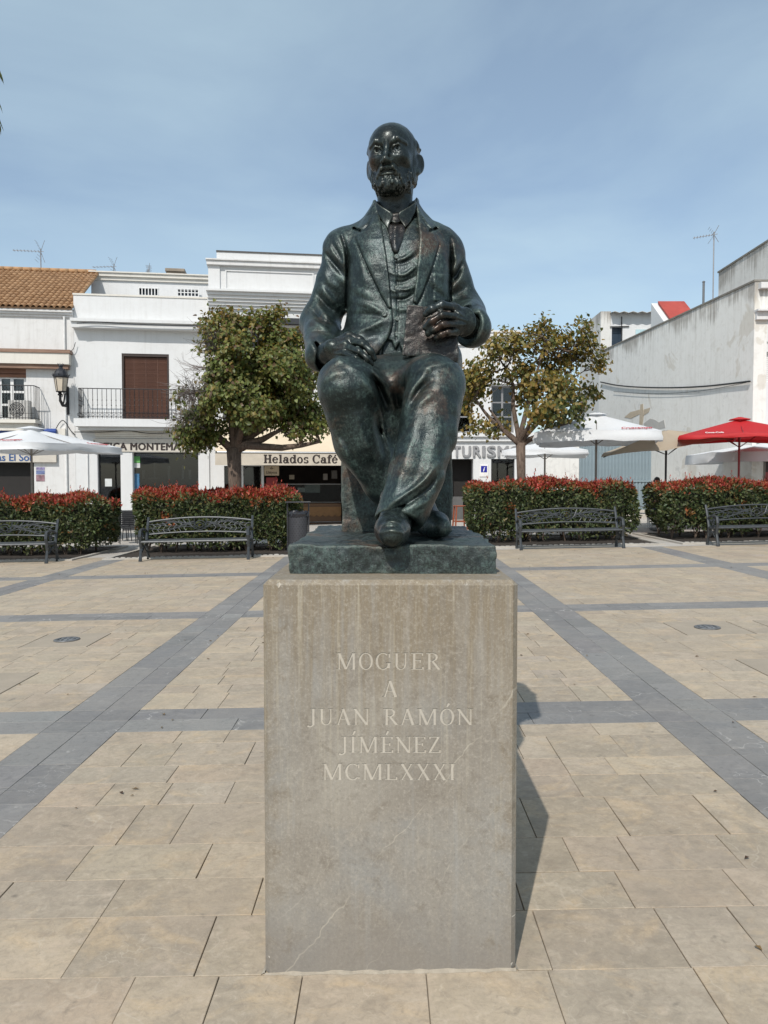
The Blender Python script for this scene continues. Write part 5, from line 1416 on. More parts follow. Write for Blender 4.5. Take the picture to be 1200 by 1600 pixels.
for f in (.12,.52,.90): m = MB(); m.tube([(ua0+(ua1-ua0)*f,-1.55,za0-.05),(ua0+(ua1-ua0)*f+.05,-.05,za1-.55)], .025, 6); m.build('arm', METAL_GREY, aw)
slab_text('lettering', 'Helados Café', LETTER_DARK, vl, (C_.u(412,-1.62), -1.617, C_.z(440,723.5,-1.62)), C_.u(528,-1.62)-C_.u(412,-1.62), .30)

# ---- tourist office
D = Fac('tourist_office', -1.7, 31.0, 0.0, 'white tourist office with grey raised letters and dark doorway, behind the yellowing tree', 'building'); o = D.o
ux = lambda p, v=0: D.u(p, v)
dr = D.rect(702,717,739,850); wd = D.rect(767.5,717,804,756); dl = D.rect(640,717,694,850); w1 = D.rect(768,603,803,676); w2 = D.rect(690,603,737,676)
zS = D.z(760,692); zR = D.z(760,678); zTop = D.z(790,520); uE = ux(852); uE2 = ux(808)
m = MB(); wall_with_holes(m, 0, uE, -.6, zR, 0, .35, [(dr[0],dr[1],-.5,dr[3]), wd, (dl[0],dl[1],-.5,dl[3])]); m.box(0,uE,.9,8,-.6,zR); m.build('wall', WHITE, o)
m = MB(); wall_with_holes(m, 0, uE2, zR+.002, zTop, 0, .35, [w1, w2]); m.box(0,uE2,.352,7,zR+.002,zTop-.1); m.build('upper_wall', WHITE, o)
m = MB(); moulding(m, 0, uE2+.05, zTop-.5, zTop-.05, 0, .28, 3); m.box(0,uE2+.08,-.32,.4,zTop-.048,zTop+.04); m.build('cornice', WHITE2, o)
m = MB(); m.box(0,uE+.03,-.22,0,zR-.12,zR+.04); m.box(0,uE,-.12,0,zS+.06,zR-.122); m.build('string_course', WHITE, o)
for w_ in (w1, w2):
    m = MB(); m.box(w_[0]-.15,w_[1]+.15,-.14,0,w_[3]+.06,w_[3]+.20); m.box(w_[0]-.1,w_[1]+.1,-.08,0,w_[3]+.30,w_[3]+.42); m.build('lintel', WHITE, o)
    m = MB(); m.box(w_[0],w_[1],.335,.351,w_[2],w_[3]); m.build('room_backing', DARKIN, o)
    panes(o, w_[0], w_[1], w_[2], w_[3], .20, 2, 3, .07, simple('grey_window_frame', (.20,.20,.205), .5))
for q_ in (dr, dl): m = MB(); m.box(q_[0],q_[1],.82,.86,-.5,q_[3]); m.build('room_backing', DARKIN, o)
m = MB(); m.box(dr[0]+.05,dr[0]+.62,.6,.66,-.3,1.0); m.build('inner_panel', simple('grey_panel', (.10,.10,.10), .5), o)
m = MB(); m.box(wd[0]-.1,wd[1]+.1,.80,.84,wd[2]-.1,wd[3]+.1); m.build('room_backing', DARKIN, o)
panes(o, wd[0], wd[1], wd[2], wd[3], .18, 1, 1, .05, simple('dark_aluminium', (.02,.02,.022), .4), name='office_window')
for i, (ch, a, b_) in enumerate((('T',708.5,719),('U',722.5,735),('R',739.5,751),('I',754,757.5),('S',761.5,774),('M',778,794),('O',797,813))):
    text_obj('letter', ch, LETTER_GREY, o, (ux(a,-.03), -.05, D.z(760,713.5,-.05)), width=ux(b_,-.03)-ux(a,-.03), height=.435, bold=.03, depth=.05)
r_ = D.rect(749.5,726,763,745,-.02); m = MB(); m.bbox(r_[0],r_[1],-.03,-.002,r_[2],r_[3],.008); sg = m.build('info_sign', LETTER_WHITE, o)
r2 = D.rect(751.5,728,761,738,-.035); m = MB(); m.box(r2[0],r2[1],-.036,-.031,r2[2],r2[3]); m.build('blue_field', simple('info_blue', (.01,.015,.26), .4), sg)
text_obj('lettering', 'i', LETTER_WHITE, sg, ((r2[0]+r2[1])/2-.035, -.040, r2[2]+.04), width=.07, height=.175, bold=.03, shear=.25, depth=.003)

# ---- low white yard wall and grey gate
m = MB(); yw0, yw1 = W(852.5,700,31.05)[0], W(905,700,31.05)[0]
m.box(yw0,yw1,31.05,31.35,-.4,3.35); m.box(yw0,yw1,31.0,31.4,3.352,3.45)
tag(m.build('yard_wall', STAINW), 'low plain white wall between the tourist office and the grey gate', 'wall')
gx0, gx1 = yw1+.005, W(1021,700,31.2)[0]; gt = empty('yard_gate', ((gx0+gx1)/2, 31.2, G(9))); tag(gt, 'grey-blue corrugated metal gate under the white parasol, beside the weathered wall', 'gate')
GATE = simple('grey_blue_gate', (.20,.255,.285), .6, .1, .12, 1.5); hw = (gx1-gx0)/2
m = MB(); m.bbox(-.045,.045,-.03,0,0,2.95,.012); rib = m.mesh('panel_rib', GATE)
m = MB(); m.box(-hw,hw,0,.04,-.1,3.0); m.build('sheet', GATE, gt)
k = -hw+.07
while k < hw-.05: c = link('panel_rib', rib, gt); c.location = (k,0,0); k += .135
m = MB(); m.box(-hw,hw,-.06,-.032,1.42,1.50); m.box(-hw,hw,-.02,.06,3.002,3.12); m.build('rail', GATE, gt)
m = MB(); m.box(gx0-.3,gx1+2.5,30.2,31.1,-.3,G(9)+.14); m.box(gx0-.0,gx1+2.5,30.5,31.12,-.3,G(9)+.30)
tag(m.build('entrance_step', KERB), 'pale stone steps in front of the grey gate', 'steps')

# ---- weathered house at the right
YN, YF_ = 24.0, 37.0; xN = W(1175,700,YN)[0]; xF = W(935,700,YF_)[0]; zW = W(1175,440,YN)[2]
wl = empty('weathered_house', (xN, YN, 0)); tag(wl, 'white house with a long weathered side wall and roller shutter, at the right edge', 'house')
bx = -(xN-xF)
m = MB(); m.hexa([(0,0,-.5),(.4,0,-.5),(bx+.4,13,-.5),(bx,13,-.5),(0,0,zW),(.4,0,zW),(bx+.4,13,zW),(bx,13,zW)]); m.build('side_wall', OLDWALL, wl)
m = MB(); m.hexa([(-.03,-.02,zW+.002),(.43,-.02,zW+.002),(bx+.43,13,zW+.002),(bx-.03,13,zW+.002),(-.03,-.02,zW+.06),(.43,-.02,zW+.06),(bx+.43,13,zW+.06),(bx-.03,13,zW+.06)]); m.build('coping', concrete('dark_coping_stone', (.15,.14,.12),(.25,.23,.2),4), wl)
fr = lambda p, y: (W(p, y, YN)[0]-xN, W(p, y, YN)[2])
m = MB(); a, z1_ = fr(1186,534); _, z0_ = fr(1186,597); d0, dz1 = fr(1181,702)
wall_with_holes(m, .40, 6, -.5, zW, 0, .35, [(a,a+1.5,z0_,z1_), (d0,d0+1.3,-.4,dz1)]); m.box(.402,6,.352,8,-.5,zW-.2); m.build('front_wall', WHITE, wl)
m = MB(); m.box(.1,6,-.20,-.0,fr(1190,452)[1],fr(1190,443)[1]); m.box(.02,6,-.12,-.0,fr(1190,500)[1],fr(1190,488)[1]); m.box(.0,6,-.25,-.0,fr(1190,488)[1]+.002,fr(1190,485)[1]); m.build('cornice', WHITE2, wl)
sh_ = empty('roller_shutter', (0,0,0)); sh_.parent = wl
m = MB(); m.bbox(a,a+1.5,-.014,.014,0,.058,.008); sme = m.mesh('slat', FRAMEW); zz = z0_
while zz < z1_-.06: c = link('slat', sme, sh_); c.location = (0,.18,zz); zz += .062
m = MB(); m.box(a-.04,a+1.54,.05,.34,z1_-.30,z1_); m.build('shutter_box', FRAMEW, sh_)
m = MB(); m.box(d0,d0+1.3,.28,.34,-.4,dz1); m.build('door', simple('dark_red_door', (.035,.018,.016), .5), wl)
m = MB(); m.box(d0+.35,d0+.55,.268,.276,1.5,1.9); m.build('notice', simple('red_notice', (.30,.05,.05), .5), wl)
# upper storey set back on its roof
xu = 12.6-xN; yb_, yf_ = 24.6-YN, 29.5-YN
m = MB(); m.box(xu,xu+6,yb_,yf_,zW-.5,9.52); m.build('upper_storey', OLDWALL2, wl)
m = MB(); m.box(xu-.04,xu+6,yb_-.03,yf_+.03,9.522,9.58); m.build('upper_coping', concrete('dark_coping_stone2', (.15,.14,.12),(.25,.23,.2),4), wl)
# exposed masonry patches and an old pipe chase on the side wall
def on_wall(px, py):
    d = ray(px, py); # plane through (xN,YN) and (xF,YF_)
    nx_, ny_ = (YF_-YN), (xN-xF); t = (nx_*xN+ny_*YN)/(nx_*d[0]+ny_*d[1]); return d*t+np.array([0,0,CAM_Z])
BRICKP = concrete('exposed_masonry', (.44,.36,.26),(.56,.48,.37),8); CEMP = concrete('cement_patch', (.40,.39,.365),(.48,.465,.435),5)
for nm_, pts, mt in (('masonry_patch', [(1001,632),(1005,631),(1006,650),(1004,664),(999,664),(1000,648)], BRICKP), ('masonry_patch', [(976,652),(985,644),(1000,640),(1000,647),(986,654)], BRICKP), ('masonry_patch', [(1006,640),(1016,637),(1014,644),(1006,649)], BRICKP),
                     ('cement_patch', [(1006,662),(1016,654),(1024,656),(1030,660),(1038,656),(1040,668),(1024,672),(1008,668)], CEMP)):
    P = [on_wall(*p) for p in pts]; n = len(P); off = np.array([-.012,0,0]); m = MB()
    m.add([p+off for p in P]+[p+np.array([.02,0,0]) for p in P], [tuple(range(n)), tuple(range(2*n-1,n-1,-1))]+[(i,n+i,n+(i+1)%n,(i+1)%n) for i in range(n)])
    ob = m.build(nm_, mt, wl); ob.matrix_parent_inverse = Matrix.Translation(-Vector(wl.location))

# ---- small houses behind the weathered wall
bh = empty('roof_house', (11.0, 38.0, 0)); tag(bh, 'small white rooftop house with corrugated roof edge and dark window, behind the weathered wall', 'house')
zt_ = W(970,489,38)[2]
r0 = (W(956,510,38)[0]-11, W(973,510,38)[0]-11, W(964,540,38)[2], W(964,511,38)[2])
m = MB(); wall_with_holes(m, 0, 6, -.5, zt_, 0, .3, [r0]); m.box(.302,6,.302,4.2,-.5,zt_-.1); m.build('wall', WHITE, bh)
m = MB(); m.box(-.5,0-.001,.002,4.0,-.5,zt_+.08); m.build('side_wall', GREYW, bh)
m = MB(); m.box(r0[0],r0[1],.2,.25,r0[2],r0[3]); m.build('pane', simple('window_glass_blue', (.03,.045,.065), .12), bh)
m = MB(); m.tube([((r0[0]+r0[1])/2+.2,-.05,r0[2]-.4),((r0[0]+r0[1])/2+.2,-.05,r0[3]+.5)], .025, 5); m.tube([(r0[0]-.1,-.05,r0[3]),(r0[1]+.3,-.05,r0[3]+.02)], .025, 5); m.build('iron_frame', BLACKIRON, bh)
m = MB(); n = 60; vs = []
for i in range(n+1):
    x = -.05+i*.11; z = zt_+.06+.035*math.sin(i*math.pi/2); vs += [(x,-.45,z-.10),(x,4.2,z+.25),(x,-.45,z-.13),(x,4.2,z+.22)]
m.add(vs, [(4*i,4*i+4,4*i+5,4*i+1) for i in range(n)]+[(4*i+2,4*i+3,4*i+7,4*i+6) for i in range(n)]+[(4*i,4*i+2,4*i+6,4*i+4) for i in range(n)]); m.build('corrugated_roof', concrete('fibre_cement', (.34,.32,.28),(.44,.41,.37),2), bh, True)
r2_ = (W(993,514,38)[0]-11, W(1012,514,38)[0]-11, W(1003,560,38)[2], W(1003,515,38)[2]); m = MB(); m.box(r2_[0],r2_[1],-.04,-.002,r2_[2],r2_[3]); m.build('pale_blue_panel', simple('pale_blue_paint', (.40,.55,.58), .6), bh)
sx0 = 12.25; st = empty('stair_house', (sx0, 32.6, 0)); tag(st, 'small white stair turret with a red sloping roof, above the weathered wall', 'roof turret')
zA = W(1024,473,35)[2]; zD = W(1046,502,33.3)[2]; slp = (zA-zD)/1.7; x1_ = W(1068,473,35)[0]-sx0; zf0 = zA-slp*2.4
m = MB(); m.hexa([(-.25,0,-.4),(x1_,0,-.4),(x1_,2.6,-.4),(-.25,2.6,-.4),(-.25,0,zf0-.15),(x1_,0,zf0-.15),(x1_,2.6,zA+.02),(-.25,2.6,zA+.02)]); m.build('wall', WHITE, st)
m = MB(); m.hexa([(-.0,-.05,zf0-.10),(x1_+.05,-.05,zf0-.10),(x1_+.05,2.45,zA-.02),(-.0,2.45,zA-.02),(-.0,-.05,zf0+.0),(x1_+.05,-.05,zf0+.0),(x1_+.05,2.45,zA+.08),(-.0,2.45,zA+.08)]); m.build('roof', simple('red_roof_paint', (.36,.055,.040), .7, 0, .15, 2), st)

# ---- antennas, poles, cables
ALU = simple('antenna_aluminium', (.30,.30,.31), .5, .5)
def antenna(base, top, arm_dir, label, n=7, scale=1.0, vee=True):
    o = empty('tv_antenna', base); tag(o, label, 'antenna', 'roof antennas')
    h = top[2]-base[2]; m = MB(); m.tube([(0,0,-.2),(0,0,h)], .022, 6); m.build('mast', ALU, o)
    a = Vector(arm_dir).normalized(); s = a.cross(Vector((0,0,1))).normalized(); c = Vector((0,0,h-.10)); L = 1.15*scale
    m = MB(); m.tube([c-a*.12, c+a*L], .012, 5); m.build('boom', ALU, o)
    m = MB()
    for i in range(n):
        p = c+a*(L*(i+.6)/n); w = .16*scale; m.tube([p-s*w, p+s*w], .007, 4); m.tube([p-Vector((0,0,.05)), p+Vector((0,0,.05))], .007, 4)
    if vee:
        for sg_ in (-1,1):
            for k in range(4):
                q = c+a*(.02+.05*k)+Vector((0,0,sg_*(.08+.11*k)))*scale; m.tube([q-s*.25*scale, q+s*.25*scale], .008, 4)
            m.tube([c+a*.0, c-a*.16+Vector((0,0,sg_*.48*scale))], .010, 4)
    m.build('element', ALU, o); return o
p0 = W(64,418,32.0); p1 = W(64,389,32.0); antenna(p0, p1, (-1,-.15,0), 'roof antenna on a short mast above the orange tiles', 8, .95)
p0 = W(178,428,36.0); p1 = W(178,413,36.0); antenna(p0, p1, (-1,.1,0), 'low roof antenna peeping over the ridge beside the orange tiles', 6, .9, True)
p0 = W(233,432,36.0); p1 = W(229,417,36.0); antenna(p0, p1, (-.5,1,0), 'small tilted roof antenna standing close beside the brown chimney', 5, .5, True)
p0 = W(1114,466,28.0); p1 = W(1113,362,28.0); antenna(p0, p1, (-1,.2,-.12), 'tall roof antenna mast above the weathered wall', 7, .62)
p0 = W(1099,476,29.0); p1 = W(1099,441,29.0)
m = MB(); m.tube([(0,0,-.3),(0,0,p1[2]-p0[2])], .045, 8); m.lathe([(.06,0),(.06,.02),(.02,.05)], (0,0,p1[2]-p0[2]), 8); ob = m.build('vent_pipe', simple('grey_pipe', (.12,.13,.14), .5), None); ob.location = p0
tag(ob, 'short dark vent pipe above the weathered wall, left of the tall antenna', 'pipe')
BLK = simple('black_cable', (.012,.012,.012), .6)
m = MB(); P = [on_wall(p, q)+np.array([-.06,-.03,0]) for p, q in smooth_line([(940,597),(965,602),(1000,605),(1050,606),(1100,604),(1140,600),(1174,596)])]; m.tube(P, .030, 6)
tag(m.build('black_cable', BLK), 'thick black cable sagging along the weathered wall', 'cable')
m = MB(); P = [on_wall(p, q)+np.array([-.05,-.03,0]) for p, q in smooth_line([(960,612),(1010,615),(1060,614),(1110,609),(1168,598)])]; m.tube(P, .008, 5)
tag(m.build('thin_cable', BLK), 'thin grey wire just below the thick black cable', 'cable')
def fcable(name, pts, v, r, label):
    m = MB(); P = []
    for p, q in smooth_line(pts):
        u_, z_ = A.q(p, q, v); w_ = A.p+A.dx*u_+A.dy*v; P.append((w_[0],w_[1],z_))
    m.tube(P, r, 5); tag(m.build(name, BLK), label, 'cable')
fcable('facade_cable', [(120,505),(150,503),(200,506),(260,508),(310,508),(324,500),(328,480)], -.47, .018, 'black cable running along the cornice above the brown slatted blind')
fcable('facade_cable', [(116,675),(160,675),(200,673),(235,677),(300,675)], -.30, .016, 'black cable drooping over the cream optician\'s sign board')
fcable('facade_cable', [(86,673),(92,662),(98,657),(104,662),(110,672),(118,680)], -.10, .016, 'cable looping over the junction box below the wall lantern')
fcable('facade_cable', [(20,551),(60,554),(90,555),(112,548),(118,535)], -.12, .012, 'thin cable lying along the rotten brown ledge')
# wall lantern
lx, lz = A.q(97,610,-.75); lp = A.p+A.dx*A.u(107)+A.dy*0.0
ln = empty('wall_lantern', (lp[0], lp[1], 0), TH); tag(ln, 'black iron wall lantern with frosted panes on a scroll bracket, beside the balcony', 'lantern')
zb0, zb1 = A.z(107,648), A.z(107,604)
m = MB(); m.bbox(-.055,.055,-.05,0,zb0,zb1,.02); m.tube([(0,-.05,zb0+.45),(-.02,-.22,zb0+.30),(-.06,-.42,zb0+.30),(-.10,-.60,zb0+.45),(-.10,-.62,zb0+.66)], [.045,.05,.06,.05,.04], 8)
m.tube([(0,-.05,zb1-.25),(-.03,-.25,zb1-.30),(-.05,-.35,zb0+.38)], .03, 6)
m.lathe([(.02,0),(.09,.05),(.05,.12),(.03,.16)], (-.10,-.62,zb0+.60), 8); m.build('bracket', BLACKIRON, ln, False)
bz = A.z(97,612,-.62); tz = A.z(97,590,-.62); cx_ = A.u(97,-.62)-A.u(107)
m = MB()
for (r0_, z0__) in ((.17,bz),(.245,tz)): m.tube([(cx_+r0_*math.cos(k*math.pi/3),-.62+r0_*math.sin(k*math.pi/3),z0__) for k in range(7)], .016, 5)
for k in range(6): m.tube([(cx_+.17*math.cos(k*math.pi/3),-.62+.17*math.sin(k*math.pi/3),bz),(cx_+.245*math.cos(k*math.pi/3),-.62+.245*math.sin(k*math.pi/3),tz)], .013, 5)
for k in range(3): m.tube([(cx_-.10+.10*k,-.62,bz-.02),(cx_-.02+.02*k,-.62,bz-.20)], .014, 5)
m.build('cage', BLACKIRON, ln)
FROST = simple('frosted_lamp_glass', (.50,.43,.34), .35, 0, .1)
for k in range(6):
    a0, a1 = k*math.pi/3, (k+1)*math.pi/3; m = MB(); m.add([(cx_+r*.97*math.cos(a),-.62+r*.97*math.sin(a),z) for a, r, z in ((a0,.17,bz),(a1,.17,bz),(a1,.245,tz),(a0,.245,tz))], [(0,1,2,3)]); m.build('pane', FROST, ln)
m = MB(); m.lathe([(.25,0),(.28,.02),(.28,.07),(.24,.12),(.20,.22),(.14,.29),(.09,.32),(.06,.36),(.085,.40),(.075,.44),(.02,.44)], (cx_,-.62,tz), 12)
for k in range(8): m.tube([(cx_+.27*math.cos(k*math.pi/4),-.62+.27*math.sin(k*math.pi/4),tz+.06),(cx_+.31*math.cos(k*math.pi/4),-.62+.31*math.sin(k*math.pi/4),tz+.12)], [.02,.006], 4); m.tube([(cx_+.075*math.cos(k*math.pi/4),-.62+.075*math.sin(k*math.pi/4),tz+.43),(cx_+.11*math.cos(k*math.pi/4),-.62+.11*math.sin(k*math.pi/4),tz+.50)], [.018,.006], 4)
m.build('cap', simple('lantern_cap', (.02,.022,.028), .45, .3), ln)
body = spart('body', build_head().mesh('body'), BRONZE_DARK)
body['label'] = 'bald bearded head and neck of dark polished bronze'
for hm in (build_hand_book(), build_hand_lap()):
    spart('hand', hm, BRONZE_DARK)
jk = spart('jacket', build_jacket(), BRONZE)
spart('waistcoat', build_waistcoat(), BRONZE)
spart('trousers', build_trousers(), BRONZE)

# shirt collar and tie, laid over the chest inside the V of the waistcoat
def neck_base(lo, hi, h):
    V = Vox(lo, hi, h)
    V.rc((.040,3.425,2.58), (.037,3.375,2.80), .128, .086, 0.0)
    V.op(loft(-.012), (-.2,3.1,2.3), (.3,3.6,2.8), .02)
    return V
def clip_px(V, polys, off, k=.006):
    V.D -= off
    X, Y, Z = np.meshgrid(*V.ax, indexing='ij'); u, v = pix(np.stack([X, Y, Z], -1).astype(float))
    sd = None
    for p in polys:
        q = poly_dist(u.ravel(), v.ravel(), p, True).reshape(u.shape)*3.28/1200
        sd = q if sd is None else np.minimum(sd, q)
    sd = np.where(Y > 3.40, .05, sd)
    hh = np.maximum(k-np.abs(V.D-sd), 0)/k
    V.D = (np.maximum(V.D, sd)+hh*hh*k*.25).astype(np.float32)
V = neck_base((-.08, 3.18, 2.50), (.17, 3.46, 2.83), 0.0030)
clip_px(V, [[(585,314),(596,322),(611,331),(614,337),(606,358),(598,348),(590,334)], [(651,314),(640,322),(624,331),(620,337),(633,356),(642,346),(649,332)]], .013)
spart('shirt_collar', V.mesh('shirt_collar'), BRONZE_DARK)
V = neck_base((-.06, 3.16, 2.46), (.14, 3.46, 2.76), 0.0030)
clip_px(V, [smooth_line([(612,333),(624,333),(626,346),(633,358),(630,376),(618,396),(608,376),(606,358),(611,346),(612,333)])[:-1]], .017, .012)
b = V.band(.02); b.fold([(618,348),(617,365),(618,390)], 4.5, .007, False)
b.fold([(609,348),(618,350),(628,348)], 1.6, -.010, False).noise(40, .002, 2).apply()
spart('tie', V.mesh('tie'), BRONZE_BROWN)

# shoes
V, b = build_shoe([W(620,818,2.72)*[1,1,0]+[0,0,1.405], W(613,840,2.56)*[1,1,0]+[0,0,1.395], W(612,848,2.490)*[1,1,0]+[0,0,1.386]], None, 'shoe', k=.97)
for pts, w, a in [([(594,826),(612,822),(632,827)],2.5,-.006), ([(594,832),(612,829),(632,833)],2.5,.005), ([(600,818),(612,814),(626,818)],2,.006)]: b.fold(pts, w, a)
b.noise(40, .002, 3).apply()
spart('shoe', V.mesh('shoe'), BRONZE_DARK)
V, b = build_shoe([W(655,815,3.02)*[1,1,0]+[0,0,1.405], W(680,825,2.86)*[1,1,0]+[0,0,1.395], W(690,832,2.80)*[1,1,0]+[0,0,1.388]], None, 'shoe', k=.84)
b.noise(40, .002, 4).apply()
spart('shoe', V.mesh('shoe'), BRONZE)

# book: boards, spine and a page block
BC = [W(637,477,3.010), W(629,554,2.985), W(716,567,2.985), W(714,483,3.010)]
def book_vox(inset, ya, yb_, rnd_=.003):
    V = Vox((.04,2.93,2.0), (.34,3.09,2.28), 0.0032)
    X, Y, Z = np.meshgrid(*V.ax, indexing='ij'); u, v = pix(np.stack([X,Y,Z],-1).astype(float))
    c = [np.array(pix(p)) for p in BC]; cen = np.mean(c, 0); c = [tuple(p+(cen-p)/np.linalg.norm(cen-p)*inset) for p in c]
    sd = poly_dist(u.ravel(), v.ravel(), c, True).reshape(u.shape)*3.0/1200
    Yf = np.interp(Z, [BC[1][2], BC[0][2]], [2.985, 3.010])
    V.D = (np.maximum(sd, np.abs(Y-(Yf+(ya+yb_)/2))-(yb_-ya)/2)-rnd_).astype(np.float32); return V
V = book_vox(1.0, .003, .037)
V.op(lambda x, y, z: np.maximum(np.maximum(np.abs(y-(2.998+.094*(z-2.15)+.020))-.0115, .118-x), -.5+0*z), (.1,2.95,2.0), (.34,3.07,2.28), .002, 's')
b = V.band(.02); b.noise(18, .003, 5).noise(60, .0016, 6).apply()
bk = spart('book', V.mesh('book'), BRONZE_BROWN)
V = book_vox(4.5, .009, .031, .001); pgm = V.mesh('page_block'); pgm.transform(Matrix.Translation(-Vector(statue.location))); pg = spart('page_block', pgm, BRONZE, bk)
pg.matrix_parent_inverse = Matrix.Translation(Vector(statue.location)) if False else Matrix.Identity(4); pg.data.transform(Matrix.Translation(Vector(statue.location)))
# buttons
def button(px, py, Y, par):
    m = MB(); p = W(px, py, Y); m.lathe([(.002,-.004),(.010,-.004),(.0118,0),(.010,.0035),(.006,.0028),(.001,.0028)], (0,0,0), 12)
    o = m.build('button', BRONZE, None, True); o.parent = par
    o.location = p - np.array(statue.location); o.rotation_euler = (R(78), 0, 0); return o

for px, py, Y in ((620,401,3.226), (620,423,3.222), (621,450,3.212), (621,498,3.196), (620,522,3.188)): button(px, py, Y, statue)
button(601,491,3.176, statue)

# cast slab and the block he sits on
V = Vox((-.36, 2.50, 1.22), (.40, 3.72, 1.38), 0.006)
V.op(lambda x, y, z: np.maximum(np.maximum(np.abs(x-.0205)-.342, np.abs(y-3.10)-.548), np.abs(z-1.2935)-.0475)-.003, (-.35,2.5,1.23), (.39,3.7,1.37), 0.0)
b = V.band(.03); b.noise(14, .005, 21).noise(45, .0035, 22).noise(5, .005, 23).apply()
spart('plinth_slab', V.mesh('plinth_slab'), BRONZE_BASE)
V = Vox((-.24, 3.24, 1.32), (.33, 3.72, 1.90), 0.007)
V.op(lambda x, y, z: np.maximum(np.maximum(np.abs(x-.045)-.232, np.abs(y-3.48)-.165), np.abs(z-1.60)-.27)-.006, (-.22,3.26,1.32), (.31,3.70,1.89), 0.0)
b = V.band(.03); b.noise(12, .005, 31).noise(40, .0025, 32).apply()
spart('seat_block', V.mesh('seat_block'), BRONZE_BASE)
# ================================================================== plants
def leaf_mat(name, trans=.3, rough=.5, spec=.4):
    t = NT(name); c = t.attr('tint'); t.set(Base_Color=c, Roughness=rough); t.b.inputs['Specular IOR Level'].default_value = spec
    tr = t.n.new('ShaderNodeBsdfTranslucent'); hs = t.n.new('ShaderNodeHueSaturation'); hs.inputs['Value'].default_value = 1.5; hs.inputs['Saturation'].default_value = 1.1
    t.l.new(c, hs.inputs['Color']); t.l.new(hs.outputs[0], tr.inputs['Color'])
    mx = t.n.new('ShaderNodeMixShader'); mx.inputs[0].default_value = trans; out = t.n['Material Output']
    t.l.new(t.b.outputs[0], mx.inputs[1]); t.l.new(tr.outputs[0], mx.inputs[2]); t.l.new(mx.outputs[0], out.inputs['Surface']); return t.mat
LEAF = leaf_mat('tree_leaf', .30); HLEAF = leaf_mat('hedge_leaf', .22, .48, .35)
def unit(v): return v/(np.linalg.norm(v, axis=-1, keepdims=True)+1e-9)
def leaves_mesh(name, P, D, N, L, Wd, C, mat, heart=False, fold=.25):
    """P base points, D axis, N face normal, one small leaf each"""
    n = len(P); D = unit(D); S = unit(np.cross(D, N)); N = unit(np.cross(S, D)); L = L[:,None]; Wd = Wd[:,None]
    if heart:
        T = [(0,0,0), (-.10,.42,fold*.5), (.30,.52,fold), (.72,.30,fold*.4), (1.0,0,-.12), (.72,-.30,fold*.4), (.30,-.52,fold), (-.10,-.42,fold*.5)]
        faces = [(0,1,2,3,4), (0,4,5,6,7)]
    else:
        T = [(0,0,0), (.45,.5,fold), (1.0,0,-.10), (.45,-.5,fold)]; faces = [(0,1,2), (0,2,3)]
    k = len(T); V = np.empty((n,k,3))
    for i, (a, b, c) in enumerate(T): V[:,i] = P+D*(a*L)+S*(b*Wd)+N*(c*Wd)
    fl = len(faces[0]); F = np.concatenate([np.arange(n)[:,None]*k+np.array(f)[None,:] for f in faces]).reshape(-1, fl)
    me = bpy.data.meshes.new(name); me.vertices.add(n*k); me.vertices.foreach_set('co', V.astype(np.float32).ravel())
    me.loops.add(F.size); me.loops.foreach_set('vertex_index', F.astype(np.int32).ravel()); me.polygons.add(len(F)); me.polygons.foreach_set('loop_start', np.arange(0,F.size,fl,dtype=np.int32))
    me.update(calc_edges=True); a = me.attributes.new('tint', 'FLOAT_COLOR', 'POINT')
    CC = np.ones((n,k,4), np.float32); CC[:,:,:3] = C[:,None,:]; a.data.foreach_set('color', CC.ravel()); me.materials.append(mat); me.update(); return me
RS = np.random.RandomState(11)
def pick(pal, n, jit=.18):
    pal = np.array(pal); c = pal[RS.randint(0,len(pal),n)]; return np.clip(c*(1+RS.uniform(-jit,jit,(n,1)))*(1+RS.uniform(-.06,.06,(n,3))), .004, .9)
BARK = NT('bark'); v = BARK.world(); nb = BARK.noise(BARK.world((14,14,4)), 1.6, 5, .7, .6); BARK.set(Base_Color=BARK.mix(BARK.rng(nb,.3,.7), (.055,.036,.026), (.17,.125,.095)), Roughness=.9); BARK.bump(nb, .6, .03); BARK = BARK.mat
TWIG = simple('grey_twig', (.14,.115,.105), .85, 0, .2, 8)
HG = [(.050,.072,.026),(.065,.090,.032),(.085,.105,.042),(.040,.060,.024),(.095,.100,.038),(.070,.080,.030)]
HO = [(.22,.085,.030),(.25,.075,.032),(.17,.095,.032)]; HR = [(.30,.045,.034),(.36,.060,.040),(.24,.034,.030),(.33,.085,.042)]
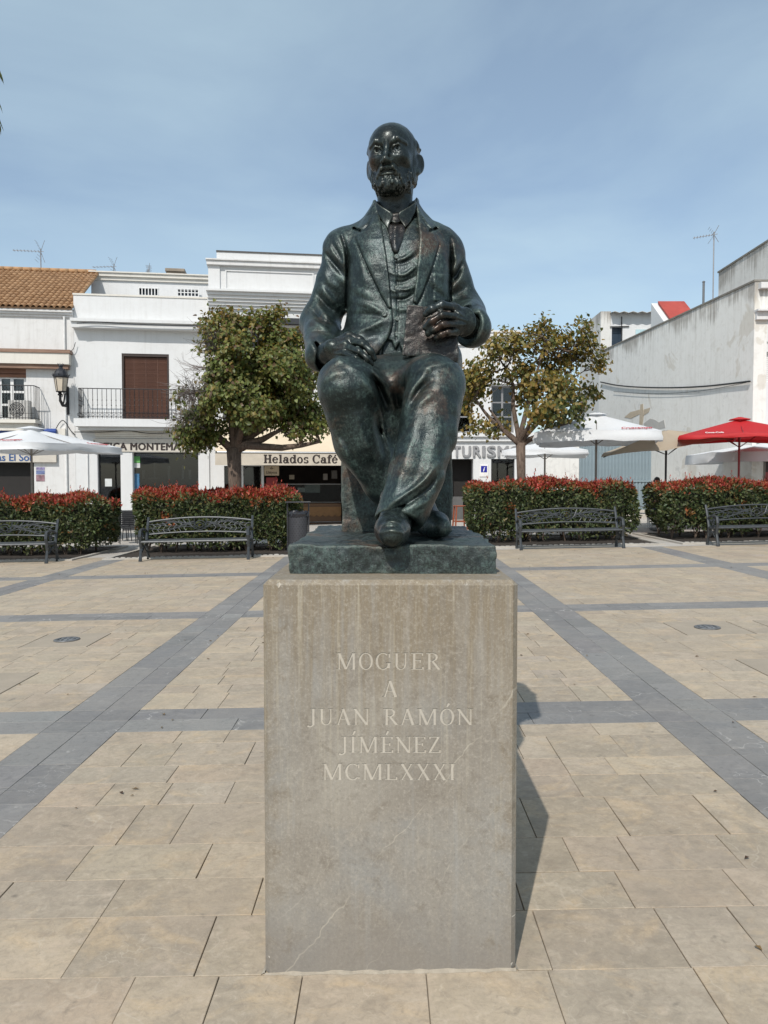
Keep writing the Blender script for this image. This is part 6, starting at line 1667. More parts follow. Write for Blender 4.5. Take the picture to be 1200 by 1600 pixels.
def hedge(x0, x1, y0, y1, h, label, seed, red=1.0):
    global RS
    RS = np.random.RandomState(seed); cx, cy = (x0+x1)/2, (y0+y1)/2; z0 = G(cx)
    o = empty('photinia_hedge', (cx, cy, z0)); tag(o, label, 'hedge', 'clipped hedges around the square')
    hx, hy = (x1-x0)/2, (y1-y0)/2
    def lump(x, y, s): return .10*np.sin(x*2.3+s)*np.cos(y*2.0+s*2)+.06*np.sin(x*5.1+y*3+s*3)
    # points on the skin of a rounded block
    def skin(n):
        P = []; Nn = []
        ar = np.array([2*hx*h, 2*hx*2*hy, 2*hy*h, 2*hy*h, 2*hx*h*.35]); w = RS.choice(5, n, p=ar/ar.sum())
        a = RS.uniform(-1,1,n); b = RS.uniform(0,1,n)
        x = np.where((w == 0)|(w == 4)|(w == 1), a*hx, np.where(w == 2, -hx, hx)); y = np.where(w == 0, -hy, np.where(w == 4, hy, np.where(w == 1, (b*2-1)*hy, a*hy)))
        z = np.where(w == 1, h, .06+b**.9*(h-.06))
        nx = np.where(w == 2, -1., np.where(w == 3, 1., 0)); ny = np.where(w == 0, -1., np.where(w == 4, 1., 0)); nz = (w == 1)*1.0
        Nm = np.stack([nx,ny,nz],1).astype(float); P = np.stack([x,y,z],1)
        # round the corners
        r = .28; Q = P.copy(); lim = np.array([hx-r,hy-r,h-r]); C_ = np.clip(P, -lim, lim); C_[:,2] = np.clip(P[:,2], .3, h-r); d = P-C_; ln = np.linalg.norm(d,axis=1,keepdims=True); corner = ln[:,0] > r
        Q[corner] = (C_+d/np.maximum(ln,1e-6)*r)[corner]; Nm[corner] = (d/np.maximum(ln,1e-6))[corner]
        return Q, Nm
    n = 14000; P, Nm = skin(n)
    lo = lump(P[:,0], P[:,1]+P[:,2], seed)
    # the foot of the hedge is ragged and draws in
    tuck = np.clip((.50-P[:,2])/.5, 0, 1); P[:,:2] *= (1-.13*tuck)[:,None]
    P = P+Nm*(lo[:,None]-RS.uniform(0,.20,(n,1))**1.3*1.0)
    keep = (P[:,2] > .15+.10*np.sin(P[:,0]*3+seed)+.08*np.sin(P[:,0]*7.3)+RS.uniform(-.08,.08,n)); P, Nm = P[keep], Nm[keep]; n = len(P)
    D = unit(Nm*.5+RS.normal(0,.6,(n,3))+np.array([0,0,.25])); N_ = unit(Nm+RS.normal(0,.55,(n,3)))
    C = pick(HG, n); z = P[:,2]
    blot = np.sin(P[:,0]*3.3+seed)*np.sin(P[:,2]*6+P[:,0]*1.7+seed)+.6*np.sin(P[:,0]*8.1+P[:,2]*5)
    tz_ = z-lump(P[:,0], P[:,1]+h, seed)+RS.normal(0,.035,n); po = np.clip((tz_-(h-.24))/.16,0,1)*.8+.55*np.clip((blot-.95)*3,0,1)*(z > .5); m_ = RS.rand(n) < po*red; C[m_] = pick(HO, m_.sum())
    m_ = RS.rand(n) < (np.clip((tz_-(h-.13))/.10,0,1)*.8+.30*np.clip((blot-1.2)*3,0,1)*(z > .6))*red; C[m_] = pick(HR, m_.sum())
    C = C*(1+.22*np.sin(P[:,0]*4.7+P[:,2]*3.1+seed)*np.sin(P[:,2]*7.3-P[:,0]*2.2))[:,None]
    m_ = RS.rand(n) < .05; C[m_] = pick([(.11,.11,.035),(.13,.10,.04)], m_.sum())
    fo = link('foliage', leaves_mesh('foliage', P, D, N_, RS.uniform(.080,.130,n), RS.uniform(.042,.062,n), C, HLEAF), o); fo['kind'] = 'stuff'
    # upright red shoots on top
    ns = int(220*hx/2); Pt = np.stack([RS.uniform(-hx+.12,hx-.12,ns), RS.uniform(-hy+.1,hy-.1,ns), np.zeros(ns)],1); Pt[:ns//2,1] = -hy+.05+RS.rand(ns//2)*.35
    Pt[:,2] = h-.03+lump(Pt[:,0], Pt[:,1]+h, seed)
    dn = np.sin(Pt[:,0]*2.9+seed)+.7*np.sin(Pt[:,0]*6.7+seed*2); kp = dn+RS.normal(0,.6,ns) > -.45; Pt = Pt[kp]; ns = len(Pt)
    tall = RS.uniform(.04,.14,ns)*(1+.9*(RS.rand(ns) < .18)); k = 7; PP = []; DD = []; LL = []
    for j in range(k):
        f = j/(k-1); an = j*2.4+RS.uniform(0,6,ns); PP.append(Pt+np.stack([RS.normal(0,.012,ns),RS.normal(0,.012,ns),tall*f],1)); DD.append(np.stack([np.cos(an)*(.9-.6*f),np.sin(an)*(.9-.6*f),.45+.8*f+0*an],1)); LL.append(RS.uniform(.06,.10,ns)*(1-.25*f))
    PP = np.concatenate(PP); DD = np.concatenate(DD); LL = np.concatenate(LL); NN = unit(np.cross(DD, np.cross(np.array([0,0,1.]), DD))+RS.normal(0,.2,DD.shape))
    m_ = RS.rand(len(PP)) < .85*min(1,red+.1); C = pick(HO, len(PP)); C[m_] = pick(HR, m_.sum(), .25)
    so = link('red_shoots', leaves_mesh('red_shoots', PP, DD, NN, LL, LL*.42, C, HLEAF), o); so['kind'] = 'stuff'
    # inner twig mass and stems
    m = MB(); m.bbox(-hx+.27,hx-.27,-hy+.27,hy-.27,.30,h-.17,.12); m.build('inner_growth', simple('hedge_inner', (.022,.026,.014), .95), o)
    for i in range(int(hx*2/.42)):
        x = -hx+.25+i*.42+RS.uniform(-.1,.1)
        for y in (-hy+.35, RS.uniform(-.3,.4)):
            m = MB()
            for q in range(3):
                dx, dy = RS.uniform(-.22,.22), RS.uniform(-.2,.2); m.tube([(x,y,-.02),(x+dx*.4,y+dy*.4,.22),(x+dx,y+dy,.62)], [.020,.014,.009], 5)
            m.build('stem', BARK, o)
    return o
hedge(-10.85,-6.78,17.9,20.0,1.36,'red-tipped photinia hedge at the left edge, behind the cut-off bench',3,.9)
hedge(-6.02,-2.14,17.9,20.0,1.40,'red-tipped photinia hedge below the dense green tree, behind the left bench',5,1.1)
hedge(2.12,6.28,19.0,21.1,1.46,'red-tipped photinia hedge below the yellowing tree, behind the right bench',8,1.05)
hedge(7.02,11.4,19.0,21.1,1.36,'red-tipped photinia hedge at the right edge, below the red parasol',13,.9)

def tree(name, base, fork_z, crown, limbs, n_tips, per, pal, label, seed, leaf=(.085,.12), bare=None, trunk_r=.17, palfn=None, fill=.0):
    """crown: list of (centre, radii) lumps; limbs: first-order branch ends"""
    global RS
    RS = np.random.RandomState(seed); o = empty(name, base); tag(o, label, 'tree', 'trees of the square'); b = np.array(base, float)
    m = MB(); lean = RS.uniform(-.06,.06,2); top = np.array([lean[0],lean[1],fork_z])
    m.tube([(0,0,-.1),(lean[0]*.2,lean[1]*.2,.25),(lean[0]*.6,0,fork_z*.6),tuple(top)], [trunk_r*1.35,trunk_r*1.05,trunk_r*.95,trunk_r*1.08], 10); m.build('trunk', BARK, o, True)
    m = MB(); nodes = []
    for e in limbs:
        e = np.array(e, float)-b; mid = top*.45+e*.55+np.array([0,0,-.10])+RS.normal(0,.06,3); P = [top-np.array([0,0,.08]), top*.75+mid*.25+RS.normal(0,.03,3), mid, mid*.5+e*.5+RS.normal(0,.05,3), e]
        m.tube([tuple(p) for p in P], [trunk_r*.72,trunk_r*.60,trunk_r*.48,trunk_r*.34,trunk_r*.2], 7); nodes += [P[2],P[3],P[4]]
    # tips spread through the crown lumps
    sub_ = []
    for c, r in crown:        # break every lump into smaller clumps so that the outline is ragged
        for q in range(max(4, int(9*np.prod(r)**.5))):
            dd = unit(RS.normal(0,1,3))*RS.uniform(.35,1.02); k_ = RS.uniform(.24,.42)*np.mean(r); sub_.append((np.array(c)+dd*np.array(r), np.array([k_*1.25,k_*1.2,k_*.85])))
    crown0 = crown; crown = sub_
    vol = np.array([np.prod(r) for c, r in crown]); w = RS.choice(len(crown), n_tips, p=vol/vol.sum())
    d = unit(RS.normal(0,1,(n_tips,3)))*RS.uniform(.25 if not fill else .0,1,(n_tips,1))**(.40)
    T = np.array([crown[i][0] for i in w])-b+d*np.array([crown[i][1] for i in w])
    nodes = np.array(nodes); sec = []
    # second-order boughs
    ns = max(14, n_tips//9); idx = RS.choice(n_tips, ns, replace=False)
    for i in idx:
        e = T[i]*.82+nodes.mean(0)*.18; k = np.argmin(((nodes-e)**2).sum(1)); a = nodes[k]; mid = (a+e)/2+RS.normal(0,.07,3)+np.array([0,0,-.05]); m.tube([tuple(a),tuple(mid),tuple(e)], [.030,.022,.012], 5); sec += [mid, e]
    m.build('branches', BARK, o, True)
    sec = np.array(sec); m = MB()
    for i in range(n_tips):
        k = np.argmin(((sec-T[i])**2).sum(1)); a = sec[k]; mid = (a+T[i])/2+RS.normal(0,.05,3); m.tube([tuple(a),tuple(mid),tuple(T[i])], [.009,.006,.0035], 3, False)
        if bare is not None and bare(T[i]+b):
            for q in range(5): e = T[i]+RS.normal(0,.20,3)+unit(T[i]-sec.mean(0))*.15; m.tube([tuple(mid),tuple(T[i]*.5+e*.5),tuple(e)], [.005,.004,.002], 3, False)
    tw = m.build('twigs', TWIG, o); tw['kind'] = 'stuff'
    cnt = RS.poisson(per, n_tips)
    if bare is not None: cnt = np.array([0 if (bare(T[i]+b) and RS.rand() < .85) else cnt[i] for i in range(n_tips)])
    P = np.repeat(T, cnt, 0); n = len(P); P = P+RS.normal(0,.115,(n,3)); ctr = np.mean([c for c, r in crown0], 0)-b
    out = unit(P-ctr); D = unit(out*.35+RS.normal(0,.55,(n,3))+np.array([0,0,-.65])); N_ = unit(out*.9+np.array([0,-.3,.4])+RS.normal(0,.42,(n,3)))
    C = palfn(P+b, n) if palfn else pick(pal, n)
    L = RS.uniform(leaf[0], leaf[1], n)
    cr = link('crown', leaves_mesh('crown', P, D, N_, L, L*.95, C, LEAF, True, .10), o); cr['kind'] = 'stuff'
    return o
TG = [(.105,.130,.030),(.140,.160,.042),(.085,.110,.030),(.175,.182,.056),(.118,.145,.040),(.160,.150,.042)]
TY = [(.215,.165,.040),(.245,.190,.052),(.190,.135,.034),(.170,.155,.044),(.235,.150,.036)]
YL = 19.3
def palL(P, n):
    C = pick(TG, n); t = np.clip((P[:,2]-4.4)/1.6,0,1)*.5+.10; m_ = RS.rand(n) < t; C[m_] = pick(TY, m_.sum())*.85; m_ = RS.rand(n) < .05; C[m_] = pick([(.12,.075,.05),(.14,.09,.05)], m_.sum()); return C
def bareL(p):
    u, v = pix(p); return u < 345 and 520 < v < 670 and (u-262)*.9+(v-520)*.25 < 78
crownL = [(W(390,560,YL),(1.15,1.1,.95)), (W(320,610,YL),(.75,.9,.85)), (W(448,590,YL),(.80,1.0,.95)), (W(312,664,YL),(.80,1.0,.48)), (W(415,655,YL),(1.0,1.1,.55)), (W(370,612,YL-.5),(1.15,1.0,1.0)), (W(462,648,YL+.2),(.62,.9,.60)), (W(372,510,YL),(.28,.4,.42)), (W(420,515,YL),(.55,.6,.42)), (W(300,690,YL),(.45,.6,.30)), (W(480,672,YL-.2),(.42,.5,.40))]
bL = W(370,840,YL); bL[2] = G(bL[0])
tree('round_headed_tree', bL, W(372,700,YL)[2]-bL[2], crownL, [W(300,650,YL+.1), W(345,585,YL-.3), W(410,575,YL+.3), W(440,672,YL-.1), W(500,690,YL-.2), W(460,620,YL+.4), W(385,640,YL-.7)], 1000, 36, TG,
     'dense dark-green tree with heart-shaped leaves between the left bench hedge and the shops', 21, (.066,.098), bareL, .17, palL)
YRt = 20.7
def palR(P, n):
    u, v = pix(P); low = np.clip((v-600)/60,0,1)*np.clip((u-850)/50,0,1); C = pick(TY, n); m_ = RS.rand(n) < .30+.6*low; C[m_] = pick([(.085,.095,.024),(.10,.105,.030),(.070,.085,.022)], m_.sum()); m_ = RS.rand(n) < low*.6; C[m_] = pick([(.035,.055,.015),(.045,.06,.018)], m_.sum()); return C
crownR = [(W(855,530,YRt),(.95,.95,.75)), (W(785,560,YRt),(.80,.95,.75)), (W(755,610,YRt),(.60,.9,.75)), (W(900,570,YRt),(.85,.95,.70)), (W(922,620,YRt+.4),(.70,.8,.55)), (W(850,620,YRt-.4),(1.05,1.0,.75)), (W(770,655,YRt),(.80,.9,.42)), (W(872,655,YRt+.5),(.75,.7,.36)), (W(850,500,YRt),(.45,.5,.30)), (W(740,570,YRt),(.4,.6,.5))]
bR = W(816,835,YRt); bR[2] = G(bR[0])
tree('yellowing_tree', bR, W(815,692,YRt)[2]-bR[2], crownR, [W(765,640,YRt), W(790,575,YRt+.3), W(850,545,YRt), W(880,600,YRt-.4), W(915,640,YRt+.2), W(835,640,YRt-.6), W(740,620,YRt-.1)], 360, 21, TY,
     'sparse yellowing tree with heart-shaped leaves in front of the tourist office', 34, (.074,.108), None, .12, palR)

# palm whose frond tips hang into the picture at the upper left
pb = np.array([-20.45, 36.5, 0.0]); ptz = W(0,120,36)[2]+2.2
o = empty('palm_tree', (pb[0], pb[1], G(pb[0]))); tag(o, 'palm tree of which only a green frond tip shows at the upper left edge', 'palm')
m = MB(); m.tube([(0,0,-.2),(.1,0,ptz*.5),(0,0,ptz)], [.28,.22,.20], 10); m.build('trunk', BARK, o, True)
RS = np.random.RandomState(5); FR = leaf_mat('palm_leaf', .2)
for k in range(22):
    an = k*2.399; rise = RS.uniform(-.3,.9) if k else .12; Lf = 2.6; pts = []
    for i in range(9):
        f = i/8; pts.append(np.array([math.cos(an)*Lf*f*(1-.15*f), math.sin(an)*Lf*f*(1-.15*f), ptz+Lf*(rise*f-1.05*f*f)]))
    pts = np.array(pts); m = MB(); m.tube([tuple(p) for p in pts], [.035-.003*i for i in range(9)], 4); fr_ = m.build('frond', simple('palm_stalk', (.10,.11,.03), .6), o)
    nl = 46; f = np.linspace(.12,1,nl); x = f*8; i0 = np.minimum(x.astype(int),7); P = pts[i0]+(pts[i0+1]-pts[i0])*(x-i0)[:,None]; T_ = unit(pts[i0+1]-pts[i0]); S_ = unit(np.cross(T_, np.array([0,0,1.])))
    PP = np.concatenate([P,P]); DD = np.concatenate([S_+T_*.7,-S_+T_*.7])+np.array([0,0,-.75]); n = len(PP); NN = unit(np.cross(DD, np.cross(np.array([0,0,1.]),DD)))
    lf = link('leaflets', leaves_mesh('leaflets', PP, DD, NN, np.concatenate([.75-.35*np.abs(f-.45)]*2), np.full(n,.045), pick([(.085,.115,.035),(.11,.125,.045),(.07,.095,.03)], n), FR), fr_); lf['kind'] = 'stuff'

# dry leaves blown about the paving
RS = np.random.RandomState(77); n = 150
gx = np.concatenate([RS.uniform(-9,9,90), RS.uniform(-3,3,60)]); gy = np.concatenate([RS.uniform(13,16.8,90), RS.uniform(2.2,9,60)]); ok = ~((np.abs(gx-.01) < .45)&(gy > 2.3)&(gy < 3.9)); gx, gy = gx[ok], gy[ok]; n = len(gx)
P = np.stack([gx,gy,SLOPE*gx+.006],1); an = RS.uniform(0,6.28,n)
lo_ = link('fallen_leaves', leaves_mesh('fallen_leaves', P, np.stack([np.cos(an),np.sin(an),RS.uniform(0,.15,n)],1), np.stack([RS.normal(0,.2,n),RS.normal(0,.2,n),np.ones(n)],1), RS.uniform(.018,.045,n), RS.uniform(.010,.026,n), pick([(.10,.055,.025),(.16,.10,.04),(.07,.04,.02),(.20,.13,.06)], n), LEAF)); tag(lo_, 'small dry leaves scattered over the paving', 'leaves', kind='stuff')
# ================================================================== street furniture
BENCHM = simple('bench_cast_iron', (.055,.060,.064), .45, .35, .25, 14, .15, 90)
def make_bench():
    """origin: middle of the front feet line, faces -y"""
    o = empty('iron_bench', (0,0,0)); L = 1.14
    for sx in (-1, 1):
        e = empty('end_frame', (0,0,0)); e.parent = o; x = sx*L
        m = MB(); m.tube([(x,-.02,0),(x,.0,.10),(x,.05,.26),(x,.03,.40)], [.040,.030,.028,.034], 6); m.tube([(x,-.05,.012),(x,.03,.012)], [.03,.025], 5)
        m.build('front_leg', BENCHM, e)
        m = MB(); m.tube([(x,.56,0),(x,.50,.18),(x,.46,.40),(x,.54,.66),(x,.64,.90)], [.036,.028,.034,.030,.026], 6); m.tube([(x,.50,.012),(x,.60,.012)], [.03,.025], 5); m.build('rear_leg', BENCHM, e)
        m = MB(); m.tube([(x,.03,.40),(x,.0,.52),(x,.03,.64),(x,.12,.66),(x,.16,.60),(x,.12,.56),(x,.08,.58)], [.034,.034,.032,.03,.026,.022,.018], 6); m.tube([(x,.10,.66),(x,.30,.67),(x,.52,.60)], [.03,.028,.024], 6); m.build('armrest', BENCHM, e)
        m = MB(); m.tube([(x,.03,.40),(x,.25,.38),(x,.46,.40)], .026, 6); m.tube([(x,.02,.16),(x,.14,.20),(x,.26,.30),(x,.38,.20),(x,.52,.16)], .018, 5)
        for cx, cz, r in ((.15,.30,.06),(.36,.29,.06),(.24,.50,.08)): m.tube([(x,cx+r*(1-k/18)*math.cos(k*.6),cz+r*(1-k/18)*math.sin(k*.6)) for k in range(14)], .013, 5)
        m.build('scroll', BENCHM, e)
    sme = MB(); sme.bbox(-L,L,-.030,.030,-.012,.012,.006); sme = sme.mesh('seat_slat', BENCHM)
    for k in range(6):
        c = link('seat_slat', sme, o); c.location = (0,.045+.078*k,.425-.010*math.sin(k/5*math.pi))
    m = MB(); m.tube([(-L,.02,.405),(L,.02,.405)], .022, 6); m.build('front_rail', BENCHM, o)
    # arched openwork back
    yb = lambda z: .47+(z-.42)*.36
    zt_ = lambda x: .80+.085*(1-(x/L)**2); zb_ = lambda x: .53+.05*(1-(x/L)**2)
    m = MB(); N = 24; xs = [-L+2*L*i/N for i in range(N+1)]
    m.tube([(x,yb(zt_(x)),zt_(x)) for x in xs], .021, 6); m.tube([(x,yb(zb_(x)),zb_(x)) for x in xs], .017, 6); bf = m.build('back_frame', BENCHM, o)
    m = MB(); c0 = (0.0, .60)
    pt = lambda x, f: (x, yb(zb_(x)+(zt_(x)-zb_(x))*f), zb_(x)+(zt_(x)-zb_(x))*f)
    for s in (-1, 1):
        for k in range(1, 9):      # rays fanning from the middle
            x1 = s*L*(k/8.2); m.tube([pt(s*.10+s*.02*k,.10+.09*k if k < 6 else .6), pt(s*(.10+abs(x1))*.52,.35+.06*k if k < 8 else .75), pt(x1, 1.0 if k < 7 else .98-.28*(k-6))], .0085, 4)
        for k, f in enumerate((.22,.42,.62,.80)):   # crossing arcs
            m.tube([pt(s*x, f+.16*math.sin(x*5+k)) for x in [.14+(L-.16)*q/10 for q in range(11)]], .0085, 4)
        for k in range(7):
            x = s*(.30+.115*k); m.tube([pt(x,.08), pt(x+s*.05,.30), pt(x-s*.02,.55), pt(x+s*.07,.80)], .0075, 4)
    for r in (.05,.10): m.tube([(r*1.2*math.cos(a*math.pi/9), yb(.72), .715+r*math.sin(a*math.pi/9)) for a in range(19)], .010, 4)
    for s in (-1,1): m.tube([(s*(.10+.06*math.cos(a*.7)*(1-a/14)), yb(.68), .67+.06*math.sin(a*.7)*(1-a/14)) for a in range(12)], .009, 4)
    m.build('openwork', BENCHM, bf)
    return o
b0 = make_bench()
BL = [(-7.12-1.20,16.15,'dark cast-iron bench cut off by the left edge'), (-4.055,16.15,'dark cast-iron bench left of the statue, before the hedge under the dense tree'), (4.13,17.05,'dark cast-iron bench right of the statue, before the hedge under the yellowing tree'), (8.50,17.05,'dark cast-iron bench cut off by the right edge')]
for i, (x, y, lab) in enumerate(BL):
    c = b0 if i == 0 else copy_tree(b0); c.location = (x, y, G(x)+.002); c.rotation_euler = (0, -math.atan(SLOPE), 0); tag(c, lab, 'bench', 'cast-iron benches around the square')

# litter bin
BIN = simple('bin_grey_steel', (.050,.050,.056), .5, .3, .15, 10)
g0 = ground_at(466,862); o = empty('litter_bin', (g0[0], g0[1], G(g0[0]))); tag(o, 'dark perforated steel litter bin with flat lid and bag, beside the pedestal', 'litter bin')
HB = .78; RB = .225
m = MB(); n = 40; rows = 15; vs = []; fs = []
for j in range(rows+1):
    for i in range(n): a = 2*math.pi*i/n; vs.append((RB*math.cos(a),RB*.8*math.sin(a),.10+HB*j/rows))
holes = []
for j in range(rows):
    for i in range(n):
        fs.append((j*n+i,j*n+(i+1)%n,(j+1)*n+(i+1)%n,(j+1)*n+i))
m.add(vs, fs); m.lathe([(.02,.08),(RB*.95,.08),(RB*.95,.10),(.02,.10)], (0,0,0), 20)
bd = m.build('drum', BIN, o, True); bd.modifiers.new('t','SOLIDIFY').thickness = .006
m = MB()
for j in range(2,rows-1):
    for i in range(n):
        if (i+j) % 2: continue
        a = 2*math.pi*(i+.5)/n; z = .10+HB*(j+.5)/rows; c = Vector((math.cos(a)*(RB+.002),math.sin(a)*(RB*.8+.002),z)); t_ = Vector((-math.sin(a),math.cos(a)*.8,0)).normalized()*.011
        m.add([c+t_,c+Vector((0,0,.011)),c-t_,c-Vector((0,0,.011))], [(0,1,2,3)])
m.build('hole', simple('hole_black', (.006,.006,.006), .9), bd)
m = MB()
for s in (-1,1): m.tube([(s*(RB+.02),0,0),(s*(RB+.02),0,1.16)], .018, 6); m.box(s*(RB+.02)-.05,s*(RB+.02)+.05,-.05,.05,0,.012)
m.build('post', BIN, o)
m = MB(); m.bbox(-.28,.28,-.20,.20,1.14,1.165,.008); m.build('lid', BIN, o)
RSb = random.Random(3); m = MB(); vs = []; n = 28
for j, (r, z) in enumerate(((RB+.012,.82),(RB+.022,.88),(RB+.012,.93),(RB-.03,.95),(RB-.06,.86))):
    for i in range(n): a = 2*math.pi*i/n; k = 1+RSb.uniform(-.05,.05); vs.append((r*k*math.cos(a),r*.8*k*math.sin(a),z+RSb.uniform(-.02,.02)))
m.add(vs, [(j*n+i,j*n+(i+1)%n,(j+1)*n+(i+1)%n,(j+1)*n+i) for j in range(4) for i in range(n)]); m.build('bin_bag', simple('black_plastic_bag', (.02,.02,.024), .18), o)

# parasols
def cloth(name, col, rough=.85, tr=.35):
    t = NT(name); v = t.coord('Object'); n = t.noise(v, 1.2, 4, .6); t.set(Base_Color=t.mix(t.rng(n,.3,.7), tuple(q*.93 for q in col), col), Roughness=rough); t.bump(t.noise(v, 3, 4, .6), .25, .05)
    tr_ = t.n.new('ShaderNodeBsdfTranslucent'); tr_.inputs['Color'].default_value = (*col,1); mx = t.n.new('ShaderNodeMixShader'); mx.inputs[0].default_value = tr; t.l.new(t.b.outputs[0], mx.inputs[1]); t.l.new(tr_.outputs[0], mx.inputs[2]); t.l.new(mx.outputs[0], t.n['Material Output'].inputs['Surface']); return t.mat
WCL = cloth('white_parasol_cloth', (.74,.75,.76), .8, .22); RCL = cloth('red_parasol_cloth', (.52,.018,.022), .7, .22); BCL = cloth('beige_parasol_cloth', (.44,.36,.265), .8, .2)
POLEG = simple('parasol_pole_grey', (.22,.20,.18), .5, .2); POLER = simple('parasol_pole_red', (.30,.02,.025), .5); POLED = simple('parasol_pole_dark', (.02,.022,.028), .5)
def parasol(name, base, zr, za, half, yaw, cl, pm, label, val=.22, tilt=(0,0), n_side=4, seed=1, vent=True, sag=.16):
    """square (n_side 4) or round canopy; zr rim height, za apex height, half half-width"""
    o = empty(name, base); tag(o, label, 'parasol'); rr = random.Random(seed); b = Vector(base)
    h = zr-b.z; ha = za-b.z
    m = MB(); m.tube([(0,0,0),(0,0,ha-.05)], .032, 8); m.build('pole', pm, o); m = MB(); m.bbox(-.35,.35,-.35,.35,.0,.07,.02); m.tube([(0,0,.07),(0,0,.35)], .05, 8); m.build('base', simple('parasol_base', (.10,.10,.10), .8), o)
    can = empty('canopy_set', (0,0,0)); 
    bpy.data.objects.remove(can)
    rot = Euler((R(tilt[0]), R(tilt[1]), 0)).to_matrix() @ Euler((0,0,yaw)).to_matrix(); c0 = Vector((0,0,h))
    def X(p): return tuple(c0 + rot @ (Vector(p)-c0))
    segs = n_side*8; rings = 9; vs = []; corner = []
    def rim(a):
        if n_side == 4:
            c, s = math.cos(a), math.sin(a); return half/max(abs(c),abs(s))
        ph = (a % (2*math.pi/n_side))-math.pi/n_side; return half*math.cos(math.pi/n_side)/math.cos(ph)
    for j in range(rings+1):
        f = .06+.94*j/rings
        for i in range(segs):
            a = 2*math.pi*i/segs + (0 if n_side != 4 else 0); r = rim(a)*f; edge = abs(math.sin(a*n_side/2 + (0 if n_side != 4 else math.pi/2))) if n_side != 4 else 1-abs(math.sin(2*a))
            z = ha+(h-ha)*f - sag*edge*math.sin(math.pi*f)*.55 + .05*f*f*0
            if j == rings: z += .05*edge
            vs.append(X((r*math.cos(a), r*math.sin(a), z)))
    fs = [(j*segs+i, j*segs+(i+1)%segs, (j+1)*segs+(i+1)%segs, (j+1)*segs+i) for j in range(rings) for i in range(segs)]
    m = MB(); m.add(vs, fs); cn = m.build('canopy', cl, o, True)
    # valance
    if val:
        vv = []
        for j in range(4):
            for i in range(segs):
                a = 2*math.pi*i/segs; r = rim(a)*(1+.006*j)+rr.uniform(-.015,.015)*j; edge = 1-abs(math.sin(2*a)) if n_side == 4 else abs(math.sin(a*n_side/2))
                vv.append(X((r*math.cos(a), r*math.sin(a), h+.05*edge-val*j/3+rr.uniform(-.006,.006)*j)))
        m = MB(); m.add(vv, [(j*segs+i, j*segs+(i+1)%segs, (j+1)*segs+(i+1)%segs, (j+1)*segs+i) for j in range(3) for i in range(segs)]); m.build('valance', cl, cn, True)
    if vent:
        vv = []
        for j in range(3):
            for i in range(segs): a = 2*math.pi*i/segs; f = .02+.15*j/2; r = rim(a)*f; vv.append(X((r*math.cos(a), r*math.sin(a), ha+(h-ha)*f+.07)))
        m = MB(); m.add(vv, [(j*segs+i, j*segs+(i+1)%segs, (j+1)*segs+(i+1)%segs, (j+1)*segs+i) for j in range(2) for i in range(segs)]); m.build('vent_cap', cl, cn, True)
    nr = 8 if n_side == 4 else n_side
    for k in range(nr):
        a = math.pi/nr*(0 if n_side == 4 else 0)+2*math.pi*k/nr + (math.pi/4 if n_side == 4 else 0); r = rim(a)*.97
        m = MB(); m.tube([X((.03*math.cos(a),.03*math.sin(a),ha-.10)), X((r*math.cos(a),r*math.sin(a),h-.02))], .012, 4); m.tube([X((.03*math.cos(a),.03*math.sin(a),h-.25)), X((r*.45*math.cos(a),r*.45*math.sin(a),ha+(h-ha)*.46-.05))], .010, 4); m.build('rib', pm, o)
    return o, cn, X, h, ha
def para_text(cn, X, h, ha, half, side_yaw, f, s, mat, width, height, xoff=0.0, name='lettering', val=0.0, on_val=False):
    """print on one sloping side of a square canopy"""
    inv = rotm = Euler((0,0,side_yaw)).to_matrix(); dz = ha-h; L = math.hypot(half, dz); up = Vector((0, half/L, dz/L)); nr = Vector((0,-dz/L, half/L))
    if on_val: up = Vector((0,0,1)); nr = Vector((0,-1,0))
    t = text_obj(name, s, mat, cn, (0,0,0), width=width, height=height, bold=.02, depth=.004, center=True)
    M = Matrix((( 1, up.x, nr.x), (0, up.y, nr.y), (0, up.z, nr.z)))
    org = Vector((xoff, -half*f, h+dz*(1-f)+.0))+nr*.03
    if on_val: org = Vector((xoff, -half-.035, h-val*.8))
    A3 = rotm @ M; P = rotm @ org
    t.rotation_euler = (0,0,0); me = t.data; co = np.empty(len(me.vertices)*3); me.vertices.foreach_get('co', co); co = co.reshape(-1,3); co = co @ np.array(A3).T + np.array(P); out = np.array([X(c) for c in co]); me.vertices.foreach_set('co', out.ravel()); me.update(); return t
def at_ground(px, Y): p = W(px, 755, Y); return (p[0], Y, G(p[0]))
# left white
b = at_ground(50,22.6); zr = W(50,697,22.6)[2]; za = W(50,669,22.6)[2]
o, cn, X, h, ha = parasol('white_parasol', b, zr, za, 1.78, R(-20), WCL, POLEG, 'white square parasol with red lettering at the left edge, before the optician\'s shop', .20, seed=2)
para_text(cn, X, h, ha, 1.78, 0, .93, 'Cruzcampo', LETTER_RED, .85, .15, .85); para_text(cn, X, h, ha, 1.78, math.pi/2, .93, 'Cruzcampo', LETTER_RED, .85, .15, .95)
# right white
b = at_ground(931,21.6); zr = W(931,680,21.6)[2]; za = W(931,647,21.6)[2]
o, cn, X, h, ha = parasol('white_parasol', b, zr, za, 1.60, R(-15), WCL, POLEG, 'white square parasol with red lettering behind the hedge under the yellowing tree', .26, seed=4)
para_text(cn, X, h, ha, 1.60, 0, .93, 'Cruzcampo', LETTER_RED, .75, .15, 1.0)
b = at_ground(851,27.0); zr = W(851,706,27.0)[2]; za = W(851,690,27.0)[2]
parasol('white_parasol', b, zr, za, 1.40, R(-12), WCL, POLEG, 'low white parasol dappled by tree shade, before the tourist office', .18, seed=6)
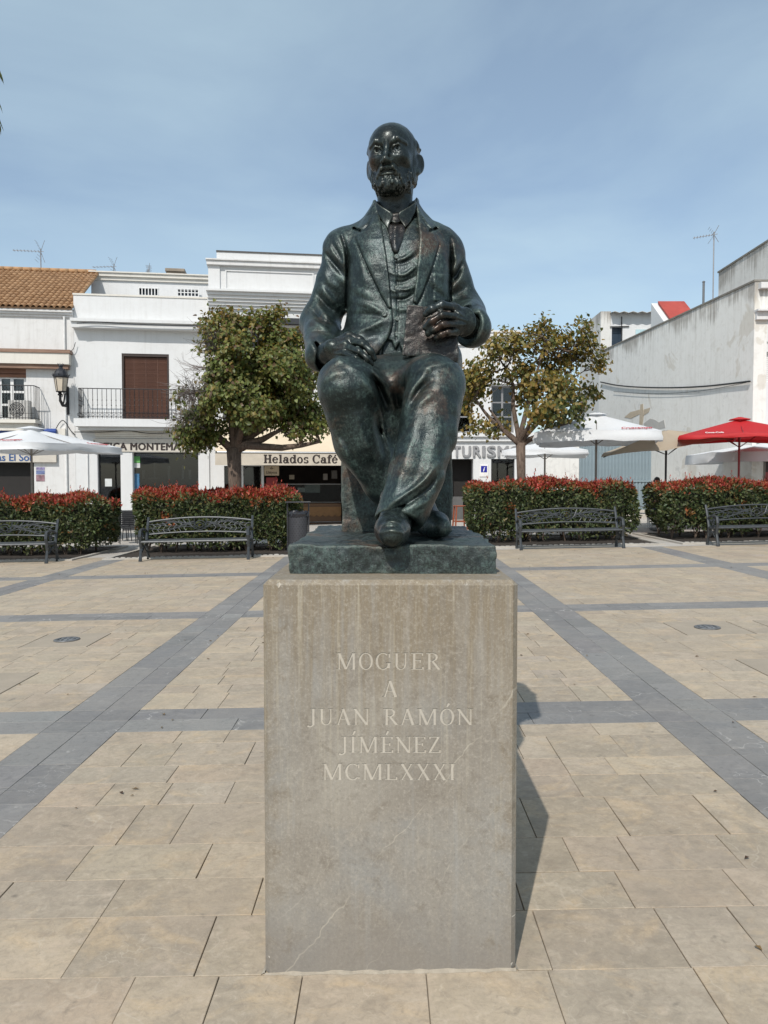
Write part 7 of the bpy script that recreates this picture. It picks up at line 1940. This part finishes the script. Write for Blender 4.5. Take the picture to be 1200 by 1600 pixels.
# beige, tilted
b = at_ground(1040,22.5); zr = W(1040,697,22.5)[2]; za = W(1036,671,22.5)[2]
parasol('beige_parasol', b, zr, za, 2.05, R(10), BCL, POLED, 'tilted beige parasol between the white and the red parasols', .0, (3,-9), 6, 8, False, .12)
# red
b = at_ground(1154,21.6); zr = W(1154,684,21.6)[2]; za = W(1154,655,21.6)[2]
o, cn, X, h, ha = parasol('red_parasol', b, zr, za, 1.60, R(-20), RCL, POLER, 'bright red parasol with white script lettering at the right edge', .10, seed=9)
para_text(cn, X, h, ha, 1.60, 0, .94, 'Coca-Cola', LETTER_WHITE, .45, .12, -.72)
b = at_ground(1194,24.0); zr = W(1194,709,24.0)[2]; za = W(1194,690,24.0)[2]
parasol('white_parasol', b, zr, za, 1.7, R(5), WCL, POLEG, 'white parasol partly hidden below the red parasol at the right edge', .30, seed=12)

# chairs, stools
BCH = simple('black_chair_plastic', (.014,.014,.016), .45); WCH = simple('white_metal_chair', (.62,.62,.60), .5); STW = wood('red_brown_stool', (.20,.045,.018), (.30,.085,.035))
def chair(name, mat, tall=.0):
    o = empty(name, (0,0,0)); s = .21
    m = MB(); m.bbox(-.22,.22,-.21,.21,.43,.455,.008); m.build('seat', mat, o)
    for (x, y) in ((-s,-s),(s,-s),(-s,s),(s,s)):
        m = MB(); m.tube([(x*1.1,y*1.15,0),(x,y,.43)], .014, 6); m.build('leg', mat, o)
    b = empty('backrest', (0,0,0)); b.parent = o
    m = MB(); m.tube([(-s,.2,.44),(-s,.26,.86),(-s*.8,.27,.90),(s*.8,.27,.90),(s,.26,.86),(s,.2,.44)], .013, 6); m.build('frame', mat, b)
    m = MB(); m.bbox(-s*.9,s*.9,.0,.012,-.022,.022,.004); sm2 = m.mesh('slat', mat)
    for k in range(7): c = link('slat', sm2, b); c.location = (0,.21+.0085*k,.52+.055*k)
    m = MB()
    for sx in (-1,1): m.tube([(sx*s,-.18,.44),(sx*s*1.15,-.18,.64),(sx*s*1.15,.10,.66),(sx*s,.24,.66)], .012, 5)
    m.build('armrest', mat, o); return o
c0 = chair('black_chair', BCH)
for i, (px, Y, rz, lab) in enumerate(((199,21.6,.4,'black terrace chair in the gap between the two left hedges'),(188,22.6,2.2,'black terrace chair half hidden by the hedge at the left edge'),(207,22.8,-.9,'black terrace chair farther back in the gap between the left hedges'))):
    c = c0 if i == 0 else copy_tree(c0); c.location = at_ground(px, Y); c.rotation_euler = (0,0,rz); tag(c, lab, 'chair', 'black terrace chairs')
c0 = chair('white_chair', WCH)
for i, (px, Y, rz, lab) in enumerate(((1003,24.2,1.3,'white slatted metal chair in the gap between the two right hedges'),(1046,24.6,-1.0,'white metal chair behind the hedge below the beige parasol'))):
    c = c0 if i == 0 else copy_tree(c0); c.location = at_ground(px, Y); c.rotation_euler = (0,0,rz); tag(c, lab, 'chair', 'white terrace chairs')
def stool():
    o = empty('bar_stool', (0,0,0)); m = MB(); m.bbox(-.19,.19,-.19,.19,.74,.78,.01); m.build('seat', STW, o)
    for (x, y) in ((-1,-1),(1,-1),(-1,1),(1,1)):
        m = MB(); m.hexa([(x*.20-.022,y*.20-.022,0),(x*.20+.022,y*.20-.022,0),(x*.20+.022,y*.20+.022,0),(x*.20-.022,y*.20+.022,0),(x*.155-.022,y*.155-.022,.74),(x*.155+.022,y*.155-.022,.74),(x*.155+.022,y*.155+.022,.74),(x*.155-.022,y*.155+.022,.74)]); m.build('leg', STW, o)
    for a in range(4):
        m = MB(); m.box(-.17,.17,-.192,-.168,.24,.28); q = m.build('footrest', STW, o); q.rotation_euler = (0,0,a*math.pi/2)
    return o
s0 = stool()
for i, (px, Y, rz, lab) in enumerate(((719,25.0,.15,'red-brown wooden bar stool beside the statue, in front of the tourist office doorway'),(757,24.2,.5,'red-brown wooden bar stool mostly hidden by the hedge under the yellowing tree'))):
    c = s0 if i == 0 else copy_tree(s0); c.location = at_ground(px, Y); c.rotation_euler = (0,0,rz); tag(c, lab, 'stool', 'wooden bar stools')
b = at_ground(741,26.0); o = empty('high_table', b); tag(o, 'white high table with thin legs between the two bar stools', 'table')
m = MB(); m.bbox(-.3,.3,-.3,.3,1.02,1.05,.01); m.build('table_top', WCH, o)
for (x, y) in ((-1,-1),(1,-1),(-1,1),(1,1)): m = MB(); m.tube([(x*.26,y*.26,0),(x*.26,y*.26,1.02)], .02, 6); m.build('leg', WCH, o)
b = at_ground(1026,25.4); tb = empty('terrace_table', b); tag(tb, 'small white terrace table behind the right-hand hedge, beside the seated person', 'table')
m = MB(); m.lathe([(.02,.72),(.40,.72),(.40,.75),(.02,.75)], (0,0,0), 20); m.build('table_top', WCH, tb); m = MB(); m.tube([(0,0,0),(0,0,.72)], .03, 8); m.lathe([(.25,0),(.25,.02),(.05,.05)], (0,0,0), 14); m.build('foot', WCH, tb)

# person sitting behind the right-hand hedge: only the dark hair shows
pp = np.array(at_ground(1027,23.6)); hz = W(1027,752,23.6)[2]-pp[2]
po = empty('person', tuple(pp)); tag(po, 'person with short dark hair sitting behind the right-hand hedge below the beige parasol', 'person')
V = Vox((-.32,-.62,-.02), (.32,.30,hz+.20), .012)
sh_z = hz-.30; hip = .50
V.chain([((0,.08,hip),.15), ((0,.08,hip+.25),.135), ((0,.06,sh_z-.05),.15)], .06); V.chain([((-.17,.06,sh_z),.06),((.17,.06,sh_z),.06)], .06)
V.rc((0,.05,sh_z),(0,.03,hz-.08),.055,.055,.03); V.ell((0,.02,hz),(.078,.095,.118),.02); V.ell((0,-.02,hz-.05),(.058,.075,.075),.02); V.rc((0,-.085,hz-.0),(0,-.10,hz-.035),.010,.016,.012)
for s in (-1,1):
    V.chain([((s*.19,.06,sh_z),.055),((s*.22,.02,sh_z-.27),.045),((s*.16,-.22,sh_z-.30),.036)], .03); V.ell((s*.14,-.28,sh_z-.30),(.035,.05,.02),.02)
    for q in range(4): V.rc((s*.14+(q-1.5)*.017,-.31,sh_z-.30),(s*.13+(q-1.5)*.018,-.36+abs(q-1.5)*.008,sh_z-.32),.010,.009,.006)
    V.rc((s*.14-s*.03,-.27,sh_z-.30),(s*.085,-.30,sh_z-.31),.011,.010,.008)
    V.chain([((s*.09,.06,hip),.10),((s*.11,-.36,hip),.075),((s*.11,-.36,.12),.05)], .04); V.rc((s*.11,-.36,.05),(s*.11,-.52,.04),.045,.038,.02)
    V.ell((s*.080,.03,hz-.01),(.014,.028,.038),.008)
bm_ = V.mesh('body'); pbody = link('body', bm_, po, simple('skin', (.42,.25,.17), .6))
V = Vox((-.16,-.14,hz-.15), (.16,.18,hz+.17), .009); V.ell((0,.03,hz+.02),(.090,.108,.118),0.0); V.ell((0,-.10,hz-.05),(.07,.10,.10),.02,'s'); b_ = V.band(.02); b_.noise(40,.008,3).apply(); link('hair', V.mesh('hair'), po, simple('dark_hair', (.012,.009,.008), .5))
V = Vox((-.32,-.30,hip-.15), (.32,.30,sh_z+.10), .013); V.chain([((0,.08,hip),.165), ((0,.08,hip+.25),.15), ((0,.06,sh_z-.05),.162)], .06); V.chain([((-.17,.06,sh_z),.07),((.17,.06,sh_z),.07)], .06)
for s in (-1,1): V.rc((s*.19,.06,sh_z),(s*.215,.03,sh_z-.18),.066,.062,.03)
link('shirt', V.mesh('shirt'), po, simple('dark_shirt', (.03,.035,.06), .8))
V = Vox((-.3,-.56,.06), (.3,.28,hip+.14), .014); 
for s in (-1,1): V.chain([((s*.09,.06,hip),.112),((s*.11,-.36,hip),.085),((s*.11,-.36,.14),.062)], .04)
link('trousers', V.mesh('trousers'), po, simple('denim', (.03,.05,.10), .8))
m = MB(); m.bbox(-.22,.22,-.14,.28,hip-.16,hip-.13,.01); m.bbox(-.22,.22,.26,.285,hip-.05,hip+.42,.01)
for (x, y) in ((-.2,-.12),(.2,-.12),(-.2,.26),(.2,.26)): m.tube([(x,y,0),(x,y,hip-.14)], .014, 6)
ch = empty('cafe_chair', tuple(pp)); m.build('frame', WCH, ch); tag(ch, 'white chair under the person sitting behind the right-hand hedge', 'chair')
